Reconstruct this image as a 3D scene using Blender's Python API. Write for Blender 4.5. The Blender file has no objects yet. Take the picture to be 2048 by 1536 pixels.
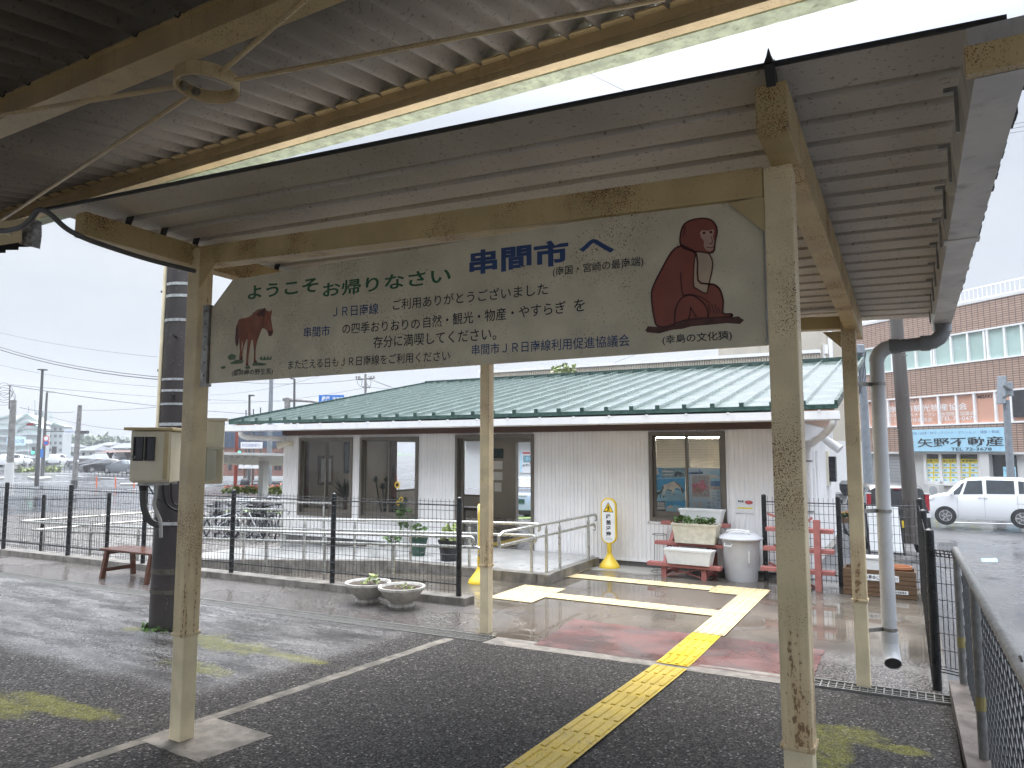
import bpy, math, random
from mathutils import Vector, Matrix
R = math.radians
PI = math.pi
random.seed(11)
S = bpy.context.scene
COL = S.collection

# ------------------------------------------------------------ camera (eye height = z 0)
F, YAW, PIT = 1430.0, R(29.1), R(5.35)
cd = bpy.data.cameras.new('camera'); cam = bpy.data.objects.new('camera', cd); COL.objects.link(cam)
cam.location = (0, 0, 0); cam.rotation_euler = (PI/2 + PIT, 0, YAW)
cd.sensor_width = 36; cd.lens = 36*F/2048; cd.clip_start = .05; cd.clip_end = 2000
S.camera = cam
# ------------------------------------------------------------ sky, sun, exposure
SUN_EL, SUN_AZ = R(58), R(-20)
w = bpy.data.worlds.new('World'); S.world = w; w.use_nodes = True
nt = w.node_tree; nt.nodes.clear()
sky = nt.nodes.new('ShaderNodeTexSky'); sky.sky_type = 'NISHITA'; sky.sun_disc = False
sky.sun_elevation = SUN_EL; sky.sun_rotation = SUN_AZ; sky.air_density = 1.2; sky.dust_density = 4; sky.ozone_density = 1
tc = nt.nodes.new('ShaderNodeTexCoord'); mp = nt.nodes.new('ShaderNodeMapping'); mp.inputs['Scale'].default_value = (1.5, 1.5, 4)
nz = nt.nodes.new('ShaderNodeTexNoise'); nz.inputs['Scale'].default_value = 1.3; nz.inputs['Detail'].default_value = 4
cr = nt.nodes.new('ShaderNodeValToRGB')
cr.color_ramp.elements[0].position = .36; cr.color_ramp.elements[0].color = (6.9, 7.6, 8.7, 1)
cr.color_ramp.elements[1].position = .64; cr.color_ramp.elements[1].color = (8.9, 9.4, 10.1, 1)
mx = nt.nodes.new('ShaderNodeMix'); mx.data_type = 'RGBA'; mx.inputs[0].default_value = .86
bg = nt.nodes.new('ShaderNodeBackground'); bg.inputs['Strength'].default_value = .1
ow = nt.nodes.new('ShaderNodeOutputWorld')
L = nt.links.new
L(tc.outputs['Generated'], mp.inputs[0]); L(mp.outputs[0], nz.inputs['Vector']); L(nz.outputs[0], cr.inputs[0])
sx = nt.nodes.new('ShaderNodeSeparateXYZ'); L(tc.outputs['Generated'], sx.inputs[0])
mr = nt.nodes.new('ShaderNodeMapRange'); mr.interpolation_type = 'SMOOTHSTEP'; mr.inputs[1].default_value = .40; mr.inputs[2].default_value = .95; mr.inputs[3].default_value = .43; mr.inputs[4].default_value = 4.5
pw = nt.nodes.new('ShaderNodeMath'); pw.operation = 'POWER'; pw.use_clamp = True; pw.inputs[1].default_value = 1.0; L(sx.outputs[2], pw.inputs[0]); L(pw.outputs[0], mr.inputs[0])
vm = nt.nodes.new('ShaderNodeVectorMath'); vm.operation = 'SCALE'
L(sky.outputs[0], mx.inputs[6]); L(cr.outputs[0], mx.inputs[7]); L(mx.outputs[2], vm.inputs[0]); L(mr.outputs[0], vm.inputs['Scale']); L(vm.outputs[0], bg.inputs['Color']); L(bg.outputs[0], ow.inputs[0])
sd = bpy.data.lights.new('sun', 'SUN'); sd.energy = .9; sd.angle = R(35); sd.color = (1, .90, .76)
so = bpy.data.objects.new('sun', sd); COL.objects.link(so)
so.rotation_euler = (PI/2 - SUN_EL, 0, PI - SUN_AZ)
S.view_settings.view_transform = 'Standard'; S.view_settings.look = 'None'
S.view_settings.exposure = 1.1; S.view_settings.gamma = 1
S.cycles.max_bounces = 8; S.cycles.transparent_max_bounces = 16; S.cycles.caustics_reflective = False; S.cycles.caustics_refractive = False
try: S.cycles.use_denoising = True
except Exception: pass

# ------------------------------------------------------------ measuring helpers: photo pixel (2048 wide) -> place
_f = Vector((-math.sin(YAW)*math.cos(PIT), math.cos(YAW)*math.cos(PIT), math.sin(PIT)))
_r = Vector((math.cos(YAW), math.sin(YAW), 0)); _u = _r.cross(_f)
def ray(x, y): return _f + _r*((x-1024)/F) - _u*((y-768)/F)
def at_z(x, y, z): d = ray(x, y); return d*(z/d.z)
def at_y(x, y, Y): d = ray(x, y); return d*(Y/d.y)
def at_x(x, y, X): d = ray(x, y); return d*(X/d.x)
def at_d(x, y, D): return ray(x, y)*D
def at_p(x, y, o, n): d = ray(x, y); return d*(Vector(o).dot(n)/d.dot(n))

# ------------------------------------------------------------ mesh helpers
MW = {}
def V(*a): return Vector(a if len(a) == 3 else a[0])
class MB:
    def __init__(s): s.v = []; s.f = []
    def add(s, vs, fs):
        n = len(s.v); s.v += [Vector(p) for p in vs]; s.f += [[i+n for i in q] for q in fs]; return s
    def poly(s, pts): return s.add(pts, [list(range(len(pts)))])
    def box(s, x0, y0, z0, x1, y1, z1):
        return s.add([(x0,y0,z0),(x1,y0,z0),(x1,y1,z0),(x0,y1,z0),(x0,y0,z1),(x1,y0,z1),(x1,y1,z1),(x0,y1,z1)],
                     [(3,2,1,0),(4,5,6,7),(0,1,5,4),(1,2,6,5),(2,3,7,6),(3,0,4,7)])
    def obox(s, M, sx, sy, sz):
        n = len(s.v); s.box(-sx/2,-sy/2,-sz/2,sx/2,sy/2,sz/2)
        for i in range(n, len(s.v)): s.v[i] = M @ s.v[i]
        return s
    def bar(s, p0, p1, w, h, up=(0,0,1)):
        p0, p1 = V(p0), V(p1); d = (p1-p0).normalized(); up = V(up)
        if abs(d.dot(up)) > .99: up = V(0,1,0)
        a = d.cross(up).normalized()*(w/2); b = a.cross(d).normalized()*(h/2)
        return s.add([p0-a-b,p0+a-b,p0+a+b,p0-a+b,p1-a-b,p1+a-b,p1+a+b,p1-a+b],
                     [(3,2,1,0),(4,5,6,7),(0,1,5,4),(1,2,6,5),(2,3,7,6),(3,0,4,7)])
    def cyl(s, p0, p1, r0, r1=None, n=12, caps=True):
        r1 = r0 if r1 is None else r1
        p0, p1 = V(p0), V(p1); d = (p1-p0).normalized(); up = V(0,0,1) if abs(d.z) < .95 else V(1,0,0)
        a = d.cross(up).normalized(); b = d.cross(a)
        vs = [p0+(a*math.cos(2*PI*i/n)+b*math.sin(2*PI*i/n))*r0 for i in range(n)]
        vs += [p1+(a*math.cos(2*PI*i/n)+b*math.sin(2*PI*i/n))*r1 for i in range(n)]
        fs = [(i,(i+1)%n,n+(i+1)%n,n+i) for i in range(n)]
        if caps: fs += [list(range(n))[::-1], list(range(n,2*n))]
        return s.add(vs, fs)
    def tube(s, pts, r, n=8, caps=True):
        pts = [V(p) for p in pts]; m = len(pts); vs = []; a = None
        for k in range(m):
            d = (pts[min(k+1,m-1)]-pts[max(k-1,0)]).normalized()
            if a is None:
                up = V(0,0,1) if abs(d.z) < .95 else V(1,0,0); a = d.cross(up).normalized()
            a = (a-d*a.dot(d)).normalized(); b = d.cross(a)
            rr = r[k] if isinstance(r, (list, tuple)) else r
            vs += [pts[k]+(a*math.cos(2*PI*i/n)+b*math.sin(2*PI*i/n))*rr for i in range(n)]
        fs = [(k*n+i,k*n+(i+1)%n,(k+1)*n+(i+1)%n,(k+1)*n+i) for k in range(m-1) for i in range(n)]
        if caps: fs += [list(range(n))[::-1], [(m-1)*n+i for i in range(n)]]
        return s.add(vs, fs)
    def prism(s, pts, ext):
        pts = [V(p) for p in pts]; e = V(ext); n = len(pts)
        return s.add(pts+[p+e for p in pts], [list(range(n))[::-1], list(range(n,2*n))]+[(i,(i+1)%n,n+(i+1)%n,n+i) for i in range(n)])
    def lathe(s, prof, c, n=20, caps=True):
        vs = []; m = len(prof)
        for r, z in prof: vs += [(c[0]+r*math.cos(2*PI*i/n), c[1]+r*math.sin(2*PI*i/n), c[2]+z) for i in range(n)]
        fs = [(k*n+i,k*n+(i+1)%n,(k+1)*n+(i+1)%n,(k+1)*n+i) for k in range(m-1) for i in range(n)]
        if caps: fs += [list(range(n))[::-1], [(m-1)*n+i for i in range(n)]]
        return s.add(vs, fs)
    def build(s, name, mat, parent=None, local=False, smooth=False, bevel=0, ang=35):
        me = bpy.data.meshes.new(name)
        T = Matrix.Identity(4)
        if parent is not None and not local: T = MW[parent.name].inverted()
        me.from_pydata([tuple(T @ v) for v in s.v], [], s.f); me.update()
        o = bpy.data.objects.new(name, me); COL.objects.link(o)
        if mat: me.materials.append(M[mat])
        if smooth:
            for p in me.polygons: p.use_smooth = True
            me.set_sharp_from_angle(angle=R(ang))
        if bevel:
            b = o.modifiers.new('bevel', 'BEVEL'); b.width = bevel; b.segments = 2; b.limit_method = 'ANGLE'; b.angle_limit = R(40)
        if parent is not None:
            o.parent = parent; MW[o.name] = MW[parent.name].copy()
        else: MW[o.name] = Matrix.Identity(4)
        return o
def tag(o, label=None, cat=None, group=None, kind=None):
    if label: o['label'] = label
    if cat: o['category'] = cat
    if group: o['group'] = group
    if kind: o['kind'] = kind
    return o
def thing(name, label, cat, loc=(0,0,0), rz=0, group=None):
    o = bpy.data.objects.new(name, None); COL.objects.link(o); o.empty_display_size = .1
    o.location = loc; o.rotation_euler = (0,0,rz)
    MW[o.name] = Matrix.Translation(Vector(loc)) @ Matrix.Rotation(rz, 4, 'Z')
    return tag(o, label, cat, group)
def dup(o, loc, rz, label, group=None, sc=None):
    def rec(x, par):
        c = x.copy(); COL.objects.link(c)
        if par is not None: c.parent = par
        for ch in x.children: rec(ch, c)
        return c
    r = rec(o, None); r.location = loc; r.rotation_euler = (0,0,rz); r['label'] = label
    if group: r['group'] = group
    if sc: r.scale = (sc, sc, sc)
    return r
def struct(o): o['kind'] = 'structure'; return o

class Fr:                      # a flat face in space: o + ux*u + uy*v, n points to the viewer's side
    def __init__(s, o, ux, n=None, uy=(0,0,1)):
        s.o = V(o); s.ux = V(ux).normalized(); s.uy = V(uy).normalized(); s.n = V(n) if n is not None else s.ux.cross(s.uy)
    def p(s, u, v, d=0): return s.o + s.ux*u + s.uy*v + s.n*d
    def px(s, x, y): q = at_p(x, y, s.o, s.n) - s.o; return q.dot(s.ux), q.dot(s.uy)
    def box(s, mb, u0, v0, u1, v1, d0, d1):
        return mb.add([s.p(u0,v0,d0),s.p(u1,v0,d0),s.p(u1,v0,d1),s.p(u0,v0,d1),s.p(u0,v1,d0),s.p(u1,v1,d0),s.p(u1,v1,d1),s.p(u0,v1,d1)],
                      [(0,1,2,3),(7,6,5,4),(4,5,1,0),(5,6,2,1),(6,7,3,2),(7,4,0,3)])
    def flat(s, mb, pts, d): return mb.poly([s.p(u,v,d) for u, v in pts])
def stroke(fr, mb, pts, wd, d):
    pts = [Vector(p) for p in pts]
    for a, b in zip(pts, pts[1:]):
        t = (b-a)
        if t.length < 1e-6: continue
        t.normalize(); nn = Vector((-t.y, t.x))*wd/2; e = t*wd*.3
        fr.flat(mb, [a-e-nn, b+e-nn, b+e+nn, a-e+nn], d)
_dg = None
def glyphs(txt, bold):
    c = bpy.data.curves.new('lettering_curve', 'FONT'); c.body = txt; c.size = 1; c.offset = bold; c.resolution_u = 3
    o = bpy.data.objects.new('lettering_curve', c); COL.objects.link(o)
    dg = bpy.context.evaluated_depsgraph_get()
    me = bpy.data.meshes.new_from_object(o.evaluated_get(dg))
    vs = [v.co.copy() for v in me.vertices]; fs = [list(p.vertices) for p in me.polygons]
    bpy.data.objects.remove(o); bpy.data.curves.remove(c); bpy.data.meshes.remove(me)
    return vs, fs
def text(fr, mb, txt, u0, v0, u1, v1, d, bold=0.0, dv=0.0):
    """lettering filling the box u0..u1, v0..v1 on fr; dv = rise of the right end"""
    vs, fs = glyphs(txt, bold)
    if not vs: return
    xa, xb = min(v.x for v in vs), max(v.x for v in vs); ya, yb = min(v.y for v in vs), max(v.y for v in vs)
    mb.add([fr.p(u0+(v.x-xa)/(xb-xa)*(u1-u0), v0+(v.y-ya)/max(yb-ya,1e-6)*(v1-v0)+dv*(v.x-xa)/(xb-xa), d) for v in vs], fs)
def text_px(fr, mb, txt, xl, yl, xr, yr, h, d, bold=0.0):
    ul, vl = fr.px(xl, yl); ur, vr = fr.px(xr, yr)
    a = fr.px((xl+xr)/2, (yl+yr)/2-h/2)[1] - fr.px((xl+xr)/2, (yl+yr)/2+h/2)[1]
    text(fr, mb, txt, ul, vl-a/2, ur, vl+a/2, d, bold, vr-vl)
# ------------------------------------------------------------ materials
M = {}
class NT:
    def __init__(s, name):
        m = bpy.data.materials.new(name); m.use_nodes = True; s.m = m; s.t = m.node_tree
        s.b = s.t.nodes['Principled BSDF']; M[name] = m
        s.co = s.t.nodes.new('ShaderNodeTexCoord').outputs['Object']
    def n(s, t, **k):
        q = s.t.nodes.new(t)
        for a, b in k.items(): setattr(q, a, b)
        return q
    def l(s, a, b): s.t.links.new(a, b)
    def noise(s, scale, detail=3, sc=None, rough=.5, off=0):
        q = s.n('ShaderNodeTexNoise'); q.inputs['Scale'].default_value = scale; q.inputs['Detail'].default_value = detail; q.inputs['Roughness'].default_value = rough
        src = s.co
        if sc or off:
            mp = s.n('ShaderNodeMapping'); mp.inputs['Scale'].default_value = sc or (1,1,1); mp.inputs['Location'].default_value = (off, off*.7, off*.3); s.l(s.co, mp.inputs[0]); src = mp.outputs[0]
        s.l(src, q.inputs['Vector']); return q.outputs[0]
    def ramp(s, src, a, b, ca=0., cb=1.):
        q = s.n('ShaderNodeMapRange', clamp=True); q.interpolation_type = 'SMOOTHSTEP'
        q.inputs[1].default_value = a; q.inputs[2].default_value = b; q.inputs[3].default_value = ca; q.inputs[4].default_value = cb
        s.l(src, q.inputs[0]); return q.outputs[0]
    def mix(s, f, a, b):
        q = s.n('ShaderNodeMix', data_type='RGBA')
        for i, x in ((0, f), (6, a), (7, b)):
            if isinstance(x, (int, float)): q.inputs[i].default_value = x
            elif isinstance(x, tuple): q.inputs[i].default_value = (*x, 1)
            else: s.l(x, q.inputs[i])
        return q.outputs[2]
    def math(s, op, a, b=0.):
        q = s.n('ShaderNodeMath', operation=op)
        for i, x in ((0, a), (1, b)):
            if isinstance(x, (int, float)): q.inputs[i].default_value = x
            else: s.l(x, q.inputs[i])
        return q.outputs[0]
    def xyz(s):
        q = s.n('ShaderNodeSeparateXYZ'); s.l(s.co, q.inputs[0]); return q.outputs
    def set(s, color=None, rough=None, metal=None, bump=None, bs=.3, bd=.01, spec=None):
        for k, x in (('Base Color', color), ('Roughness', rough), ('Metallic', metal), ('Specular IOR Level', spec)):
            if x is None: continue
            if isinstance(x, (int, float)): s.b.inputs[k].default_value = x
            elif isinstance(x, tuple): s.b.inputs[k].default_value = (*x, 1)
            else: s.l(x, s.b.inputs[k])
        if bump is not None:
            q = s.n('ShaderNodeBump'); q.inputs['Strength'].default_value = bs; q.inputs['Distance'].default_value = bd
            s.l(bump, q.inputs['Height']); s.l(q.outputs[0], s.b.inputs['Normal'])
def mul(c, k): return tuple(min(1, x*k) for x in c)
def simple(name, c, rough=.5, var=.12, scale=6, metal=0., bump=0, bscale=60, dirt=0, dc=(.12,.1,.08), spec=.5):
    m = NT(name); f = m.noise(scale, 4)
    col = m.mix(m.ramp(f, .3, .7), mul(c, 1-var), mul(c, 1+var))
    if dirt:
        g = m.noise(scale*2.3, 5, (1,1,.25), .65, 3.1); col = m.mix(m.math('MULTIPLY', m.ramp(g, .5, .75), dirt), col, dc)
    m.set(col, m.ramp(m.noise(scale*1.7, 3, None, .5, 5.), .3, .7, max(.02, rough-.08), min(1, rough+.08)), metal, spec=spec)
    if bump: m.set(bump=m.noise(bscale, 4), bs=bump)
    return m
def rusty(name, c, amount, streak=0., rough=.45, fine=185):
    """old paint with rust freckles and rust runs"""
    m = NT(name)
    base = m.mix(m.ramp(m.noise(5, 4), .3, .7), mul(c, .86), mul(c, 1.08))
    dens = m.ramp(m.noise(3.2, 3, None, .5, 2.), .35, .7, .0, .17*amount)
    th = m.math('SUBTRACT', .69, dens)
    sp = m.math('SUBTRACT', m.noise(fine, 4, None, .6), th)
    spots = m.ramp(sp, 0., .035)
    halo = m.ramp(sp, -.10, .02, 0., .26)
    rc = m.mix(m.ramp(m.noise(30, 3), .35, .65), (.09,.035,.015), (.30,.12,.035))
    col = m.mix(halo, base, (.40,.24,.10))
    col = m.mix(spots, col, rc)
    if streak:
        zz = m.xyz()[2]; low = m.math('MAXIMUM', m.ramp(zz, .60, 1.5, .20, .0), m.ramp(zz, 2.2, 2.7, 0., .10))
        reg = m.noise(2.6, 3, (1,1,.6), .55, 4.)
        st = m.math('ADD', m.noise(26, 4, (1,1,.05), .6, 7.), m.math('ADD', m.math('MULTIPLY', reg, .40), low))
        col = m.mix(m.ramp(st, .78, 1.10, 0., streak*.6), col, (.46,.25,.09))
        s2 = m.math('ADD', m.noise(75, 4, (1,1,.55), .65, 9.), m.math('MULTIPLY', m.ramp(st, .72, 1.1), .34))
        col = m.mix(m.ramp(s2, .775, .845, 0., streak), col, (.15,.06,.02))
        col = m.mix(m.ramp(m.noise(90, 3, None, .6, 2.), .60, .70, 0., .35), col, m.mix(.5, col, (.30,.24,.15)))
    m.set(col, m.ramp(spots, 0, 1, rough, .85), bump=spots, bs=.15, bd=.002)
    return m
CREAM = (.80,.665,.42)
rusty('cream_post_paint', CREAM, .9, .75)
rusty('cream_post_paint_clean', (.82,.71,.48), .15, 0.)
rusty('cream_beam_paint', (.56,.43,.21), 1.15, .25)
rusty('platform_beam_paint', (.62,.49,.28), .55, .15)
rusty('sign_board_paint', (.64,.575,.42), .55, 0., .4, 150)
# corrugated sheet undersides
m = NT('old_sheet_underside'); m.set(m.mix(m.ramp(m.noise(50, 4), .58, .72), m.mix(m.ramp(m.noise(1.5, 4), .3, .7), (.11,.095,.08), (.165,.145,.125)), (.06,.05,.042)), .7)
m = NT('canopy_sheet'); m.set(m.mix(m.ramp(m.noise(60, 4), .60, .70, 0, .7), m.mix(m.ramp(m.noise(2.2, 4), .3, .7), (.54,.50,.44), (.63,.59,.53)), (.22,.15,.10)), .6)
simple('gutter_zinc', (.58,.555,.52), .45, .12, 4, .1, dirt=.5)
simple('gutter_mossy', (.40,.46,.34), .6, .25, 14, 0, dirt=.7, dc=(.12,.13,.05), bump=.3)
simple('zinc_speckled', (.42,.42,.42), .5, .5, 45, .2)
simple('dark_clip', (.03,.03,.03), .6)
simple('rubber_black', (.02,.02,.022), .45)
simple('grey_conduit', (.10,.10,.10), .45)
simple('pvc_grey', (.54,.55,.56), .32, .06, 3, dirt=.12)
simple('pvc_grey_dark', (.20,.205,.21), .32, .06, 3, dirt=.2)
simple('steel_bracket', (.30,.29,.27), .4, .2, 20, .7, dirt=.4)
simple('tape_faded', (.30,.25,.10), .6)
simple('galvanised', (.22,.22,.215), .38, .2, 25, .5)
simple('grate_steel', (.24,.235,.22), .4, .15, 25, .3)
simple('stainless_pipe', (.50,.50,.47), .32, .08, 10, .75)
simple('fence_black', (.012,.013,.014), .32)
simple('ink_black', (.016,.016,.018), .5, .05)
simple('ink_blue', (.022,.055,.17), .5, .08)
simple('ink_green', (.018,.10,.035), .5, .08)
simple('ink_red', (.55,.05,.05), .5)
simple('ink_faint', (.20,.20,.22), .5)
simple('ink_grey_blue', (.16,.24,.42), .5)
simple('paint_horse', (.27,.085,.04), .5, .2, 12)
simple('paint_horse_dark', (.10,.03,.02), .5, .2, 20)
simple('paint_monkey', (.24,.058,.034), .5, .08, 8)
simple('paint_monkey_dark', (.075,.014,.010), .5)
simple('paint_skin', (.50,.30,.24), .5)
simple('paint_chest', (.50,.38,.27), .5)
simple('paint_rock', (.085,.03,.02), .6, .3, 20)
simple('paint_grass', (.11,.17,.09), .6, .3, 25)
# ground
def pos_mask(m, x0, x1, y0, y1, soft, wob=.5, sc=1.5):
    q = m.xyz(); n = m.math('MULTIPLY', m.math('SUBTRACT', m.noise(sc, 4, None, .6, 1.7), .5), wob*2)
    x = m.math('ADD', q[0], n); y = m.math('ADD', q[1], n)
    a = m.math('MULTIPLY', m.ramp(x, x0-soft, x0+soft), m.ramp(x, x1-soft, x1+soft, 1., 0.))
    b = m.math('MULTIPLY', m.ramp(y, y0-soft, y0+soft), m.ramp(y, y1-soft, y1+soft, 1., 0.))
    return m.math('MULTIPLY', a, b)
def moss_blob(m, cx, cy, rx, ry):
    q = m.xyz(); dx = m.math('DIVIDE', m.math('SUBTRACT', q[0], cx), rx); dy = m.math('DIVIDE', m.math('SUBTRACT', q[1], cy), ry)
    d = m.math('SQRT', m.math('ADD', m.math('MULTIPLY', dx, dx), m.math('MULTIPLY', dy, dy)))
    d = m.math('ADD', d, m.math('MULTIPLY', m.math('SUBTRACT', m.noise(3.2, 5, None, .65, cx), .5), 2.6))
    return m.ramp(d, .55, 1.0, 1., 0.)
m = NT('asphalt')
sp = m.n('ShaderNodeTexVoronoi'); sp.inputs['Scale'].default_value = 95; m.l(m.co, sp.inputs['Vector'])
bw = m.n('ShaderNodeRGBToBW'); m.l(sp.outputs['Color'], bw.inputs[0])
st = m.ramp(bw.outputs[0], .25, .85)
big = m.noise(1.1, 5, None, .6)
c = m.mix(st, (.009,.008,.008), (.045,.040,.036))
c = m.mix(m.ramp(big, .35, .7, 0, .5), c, m.mix(st, (.014,.0125,.012), (.066,.06,.055)))
c = m.mix(m.math('MULTIPLY', m.ramp(bw.outputs[0], .86, .90), .7), c, (.30,.28,.26))
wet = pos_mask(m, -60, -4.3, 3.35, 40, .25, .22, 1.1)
c = m.mix(m.math('MULTIPLY', wet, m.ramp(m.noise(2.0, 5, (.5,2.2,1), .65, 4), .36, .66, .1, 1.)), c, m.mix(st, (.035,.033,.032), (.26,.25,.245)))  # sky sheen on the wet area painted into the base colour as bright streaks
mossn = m.math('MULTIPLY', m.ramp(m.noise(110, 3, None, .6, 2.2), .38, .6), m.ramp(m.noise(11, 5, None, .7, 6.2), .30, .54))
moss = moss_blob(m, -5.35, 4.35, .85, .22)
for a in ((-4.75,3.75,.5,.12), (-4.4,4.35,.55,.10), (-.42,4.85,.30,.22), (-.46,4.35,.16,.40), (-.16,4.75,.2,.10), (-6.45,4.3,.16,.09), (-5.2,2.45,.55,.20), (-4.75,2.7,.55,.12)):
    moss = m.math('MAXIMUM', moss, moss_blob(m, *a))
mk = m.math('MULTIPLY', m.math('MULTIPLY', moss, mossn), .62)
c = m.mix(m.math('MULTIPLY', moss, .35), c, (.07,.075,.02))
c = m.mix(mk, c, m.mix(m.noise(40, 2), (.10,.10,.010), (.31,.29,.022)))
r = m.ramp(m.noise(2.2, 4, (.6,1.6,1), .6, 4), .36, .66, .10, .36)
rr = m.n('ShaderNodeMix'); rr.data_type = 'FLOAT'; m.l(wet, rr.inputs[0]); m.l(m.ramp(bw.outputs[0], .2, .9, .8, .55), rr.inputs[2]); m.l(r, rr.inputs[3])
m.set(c, rr.outputs[0], bump=m.math('ADD', m.math('MULTIPLY', sp.outputs['Distance'], -.6), m.math('MULTIPLY', bw.outputs[0], .5)), bs=.55, bd=.006, spec=m.ramp(wet, 0, 1, .22, .5))
m = NT('wet_concrete')
v = m.n('ShaderNodeTexVoronoi'); v.inputs['Scale'].default_value = 90; m.l(m.co, v.inputs['Vector'])
vb = m.n('ShaderNodeRGBToBW'); m.l(v.outputs['Color'], vb.inputs[0])
c = m.mix(m.ramp(m.noise(1.3, 5, None, .6), .3, .7), (.052,.044,.035), (.125,.108,.086))
c = m.mix(m.ramp(m.noise(.55, 3, None, .5, 8), .48, .62, 0, .5), c, (.15,.115,.09))
peb = pos_mask(m, -60, .5, 4, 6.95, .12, .15)
pebx = m.math('MAXIMUM', m.ramp(m.xyz()[0], -3.9, -3.3, 1., 0.), m.ramp(m.xyz()[0], -1.0, -.7))
peb = m.math('MULTIPLY', peb, pebx)
c = m.mix(m.math('MULTIPLY', peb, .8), c, m.mix(m.ramp(vb.outputs[0], .3, .9), (.035,.033,.032), (.21,.19,.18)))
dry = pos_mask(m, -4.3, -2.9, 9.9, 12, .08, .12, 2.5)
c = m.mix(dry, c, (.30,.285,.255))
pud = m.ramp(m.noise(.9, 3, None, .5, 12), .40, .56)
rr = m.ramp(pud, 0, 1, .30, .045); r2 = m.n('ShaderNodeMix'); r2.data_type = 'FLOAT'; m.l(m.math('MAXIMUM', m.math('MULTIPLY', peb, .22), dry), r2.inputs[0]); m.l(rr, r2.inputs[2]); r2.inputs[3].default_value = .6
m.set(c, r2.outputs[0], bump=m.math('ADD', m.math('MULTIPLY', m.noise(9, 3), .15), m.math('MULTIPLY', m.math('MULTIPLY', vb.outputs[0], peb), .7)), bs=.22, bd=.006)
m = NT('red_paint_floor')
c = m.mix(m.ramp(m.noise(2.2, 5, None, .65), .40, .62), (.145,.062,.056), (.085,.055,.052))
c = m.mix(m.ramp(m.noise(6, 5, (1,2.5,1), .7, 3), .55, .68, 0, .75), c, (.06,.045,.05))
m.set(c, m.ramp(m.noise(1.5, 3, None, .5, 5), .35, .6, .14, .45), bump=m.noise(25, 4), bs=.12)
simple('kerb_line_concrete', (.16,.145,.12), .8, .4, 7, dirt=.7, dc=(.04,.037,.033), bump=.3)
simple('old_concrete', (.20,.18,.155), .75, .3, 9, dirt=.5, dc=(.07,.065,.055), bump=.25)
simple('wet_kerb_concrete', (.17,.155,.135), .45, .35, 6, dirt=.8, dc=(.035,.034,.025), bump=.25)
simple('landing_concrete', (.36,.35,.33), .35, .12, 3, dirt=.35, dc=(.2,.16,.13))
simple('kerb_reddish', (.15,.125,.11), .35, .3, 5, dirt=.7, dc=(.05,.03,.025), bump=.15)
m = NT('wet_road')
c = m.mix(m.noise(1.2, 5, None, .6), (.045,.045,.048), (.085,.085,.088))
m.set(c, m.ramp(m.noise(.35, 4, (1,1,1), .6, 3), .38, .62, .10, .38), bump=m.noise(1.6, 5, (1,4,1), .6), bs=.10, bd=.05)
m = NT('gravel_bed')
v = m.n('ShaderNodeTexVoronoi'); v.inputs['Scale'].default_value = 14; m.l(m.co, v.inputs['Vector'])
vb = m.n('ShaderNodeRGBToBW'); m.l(v.outputs['Color'], vb.inputs[0])
m.set(m.mix(m.ramp(vb.outputs[0], .2, .9), (.035,.032,.03), (.20,.185,.17)), .55, bump=v.outputs['Distance'], bs=.9, bd=.04)
simple('grass_green', (.13,.19,.05), .8, .4, 4)
simple('hill_green', (.06,.10,.05), .9, .4, .3)
simple('road_white', (.55,.55,.55), .4, .1)
simple('kerb_grey', (.25,.25,.24), .6)
# tactile paving
def tactile(name, c, wear):
    m = NT(name); col = m.mix(m.ramp(m.noise(7, 4), .3, .7), mul(c, .88), mul(c, 1.08))
    g = m.noise(55, 5, None, .7, 2); reg = m.noise(1.6, 3, None, .5, 6)
    k = m.ramp(m.math('ADD', g, m.math('MULTIPLY', reg, .35)), .80, .86, 0, wear)
    m.set(m.mix(k, col, (.05,.045,.035)), m.ramp(m.noise(3, 3), .3, .7, .3, .55), bump=g, bs=.15, bd=.004)
tactile('tactile_yellow', (.52,.37,.035), .85)
tactile('tactile_yellow_new', (.62,.43,.02), .3)
tactile('tactile_cream', (.60,.47,.26), .15)
# station
simple('white_siding', (.82,.80,.785), .38, .04, 2, dirt=.06)
simple('plinth_concrete', (.34,.34,.33), .7, .15, 5, dirt=.3)
m = simple('green_roof', (.21,.265,.24), .22, .07, 2, .3); m.b.inputs['Coat Weight'].default_value = .9; m.b.inputs['Coat Roughness'].default_value = .12; m.b.inputs['Coat IOR'].default_value = 1.9
simple('green_roof_edge', (.03,.06,.05), .3)
simple('white_trim', (.80,.79,.78), .35, .04, 3, dirt=.08)
m = NT('brown_wood'); m.set(m.mix(m.noise(3, 6, (1,8,30), .6), (.045,.018,.010), (.115,.05,.028)), .5)
m = NT('soffit_wood'); m.set(m.mix(m.noise(3, 6, (8,1,20), .6), (.24,.13,.075), (.42,.25,.16)), .5)
m = NT('deck_wood'); m.set(m.mix(m.noise(4, 6, (1,9,30), .6), (.055,.032,.018), (.17,.10,.055)), .35, bump=m.noise(5, 5, (1,9,30)), bs=.2)
m = NT('bench_wood'); m.set(m.mix(m.noise(5, 6, (1,9,9), .6), (.055,.020,.011), (.11,.040,.021)), .22)
simple('bronze_frame', (.155,.135,.11), .38, .06, 3, .35)
simple('interior_wall', (.52,.48,.42), .8, .05, 2)
simple('interior_grey', (.30,.28,.25), .7, .05, 2)
simple('interior_floor', (.11,.105,.10), .25, .1, 4)
simple('ceiling_white', (.6,.58,.54), .8)
simple('blind_cream', (.62,.53,.34), .5, .05)
simple('picture_dark', (.02,.02,.025), .3)
simple('paper_white', (.72,.72,.72), .55, .03)
simple('paper_yellow', (.75,.62,.05), .5)
simple('paper_pale_blue', (.62,.78,.88), .45, .08, 3)
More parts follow.
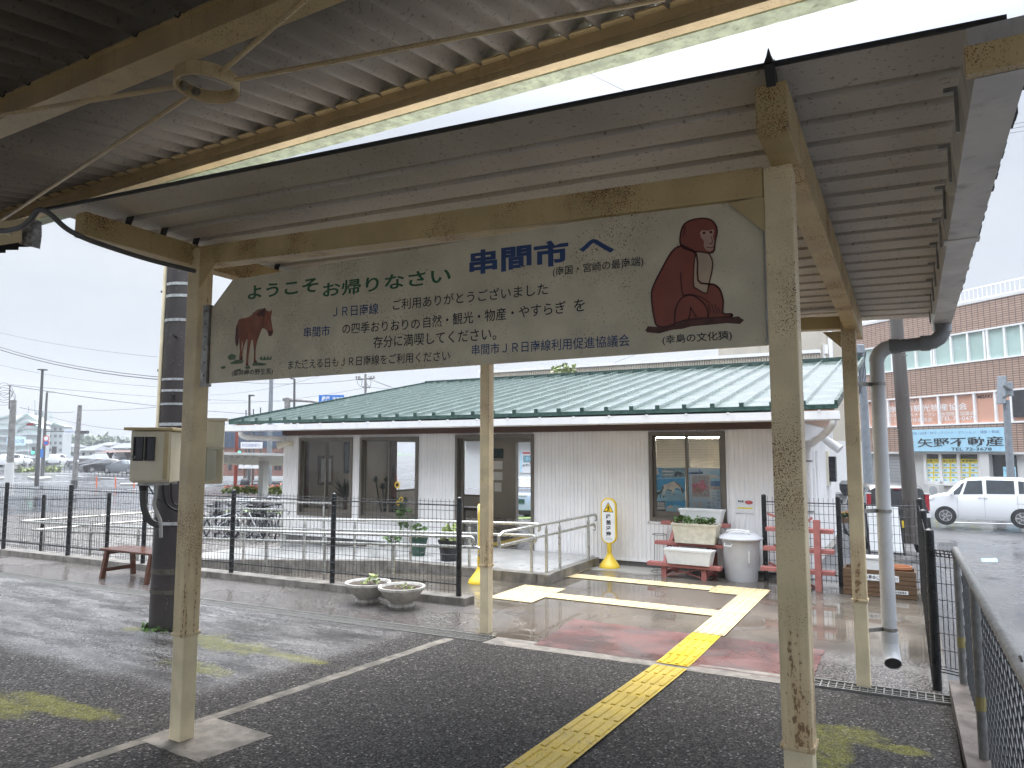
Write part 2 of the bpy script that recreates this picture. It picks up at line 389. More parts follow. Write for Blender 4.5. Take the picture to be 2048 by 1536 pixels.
simple('paper_blue', (.08,.42,.74), .4, .25, 5)
simple('paper_blue_light', (.38,.68,.86), .4, .2, 6)
simple('photo_teal', (.22,.38,.42), .4, .3, 14)
simple('photo_grey', (.50,.46,.47), .4, .3, 40)
simple('photo_pink', (.72,.26,.34), .4, .3, 18)
simple('photo_sea', (.12,.28,.55), .4, .3, 8)
simple('photo_cream', (.80,.76,.66), .4, .15, 8)
simple('photo_dark', (.05,.08,.09), .4, .3, 12)
simple('photo_red', (.5,.1,.1), .4, .3, 30)
def glass(name, tint, rmin):
    m = NT(name); fr = m.n('ShaderNodeFresnel'); fr.inputs[0].default_value = 1.5
    t = m.n('ShaderNodeBsdfTransparent'); t.inputs[0].default_value = (*tint, 1)
    g = m.n('ShaderNodeBsdfGlossy'); g.inputs['Roughness'].default_value = .0; g.inputs[0].default_value = (.9,.9,.9,1)
    x = m.n('ShaderNodeMixShader'); m.l(m.math('ADD', fr.outputs[0], rmin), x.inputs[0]); m.l(t.outputs[0], x.inputs[1]); m.l(g.outputs[0], x.inputs[2])
    m.l(x.outputs[0], m.t.nodes['Material Output'].inputs[0])
glass('window_glass', (.95,.95,.94), .01)
glass('car_glass', (.25,.27,.27), .05)
def glow(name, c, e):
    m = NT(name); m.set(c, .5); m.b.inputs['Emission Color'].default_value = (*c, 1); m.b.inputs['Emission Strength'].default_value = e
glow('lamp_tube', (1,.95,.82), 80.)
glow('lamp_tube_dim', (1,.95,.85), 9.)
glow('signal_green', (.05,1,.55), 2.5)
# props
simple('stand_yellow', (.72,.50,.04), .35, .05)
simple('stand_white', (.74,.74,.73), .35, .03)
simple('warn_yellow', (.85,.55,.0), .4)
m = simple('faded_red_wood', (.33,.115,.10), .55, .15, 10, dirt=.25)
simple('planter_white', (.66,.66,.64), .45, .06, 5, dirt=.15)
simple('planter_stone', (.50,.46,.36), .6, .12, 12, bump=.5, bscale=30)
simple('bowl_stone', (.43,.41,.37), .6, .15, 10, dirt=.6, dc=(.10,.095,.085), bump=.2)
simple('bin_grey', (.47,.47,.48), .4, .05, 4, dirt=.1)
simple('soil', (.05,.035,.025), .9, .4, 30, bump=.5)
simple('terracotta', (.36,.15,.07), .6)
simple('pot_green', (.03,.075,.055), .4)
simple('pot_black', (.015,.015,.017), .4)
def leaf(name, a, b):
    m = NT(name); m.set(m.mix(m.noise(9, 2), a, b), .5); m.b.inputs['Subsurface Weight'].default_value = .0
leaf('leaf_green', (.035,.085,.02), (.11,.18,.045))
leaf('leaf_dark', (.012,.03,.012), (.04,.07,.025))
leaf('leaf_light', (.12,.17,.04), (.26,.30,.09))
leaf('leaf_far', (.035,.07,.03), (.09,.13,.06))
leaf('flower_yellow', (.75,.45,.02), (.8,.6,.05))
leaf('flower_red', (.5,.05,.04), (.7,.25,.1))
# pole, boxes
m = NT('dark_pole')
f = m.ramp(m.noise(55, 3, None, .6), .66, .70)
c = m.mix(m.ramp(m.noise(2.5, 4, (1,1,.35), .6), .3, .7), (.022,.017,.017), (.055,.045,.042))
m.set(m.mix(m.math('MULTIPLY', f, m.ramp(m.noise(2, 2, None, .5, 3), .42, .6)), c, (.30,.28,.26)), .5, bump=m.noise(60, 4), bs=.2)
simple('pole_band_pale', (.10,.088,.068), .6, .3, 14)
simple('box_cream', (.80,.745,.60), .45, .07, 3, dirt=.22, dc=(.30,.24,.15))
simple('box_cream_edge', (.60,.50,.29), .5, .12, 8, dirt=.3, dc=(.3,.17,.07))
simple('box_green_grey', (.36,.38,.29), .4, .07, 3, dirt=.2)
simple('box_window', (.03,.03,.035), .12)
simple('metal_band', (.55,.56,.56), .35, .2, 30, .6)
m = NT('grey_wood_pole'); m.set(m.mix(m.noise(6, 5, (1,1,.12), .6), (.055,.047,.042), (.17,.15,.135)), .7, bump=m.noise(10, 5, (1,1,.1)), bs=.4)
simple('pole_concrete', (.23,.22,.205), .7, .2, 5)
simple('steel_pole_grey', (.22,.24,.26), .45)
simple('steel_pole_dark', (.09,.09,.085), .5)
simple('steel_pole_red', (.22,.05,.035), .5)
simple('wire_dark', (.05,.05,.055), .6)
# buildings
def brickmat(name, c1, c2, mortar, bw, bh, ms):
    m = NT(name); q = m.n('ShaderNodeTexBrick')
    sep = m.xyz(); cb = m.n('ShaderNodeCombineXYZ'); m.l(sep[0], cb.inputs[0]); m.l(sep[2], cb.inputs[1]); m.l(cb.outputs[0], q.inputs['Vector'])
    q.offset = 0; q.inputs['Scale'].default_value = 1; q.inputs['Brick Width'].default_value = bw; q.inputs['Row Height'].default_value = bh; q.inputs['Mortar Size'].default_value = ms
    q.inputs['Color1'].default_value = (*c1,1); q.inputs['Color2'].default_value = (*c2,1); q.inputs['Mortar'].default_value = (*mortar,1)
    m.set(q.outputs['Color'], .55)
brickmat('brown_tile', (.43,.285,.215), (.36,.235,.175), (.13,.09,.07), .36, .125, .022)
brickmat('red_brick', (.30,.13,.09), (.24,.10,.07), (.2,.16,.14), .5, .16, .02)
simple('beige_render', (.47,.42,.34), .75, .08, .5, dirt=.25)
simple('white_render', (.62,.61,.59), .7, .06, .5, dirt=.1)
simple('pale_green_render', (.47,.50,.49), .8, .05, .1)
simple('pale_green_roof', (.28,.36,.33), .6, .1, .2)
simple('pale_glass', (.40,.52,.48), .2, .08, .6)
simple('pink_glass', (.58,.32,.23), .3, .06, .6)
simple('dark_glass', (.03,.035,.04), .12)
simple('shutter_grey', (.36,.37,.38), .5, .05)
simple('roof_slate', (.13,.14,.155), .5, .15, 1)
simple('blue_panel', (.06,.085,.13), .4, .15, .5)
simple('sign_blue', (.02,.16,.52), .4)
simple('sign_skyblue', (.36,.60,.74), .4, .05)
simple('shade_roof_white', (.52,.52,.50), .5, .08, 3)
simple('timber_brown', (.13,.065,.045), .6, .2, 6)
simple('orange_post', (.75,.16,.06), .5)
# vehicles
def carpaint(name, c, r=.2):
    m = NT(name); m.set(c, r); m.b.inputs['Coat Weight'].default_value = .6; m.b.inputs['Coat Roughness'].default_value = .05
carpaint('paint_white', (.74,.74,.74)); carpaint('paint_black', (.016,.015,.016), .3); carpaint('paint_silver_blue', (.34,.40,.50)); carpaint('paint_grey', (.12,.13,.14))
simple('tyre', (.016,.016,.016), .7); simple('alloy', (.5,.5,.5), .3, .1, 10, .7); simple('lamp_red', (.33,.02,.03), .2); simple('lamp_clear', (.6,.6,.6), .15)
simple('bicycle_dark', (.03,.03,.033), .35); simple('bicycle_silver', (.45,.45,.46), .3, .1, 10, .6)
# ------------------------------------------------------------ ground
def smooth(a, b, x): t = max(0, min(1, (x-a)/(b-a))); return t*t*(3-2*t)
def gz(X, Y):
    """height of the ground, eye = 0"""
    z = -1.6-.04*(Y-2.74) if Y < 6 else -1.73
    z -= .075*max(0, min(5.5, -X-6.0))*smooth(7.0, 7.8, Y)
    if X > .22: z -= .35*smooth(.22, .45, X)
    far = math.hypot(X, Y)
    lo = -2.85
    k = max(smooth(16.0, 27, Y) if X > -9 else smooth(16, 45, far), smooth(10.3, 26, Y) if X > -1.5 else 0)
    return z*(1-k)+lo*k if z > lo else lo
def sheet(name, xs, ys, fz, mat, thick=0):
    mb = MB(); n = len(xs)
    mb.add([(x, y, fz(x, y)) for y in ys for x in xs], [(j*n+i, j*n+i+1, (j+1)*n+i+1, (j+1)*n+i) for j in range(len(ys)-1) for i in range(n-1)])
    return struct(mb.build(name, mat, smooth=True, ang=60))
def span(a, b, n): return [a+(b-a)*i/n for i in range(n+1)]
def grate_y(X): return 5.95+.048*X if X < -3.4 else 5.83+.04*(X+3)
def quadpatch(name, pts, mat, lift, n=6, jit=0.):
    mb = MB(); a, b, c, d = [Vector((p[0], p[1])) for p in pts]
    g = []; rnd = random.Random(len(name)+n)
    for j in range(n+1):
        for i in range(n+1):
            u, v = i/n, j/n; q = (a*(1-u)+b*u)*(1-v)+(d*(1-u)+c*u)*v; e_ = jit if i in (0,n) or j in (0,n) else 0; g.append((q.x+rnd.uniform(-e_,e_), q.y+rnd.uniform(-e_,e_), gz(q.x, q.y)+lift))
    mb.add(g, [(j*(n+1)+i, j*(n+1)+i+1, (j+1)*(n+1)+i+1, (j+1)*(n+1)+i) for j in range(n) for i in range(n)])
    return struct(mb.build(name, mat))
# outer ground: one sheet to the horizon
gx = span(-600,-60,9)[:-1]+span(-60,-16,11)[:-1]+span(-16,2,36)[:-1]+span(2,40,19)[:-1]+span(40,300,6)
gy = span(-60,-8,4)[:-1]+span(-8,30,76)[:-1]+span(30,100,14)[:-1]+span(100,700,8)
sheet('road', gx, gy, lambda x, y: gz(x, y)-.035, 'wet_road')
# platform approach: asphalt up to the drain, then wet concrete in front of the station
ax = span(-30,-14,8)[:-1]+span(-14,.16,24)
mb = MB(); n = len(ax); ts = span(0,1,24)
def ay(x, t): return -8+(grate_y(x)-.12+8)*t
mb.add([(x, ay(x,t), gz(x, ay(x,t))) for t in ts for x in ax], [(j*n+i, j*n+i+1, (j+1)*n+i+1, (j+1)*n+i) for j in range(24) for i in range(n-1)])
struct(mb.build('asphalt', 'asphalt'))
mb = MB()
def cy(x, t): return grate_y(x)+.12+(10.52-grate_y(x)-.12)*t
mb.add([(x, cy(x,t), gz(x, cy(x,t))+.001) for t in ts for x in ax], [(j*n+i, j*n+i+1, (j+1)*n+i+1, (j+1)*n+i) for j in range(24) for i in range(n-1)])
struct(mb.build('concrete_floor', 'wet_concrete'))
# concrete under and between the drain grates
mb = MB()
mb.add([(x, grate_y(x)+s*.12, gz(x, 6)-.06) for s in (-1,1) for x in ax], [(i, i+1, n+i+1, n+i) for i in range(n-1)])
struct(mb.build('drain_channel', 'soil'))
mb = MB(); mb.poly([(-3.45, grate_y(-3.45)-.14, gz(-3,5.7)+.004), (-.74, grate_y(-.74)-.14, gz(-3,5.8)+.004), (-.74, grate_y(-.74)+.14, -1.725), (-3.45, grate_y(-3.45)+.14, -1.725)])
struct(mb.build('concrete_strip', 'old_concrete'))
# gravel yard on the left, beyond the fence
sheet('gravel', span(-34,-11.6,14), span(7.3,21,14), lambda x, y: gz(x, y)+.01, 'gravel_bed')
# far grass verge
quadpatch('grass_verge', [(-26,20.5),(-9.5,20.5),(-9.5,22),(-26,22.4)], 'grass_green', .03)
# red painted floor patch, trodden lines, concrete pads
quadpatch('red_floor_patch', [(-3.02,5.83),(-.74,5.93),(-.74,6.92),(-3.12,6.92)], 'red_paint_floor', .006, 14, .012)
quadpatch('concrete_kerb_line', [(-3.83,2.0),(-3.75,2.0),(-3.735,5.62),(-3.835,5.62)], 'kerb_line_concrete', .0015, 30, .007)
quadpatch('concrete_pad', [(-3.79,2.60),(-3.28,2.57),(-3.25,3.04),(-3.77,3.06)], 'old_concrete', .002, 20, .003)
# lane lines and kerb islands on the far lot
def lotz(x, y): return gz(x, y)-.035
def far_line(name, p0, p1, wd, mat, lift):
    mb = MB(); a, b = V(p0[0],p0[1],0), V(p1[0],p1[1],0); d = (b-a); s = V(-d.y, d.x, 0).normalized()*wd/2
    mb.add([(q.x, q.y, lotz(q.x,q.y)+lift) for k in range(9) for q in (a+d*k/8-s, a+d*k/8+s)], [(2*k, 2*k+1, 2*k+3, 2*k+2) for k in range(8)])
    return struct(mb.build(name, mat))
# ------------------------------------------------------------ tactile paving (raised bars and dots)
def tac_bars(name, label, mat, x0, y0, x1, y1, along, tile=.3, grp=None, h=.007, group='tactile paving'):
    mb = MB(); nx = max(1, round((x1-x0)/tile)); ny = max(1, round((y1-y0)/tile))
    def P(x, y, d): return (x, y, gz(x, y)+d)
    m = 14
    for i in range(nx if along == 'x' else 1):
        pass
    N = 24
    pts = []
    for j in range(N+1):
        for i in range(5):
            x = x0+(x1-x0)*i/4; y = y0+(y1-y0)*j/N; pts.append(P(x, y, .010))
    mb.add(pts, [(j*5+i, j*5+i+1, (j+1)*5+i+1, (j+1)*5+i) for j in range(N) for i in range(4)])
    for j in range(ny):
        for i in range(nx):
            tx0, ty0 = x0+(x1-x0)*i/nx, y0+(y1-y0)*j/ny; tx1, ty1 = x0+(x1-x0)*(i+1)/nx, y0+(y1-y0)*(j+1)/ny
            for k in range(4):
                if along == 'y':
                    c = tx0+(tx1-tx0)*(k+.5)/4; a0, a1 = ty0+.022, ty1-.022; q = [(c-.018,a0),(c+.018,a0),(c+.018,a1),(c-.018,a1)]
                else:
                    c = ty0+(ty1-ty0)*(k+.5)/4; a0, a1 = tx0+.022, tx1-.022; q = [(a0,c-.018),(a1,c-.018),(a1,c+.018),(a0,c+.018)]
                cx = sum(p[0] for p in q)/4; cyy = sum(p[1] for p in q)/4
                lo = [P(x, y, .010) for x, y in q]; hi = [P(cx+(x-cx)*(.97 if along=='x' else .7), cyy+(y-cyy)*(.97 if along=='y' else .7), .010+h) for x, y in q]
                mb.add(lo+hi, [(4,5,6,7),(0,1,5,4),(1,2,6,5),(2,3,7,6),(3,0,4,7)])
    return tag(mb.build(name, mat), label, 'tactile paving', group)
def tac_dots(name, label, mat, x0, y0, x1, y1, pitch=.06, group='tactile paving'):
    mb = MB()
    mb.add([(x, y, gz(x, y)+.010) for y in span(y0,y1,4) for x in span(x0,x1,4)], [(j*5+i, j*5+i+1, (j+1)*5+i+1, (j+1)*5+i) for j in range(4) for i in range(4)])
    nx = round((x1-x0)/pitch); ny = round((y1-y0)/pitch)
    for j in range(ny):
        for i in range(nx):
            x = x0+(x1-x0)*(i+.5)/nx; y = y0+(y1-y0)*(j+.5)/ny; z = gz(x, y)
            vs = [(x+r*math.cos(PI*k/3), y+r*math.sin(PI*k/3), z+q) for r, q in ((.017,.010),(.010,.0165)) for k in range(6)]
            mb.add(vs, [(k, (k+1)%6, 6+(k+1)%6, 6+k) for k in range(6)]+[list(range(6,12))])
    return tag(mb.build(name, mat), label, 'tactile paving', group)
tac_bars('tactile_strip', 'worn yellow tactile strip with raised bars running across the dark asphalt towards the red floor', 'tactile_yellow', -1.895, -2.0, -1.625, 5.76, 'y')
tac_bars('tactile_strip', 'short bright yellow tactile strip crossing the red painted floor', 'tactile_yellow_new', -1.905, 5.83, -1.635, 6.95, 'y')
tac_bars('tactile_strip', 'cream tactile strip of raised bars leading on from the red painted floor', 'tactile_cream', -1.90, 6.97, -1.61, 9.50, 'y')
tac_bars('tactile_strip', 'short cream tactile piece turning the corner near the red planter stand', 'tactile_cream', -2.26, 9.0, -1.905, 9.5, 'y')
tac_bars('tactile_strip', 'cream tactile strip passing in front of the red planter stand and the yellow sign', 'tactile_cream', -4.20, 9.12, -2.265, 9.40, 'x')
tac_bars('tactile_strip', 'cream tactile strip branching off towards the handrail end, nearest the camera', 'tactile_cream', -3.86, 7.75, -1.905, 8.03, 'x')
tac_dots('tactile_tile', 'cream dotted tactile square at the handrail end in front of the ramp kerb', 'tactile_cream', -4.45, 7.40, -3.865, 8.33)
tac_dots('tactile_tile', 'cream dotted tactile square beside the waiting room door', 'tactile_cream', -4.80, 9.05, -4.21, 10.05)
# ------------------------------------------------------------ drain grates
def drain(label, x0, x1, wd, pitch, name='drain_grate'):
    t = thing(name, label, 'drain grate', (x0, grate_y(x0), gz(x0, 5.9)), group='drain grates in the paving')
    fr = MB(); br = MB()
    def P(x, s, d): return (x, grate_y(x)+s, gz(x, 5.9)+d)
    for s in (-wd/2, wd/2): fr.bar(P(x0,s,.006), P(x1,s,.006), .012, .02)
    for s in ((-wd/2, 0, wd/2) if pitch > .05 else (-wd/6, wd/6)): 
        if abs(s) < wd/2-.01: br.bar(P(x0,s,.003), P(x1,s,.003), .010, .016)
    n = int((x1-x0)/pitch)
    for i in range(n+1):
        x = x0+(x1-x0)*i/n; br.bar(P(x,-wd/2,.003), P(x,wd/2,.003), .008, .016)
    fr.build('frame', 'grate_steel', t); br.build('bars', 'grate_steel', t)
drain('long fine barred drain grate crossing the asphalt behind the left canopy post', -13.5, -3.47, .2, .03)
drain('short open square drain grate at the foot of the back right canopy post', -.72, .165, .17, .05)
# ------------------------------------------------------------ small entrance canopy
def gzp(y): return -1.6-.04*(y-2.74)
can = thing('entrance_canopy', 'small rusty cream steel canopy with four posts and a ribbed roof over the station approach', 'canopy', (-2.0, 4.3, -1.66))
W = .1
def post(xc, yc, ztop, zc):
    zb = gzp(yc) - .02
    p = MB().box(xc-W/2, yc-W/2, zc, xc+W/2, yc+W/2, ztop).build('post', 'cream_post_paint', can, bevel=.006)
    q = MB().box(xc-W/2+.003, yc-W/2+.003, zb, xc+W/2-.003, yc+W/2-.003, zc-.001).build('post_foot', 'cream_post_paint_clean', p, bevel=.006)
    MB().box(xc-W/2-.006, yc-W/2-.006, zc-.012, xc+W/2+.006, yc+W/2+.006, zc+.006).build('collar', 'cream_post_paint', p, bevel=.003)
    return p
XL, XR, YF, YB = -3.64, -.385, 2.74, 6.03
def fz(x): return 1.19-.0455*(x+3.48)          # front beam top
def bz(x): return 1.215-.0455*(x+3.48)
post(XL, YF, 1.19, -1.025); post(XR, YF, 1.045, -1.005); post(XL, YB, 1.14, -1.095); post(XR, YB, 1.0, -1.10)
def sbeam(name, x0, x1, y, f, h):
    mb = MB(); c = .018
    for s, t0, t1 in ((-1, .0, 1.),):
        mb.add([(x0,y-W/2,f(x0)-h),(x1,y-W/2,f(x1)-h),(x1,y-W/2,f(x1)),(x0,y-W/2,f(x0)),(x0,y+W/2,f(x0)-h),(x1,y+W/2,f(x1)-h),(x1,y+W/2,f(x1)),(x0,y+W/2,f(x0))],
               [(0,1,2,3),(7,6,5,4),(3,2,6,7),(4,5,1,0),(0,3,7,4),(1,5,6,2)])
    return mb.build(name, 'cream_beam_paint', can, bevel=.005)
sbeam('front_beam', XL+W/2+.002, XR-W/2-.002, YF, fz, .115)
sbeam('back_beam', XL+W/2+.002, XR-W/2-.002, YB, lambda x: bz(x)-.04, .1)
# haunch plates under the beam ends
for x, y, s in ((XL+W/2, YF, 1), (XR-W/2, YF, -1), (XR-W/2, YB, -1)):
    z = (fz(x) if y == YF else bz(x)-.04) - .116
    MB().prism([(x+s*.001,y-.045,z-.13),(x+s*.13,y-.045,z-.001),(x+s*.001,y-.045,z-.001)], (0,.006,0)).build('gusset', 'cream_beam_paint', can)
# rafters front to back
def rafter(pts, w, h):
    (x0,y0,z0),(x1,y1,z1) = pts
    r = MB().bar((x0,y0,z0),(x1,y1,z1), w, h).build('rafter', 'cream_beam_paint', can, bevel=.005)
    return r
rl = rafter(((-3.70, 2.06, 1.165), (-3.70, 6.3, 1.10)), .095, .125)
rr = rafter(((-.355, 2.40, 1.135), (-.355, 6.42, .985)), .10, .165)
MB().box(-3.765, 2.66, 1.10, -3.748, 2.70, 1.22).build('joint_plate', 'cream_beam_paint', rl)
mb = MB()
for z in (1.13, 1.19): mb.cyl((-3.648,2.688,z),(-3.648,2.676,z),.012,n=8)
mb.build('bolt', 'cream_beam_paint', rl)
# roof sheet: trapezoid ribs along x; front edge slightly askew
def roof_pt(x, t, d):
    y0 = 2.05+.0923*(x+4.0); y1 = 6.52
    zf = 1.283-.0060*(x+4.0) ; zb = 1.19-.034*(x+3.7)
    y = y0+(y1-y0)*t
    return (x, y, zf+(zb-zf)*t+d)
mb = MB(); nr = 20; T0 = .052; ribt = [T0+(1-T0)*k/nr for k in range(nr)]
prof = [(0., 0.)]
for t0 in ribt: a = (1-T0)/nr; prof += [(t0, .0), (t0+a*.06, .03), (t0+a*.22, .03), (t0+a*.28, 0.)]
prof.append((1., .0))
X0, X1 = -4.0, .30
for x in (X0, X1):
    pass
n = len(prof)
mb.add([roof_pt(x, t, d) for x in (X0, X1) for t, d in prof], [(i, i+1, n+i+1, n+i) for i in range(n-1)])
mb.add([roof_pt(x, t, d+.006) for x in (X0, X1) for t, d in prof], [(n+i, n+i+1, i+1, i) for i in range(n-1)])
# front and side edges
mb.build('roof_sheet', 'canopy_sheet', can)
mb = MB(); mb.bar(roof_pt(X0,-.002,.006), roof_pt(X1,-.002,.006), .012, .016); mb.build('edge_trim', 'dark_clip', can)
# black hook clips between rafters and ribs
for x, pts in ((-3.70, rl), (-.355, rr)):
    for k in range(nr):
        p = Vector(roof_pt(x, ribt[k]+.006, .03)); zr = 1.225 if x < -1 else 1.135+.0825-(.15/4.02)*(p.y-2.4)
        q = Vector((x+.01, p.y-.03, zr-.01 if x < -1 else zr-.005))
        MB().bar(q, p, .03, .012, (1,0,0)).build('clip', 'dark_clip', can)
MB().bar((-.352,2.43,1.21),(-.352,2.375,1.275),.05,.03,(1,0,0)).lathe([(.02,0),(.008,.03),(.002,.055)],(-.352,2.365,1.262),8).build('end_bolt', 'dark_clip', can)
# eaves gutter on the right side with its downpipe
g = MB(); ga, gb, gc = .185, .30, .14
for (y0, y1, o) in ((2.12, 3.75, 0.0), (3.77, 6.45, .004)):
    z0 = lambda y: .955-.004*(y-2)
    vs = []; 
    for y in (y0, y1):
        z = z0(y); vs += [(ga-.012-o,y,z+gc),(ga+o*0,y,z),(gb,y,z),(gb+.014+o,y,z+gc)]
    g.add(vs, [(0,1,5,4),(1,2,6,5),(2,3,7,6)]); g.add([(x,y,z) for x,y,z in vs[:4]], [(0,1,2,3)]); g.add([(x,y,z) for x,y,z in vs[4:]], [(3,2,1,0)])
gut = g.build('eaves_gutter', 'gutter_zinc', can)
MB().box(ga-.02, 2.085, .955, gb+.03, 2.115, 1.03).build('gutter_end', 'cream_beam_paint', gut)
MB().box(ga-.012, 3.72, .945, gb+.01, 3.80, .953).build('joint_cover', 'gutter_zinc', gut)
for k in range(9):
    y = 2.5+k*.47; MB().box(ga-.022, y, .97, ga-.012, y+.015, 1.10).box(ga-.05, y-.004, 1.1005, ga-.012, y+.02, 1.115).build('hanger', 'steel_bracket', gut)
mb = MB(); random.seed(4)
for k in range(60):
    y = 2.15+4.25*k/60; mb.box(gb+.016+random.random()*.006, y, 1.02+random.random()*.05, gb+.03, y+.05+random.random()*.02, 1.13+random.random()*.03)
mb.build('roof_edge_ends', 'dark_clip', gut)
yd = 6.15; px0, px1 = .243, -.205
pts = [(px0,yd,.945),(px0,yd,.905)]
pts += [(px0-.10+.10*math.cos(a), yd, .905-.10*math.sin(a)) for a in (R(20),R(45),R(70),R(90))]
e1 = MB().tube(pts, .054, 16); 
dp = e1.build('downpipe_bend', 'pvc_grey_dark', can, smooth=True)
MB().tube([(px0-.10,yd,.805),(px1+.12,yd,.795)], .050, 16).build('cross_pipe', 'pvc_grey_dark', dp, smooth=True)
for a_, b_ in (((px0-.085,yd,.805),(px0-.15,yd,.805)),((px1+.16,yd,.796),(px1+.09,yd,.796)),((px0,yd,.94),(px0,yd,.88))): MB().cyl(a_, b_, .059, n=16).build('socket', 'pvc_grey_dark', dp, smooth=True)
pts = [(px1+.11-.11*math.sin(a), yd, .685+.11*math.cos(a)) for a in (0,R(25),R(50),R(75),R(90))]
MB().tube(pts, .056, 16).build('lower_bend', 'pvc_grey', dp, smooth=True)
MB().tube([(px1,yd,.69),(px1,yd,-1.36)], .051, 16).build('vertical_pipe', 'pvc_grey', dp, smooth=True)
MB().cyl((px1,yd,-1.34),(px1,yd,-1.44),.058,n=18).tube([(px1,yd,-1.42),(px1+.004,yd-.012,-1.48),(px1+.012,yd-.045,-1.53),(px1+.016,yd-.075,-1.55)], .058, 18, caps=False).build('outlet', 'pvc_grey', dp, smooth=True)
MB().cyl((px1+.0155,yd-.072,-1.549),(px1+.012,yd-.046,-1.531),.0535,n=18).build('outlet_mouth', 'ink_black', dp)
for z in (.50, -.46, -1.33):
    MB().lathe([(.056,0),(.056,.022)],(px1,yd,z),18).bar((XR+.05,YB,z+.01),(px1-.04,yd-.02,z+.01),.006,.03).build('pipe_clamp', 'steel_bracket', dp)
# flexible conduit running from the platform roof down behind the left rafter
cd_pts = [at_d(x, y, d) for x, y, d in ((-40,452,3.05),(0,462,3.0),(40,455,2.95),(62,438,2.92),(78,420,2.9),(100,428,2.9),(130,455,2.92),(160,472,2.95),(200,488,3.1),(300,520,3.4),(390,542,3.6))]
def smoothpts(p, k=4):
    out = []
    for i in range(len(p)-1):
        a, b, c, d = p[max(i-1,0)], p[i], p[i+1], p[min(i+2,len(p)-1)]
        for t in (j/k for j in range(k)):
            out.append(.5*((2*b)+(c-a)*t+(2*a-5*b+4*c-d)*t*t+(3*b-3*c+d-a)*t**3))
    return out+[p[-1]]
tag(MB().tube(smoothpts(cd_pts), .011, 10).build('flexible_conduit', 'grey_conduit', smooth=True), 'sagging grey flexible conduit hanging from the big roof to the left rafter', 'conduit')
# ------------------------------------------------------------ big platform roof
plat = thing('platform_roof', 'large dark corrugated platform roof on cream steel beams overhead', 'roof', (-2.5, 0, 1.6))
SL = .165
def pz(y): return 1.655+SL*(y-1.66)
mb = MB(); pitch = .153; xs = []; x = -14.0; 
while x < 5.0: xs.append(x); x += pitch/8
ys = [-.25, .8, 2.0, 2.86]
n = len(xs)
mb.add([(x, y, pz(y)+.034*(math.sin(2*PI*x/pitch)+1)) for y in ys for x in xs], [(j*n+i, j*n+i+1, (j+1)*n+i+1, (j+1)*n+i) for j in range(len(ys)-1) for i in range(n-1)])
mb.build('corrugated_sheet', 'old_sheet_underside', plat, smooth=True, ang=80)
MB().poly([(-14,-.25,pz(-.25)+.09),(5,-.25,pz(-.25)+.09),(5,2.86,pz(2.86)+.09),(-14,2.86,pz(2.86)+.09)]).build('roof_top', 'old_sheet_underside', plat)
def ibeam(name, y, zb, zt, wf, x0=-14., x1=5.):
    mb = MB(); mb.box(x0,y,zb+.012,x1,y+.012,zt).box(x0,y-.006,zb,x1,y+wf,zb+.010).box(x0,y+wf-.01,zb+.0105,x1,y+wf,zb+.025).box(x0,y-.02,zt+.0005,x1,y+wf*.6,zt+.010)
    return mb.build(name, 'platform_beam_paint', plat)
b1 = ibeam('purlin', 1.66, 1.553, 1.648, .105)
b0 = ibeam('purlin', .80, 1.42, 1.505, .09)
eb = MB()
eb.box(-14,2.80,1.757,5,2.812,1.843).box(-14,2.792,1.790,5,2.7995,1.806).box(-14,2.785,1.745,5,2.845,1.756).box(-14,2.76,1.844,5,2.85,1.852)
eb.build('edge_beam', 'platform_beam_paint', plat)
MB().box(-14,2.852,1.742,5,2.95,1.752).box(-14,2.941,1.7525,5,2.953,1.86).build('edge_gutter', 'gutter_mossy', plat)
for k, x in enumerate((-5.6,-4.75,-4.3,-3.78,-3.62,-3.4,-2.95,-2.62,-2.36,-1.9,-1.5)):
    MB().tube([(x,1.645,1.75),(x,1.640,1.655),(x,1.632,1.640),(x-.006,1.622,1.644)], .0045, 6).build('hook_bolt', 'dark_clip', plat)
# cross ties meeting in a steel ring
rc = at_z(414,166,1.46)
ring = MB(); rr_ = .122; hh = .026
vs = []
for r_, z_ in ((rr_,-hh),(rr_,hh),(rr_-.010,hh),(rr_-.010,-hh)):
    vs += [(rc.x+r_*math.cos(2*PI*i/40), rc.y+r_*math.sin(2*PI*i/40), rc.z+z_+.02*0) for i in range(40)]
ring.add(vs, [(k*40+i, k*40+(i+1)%40, ((k+1)%4)*40+(i+1)%40, ((k+1)%4)*40+i) for k in range(4) for i in range(40)])
ring = ring.build('tie_ring', 'platform_beam_paint', plat, smooth=True)
for (x, y, z) in ((650,-35,1.50), (1330,-3,1.66), (-60,240,1.40), (-30,462,1.66)):
    e = at_z(x, y, z); d = (Vector(e)-rc).normalized(); s0 = rc+Vector((d.x,d.y,0)).normalized()*(rr_-.03)
    MB().tube([s0, e], .0095, 8).build('tie_rod', 'platform_beam_paint', plat, smooth=True)
    mbn = MB(); mbn.cyl(s0, s0+(Vector(e)-s0).normalized()*.022, .017, n=6).build('tie_nut', 'steel_bracket', ring)
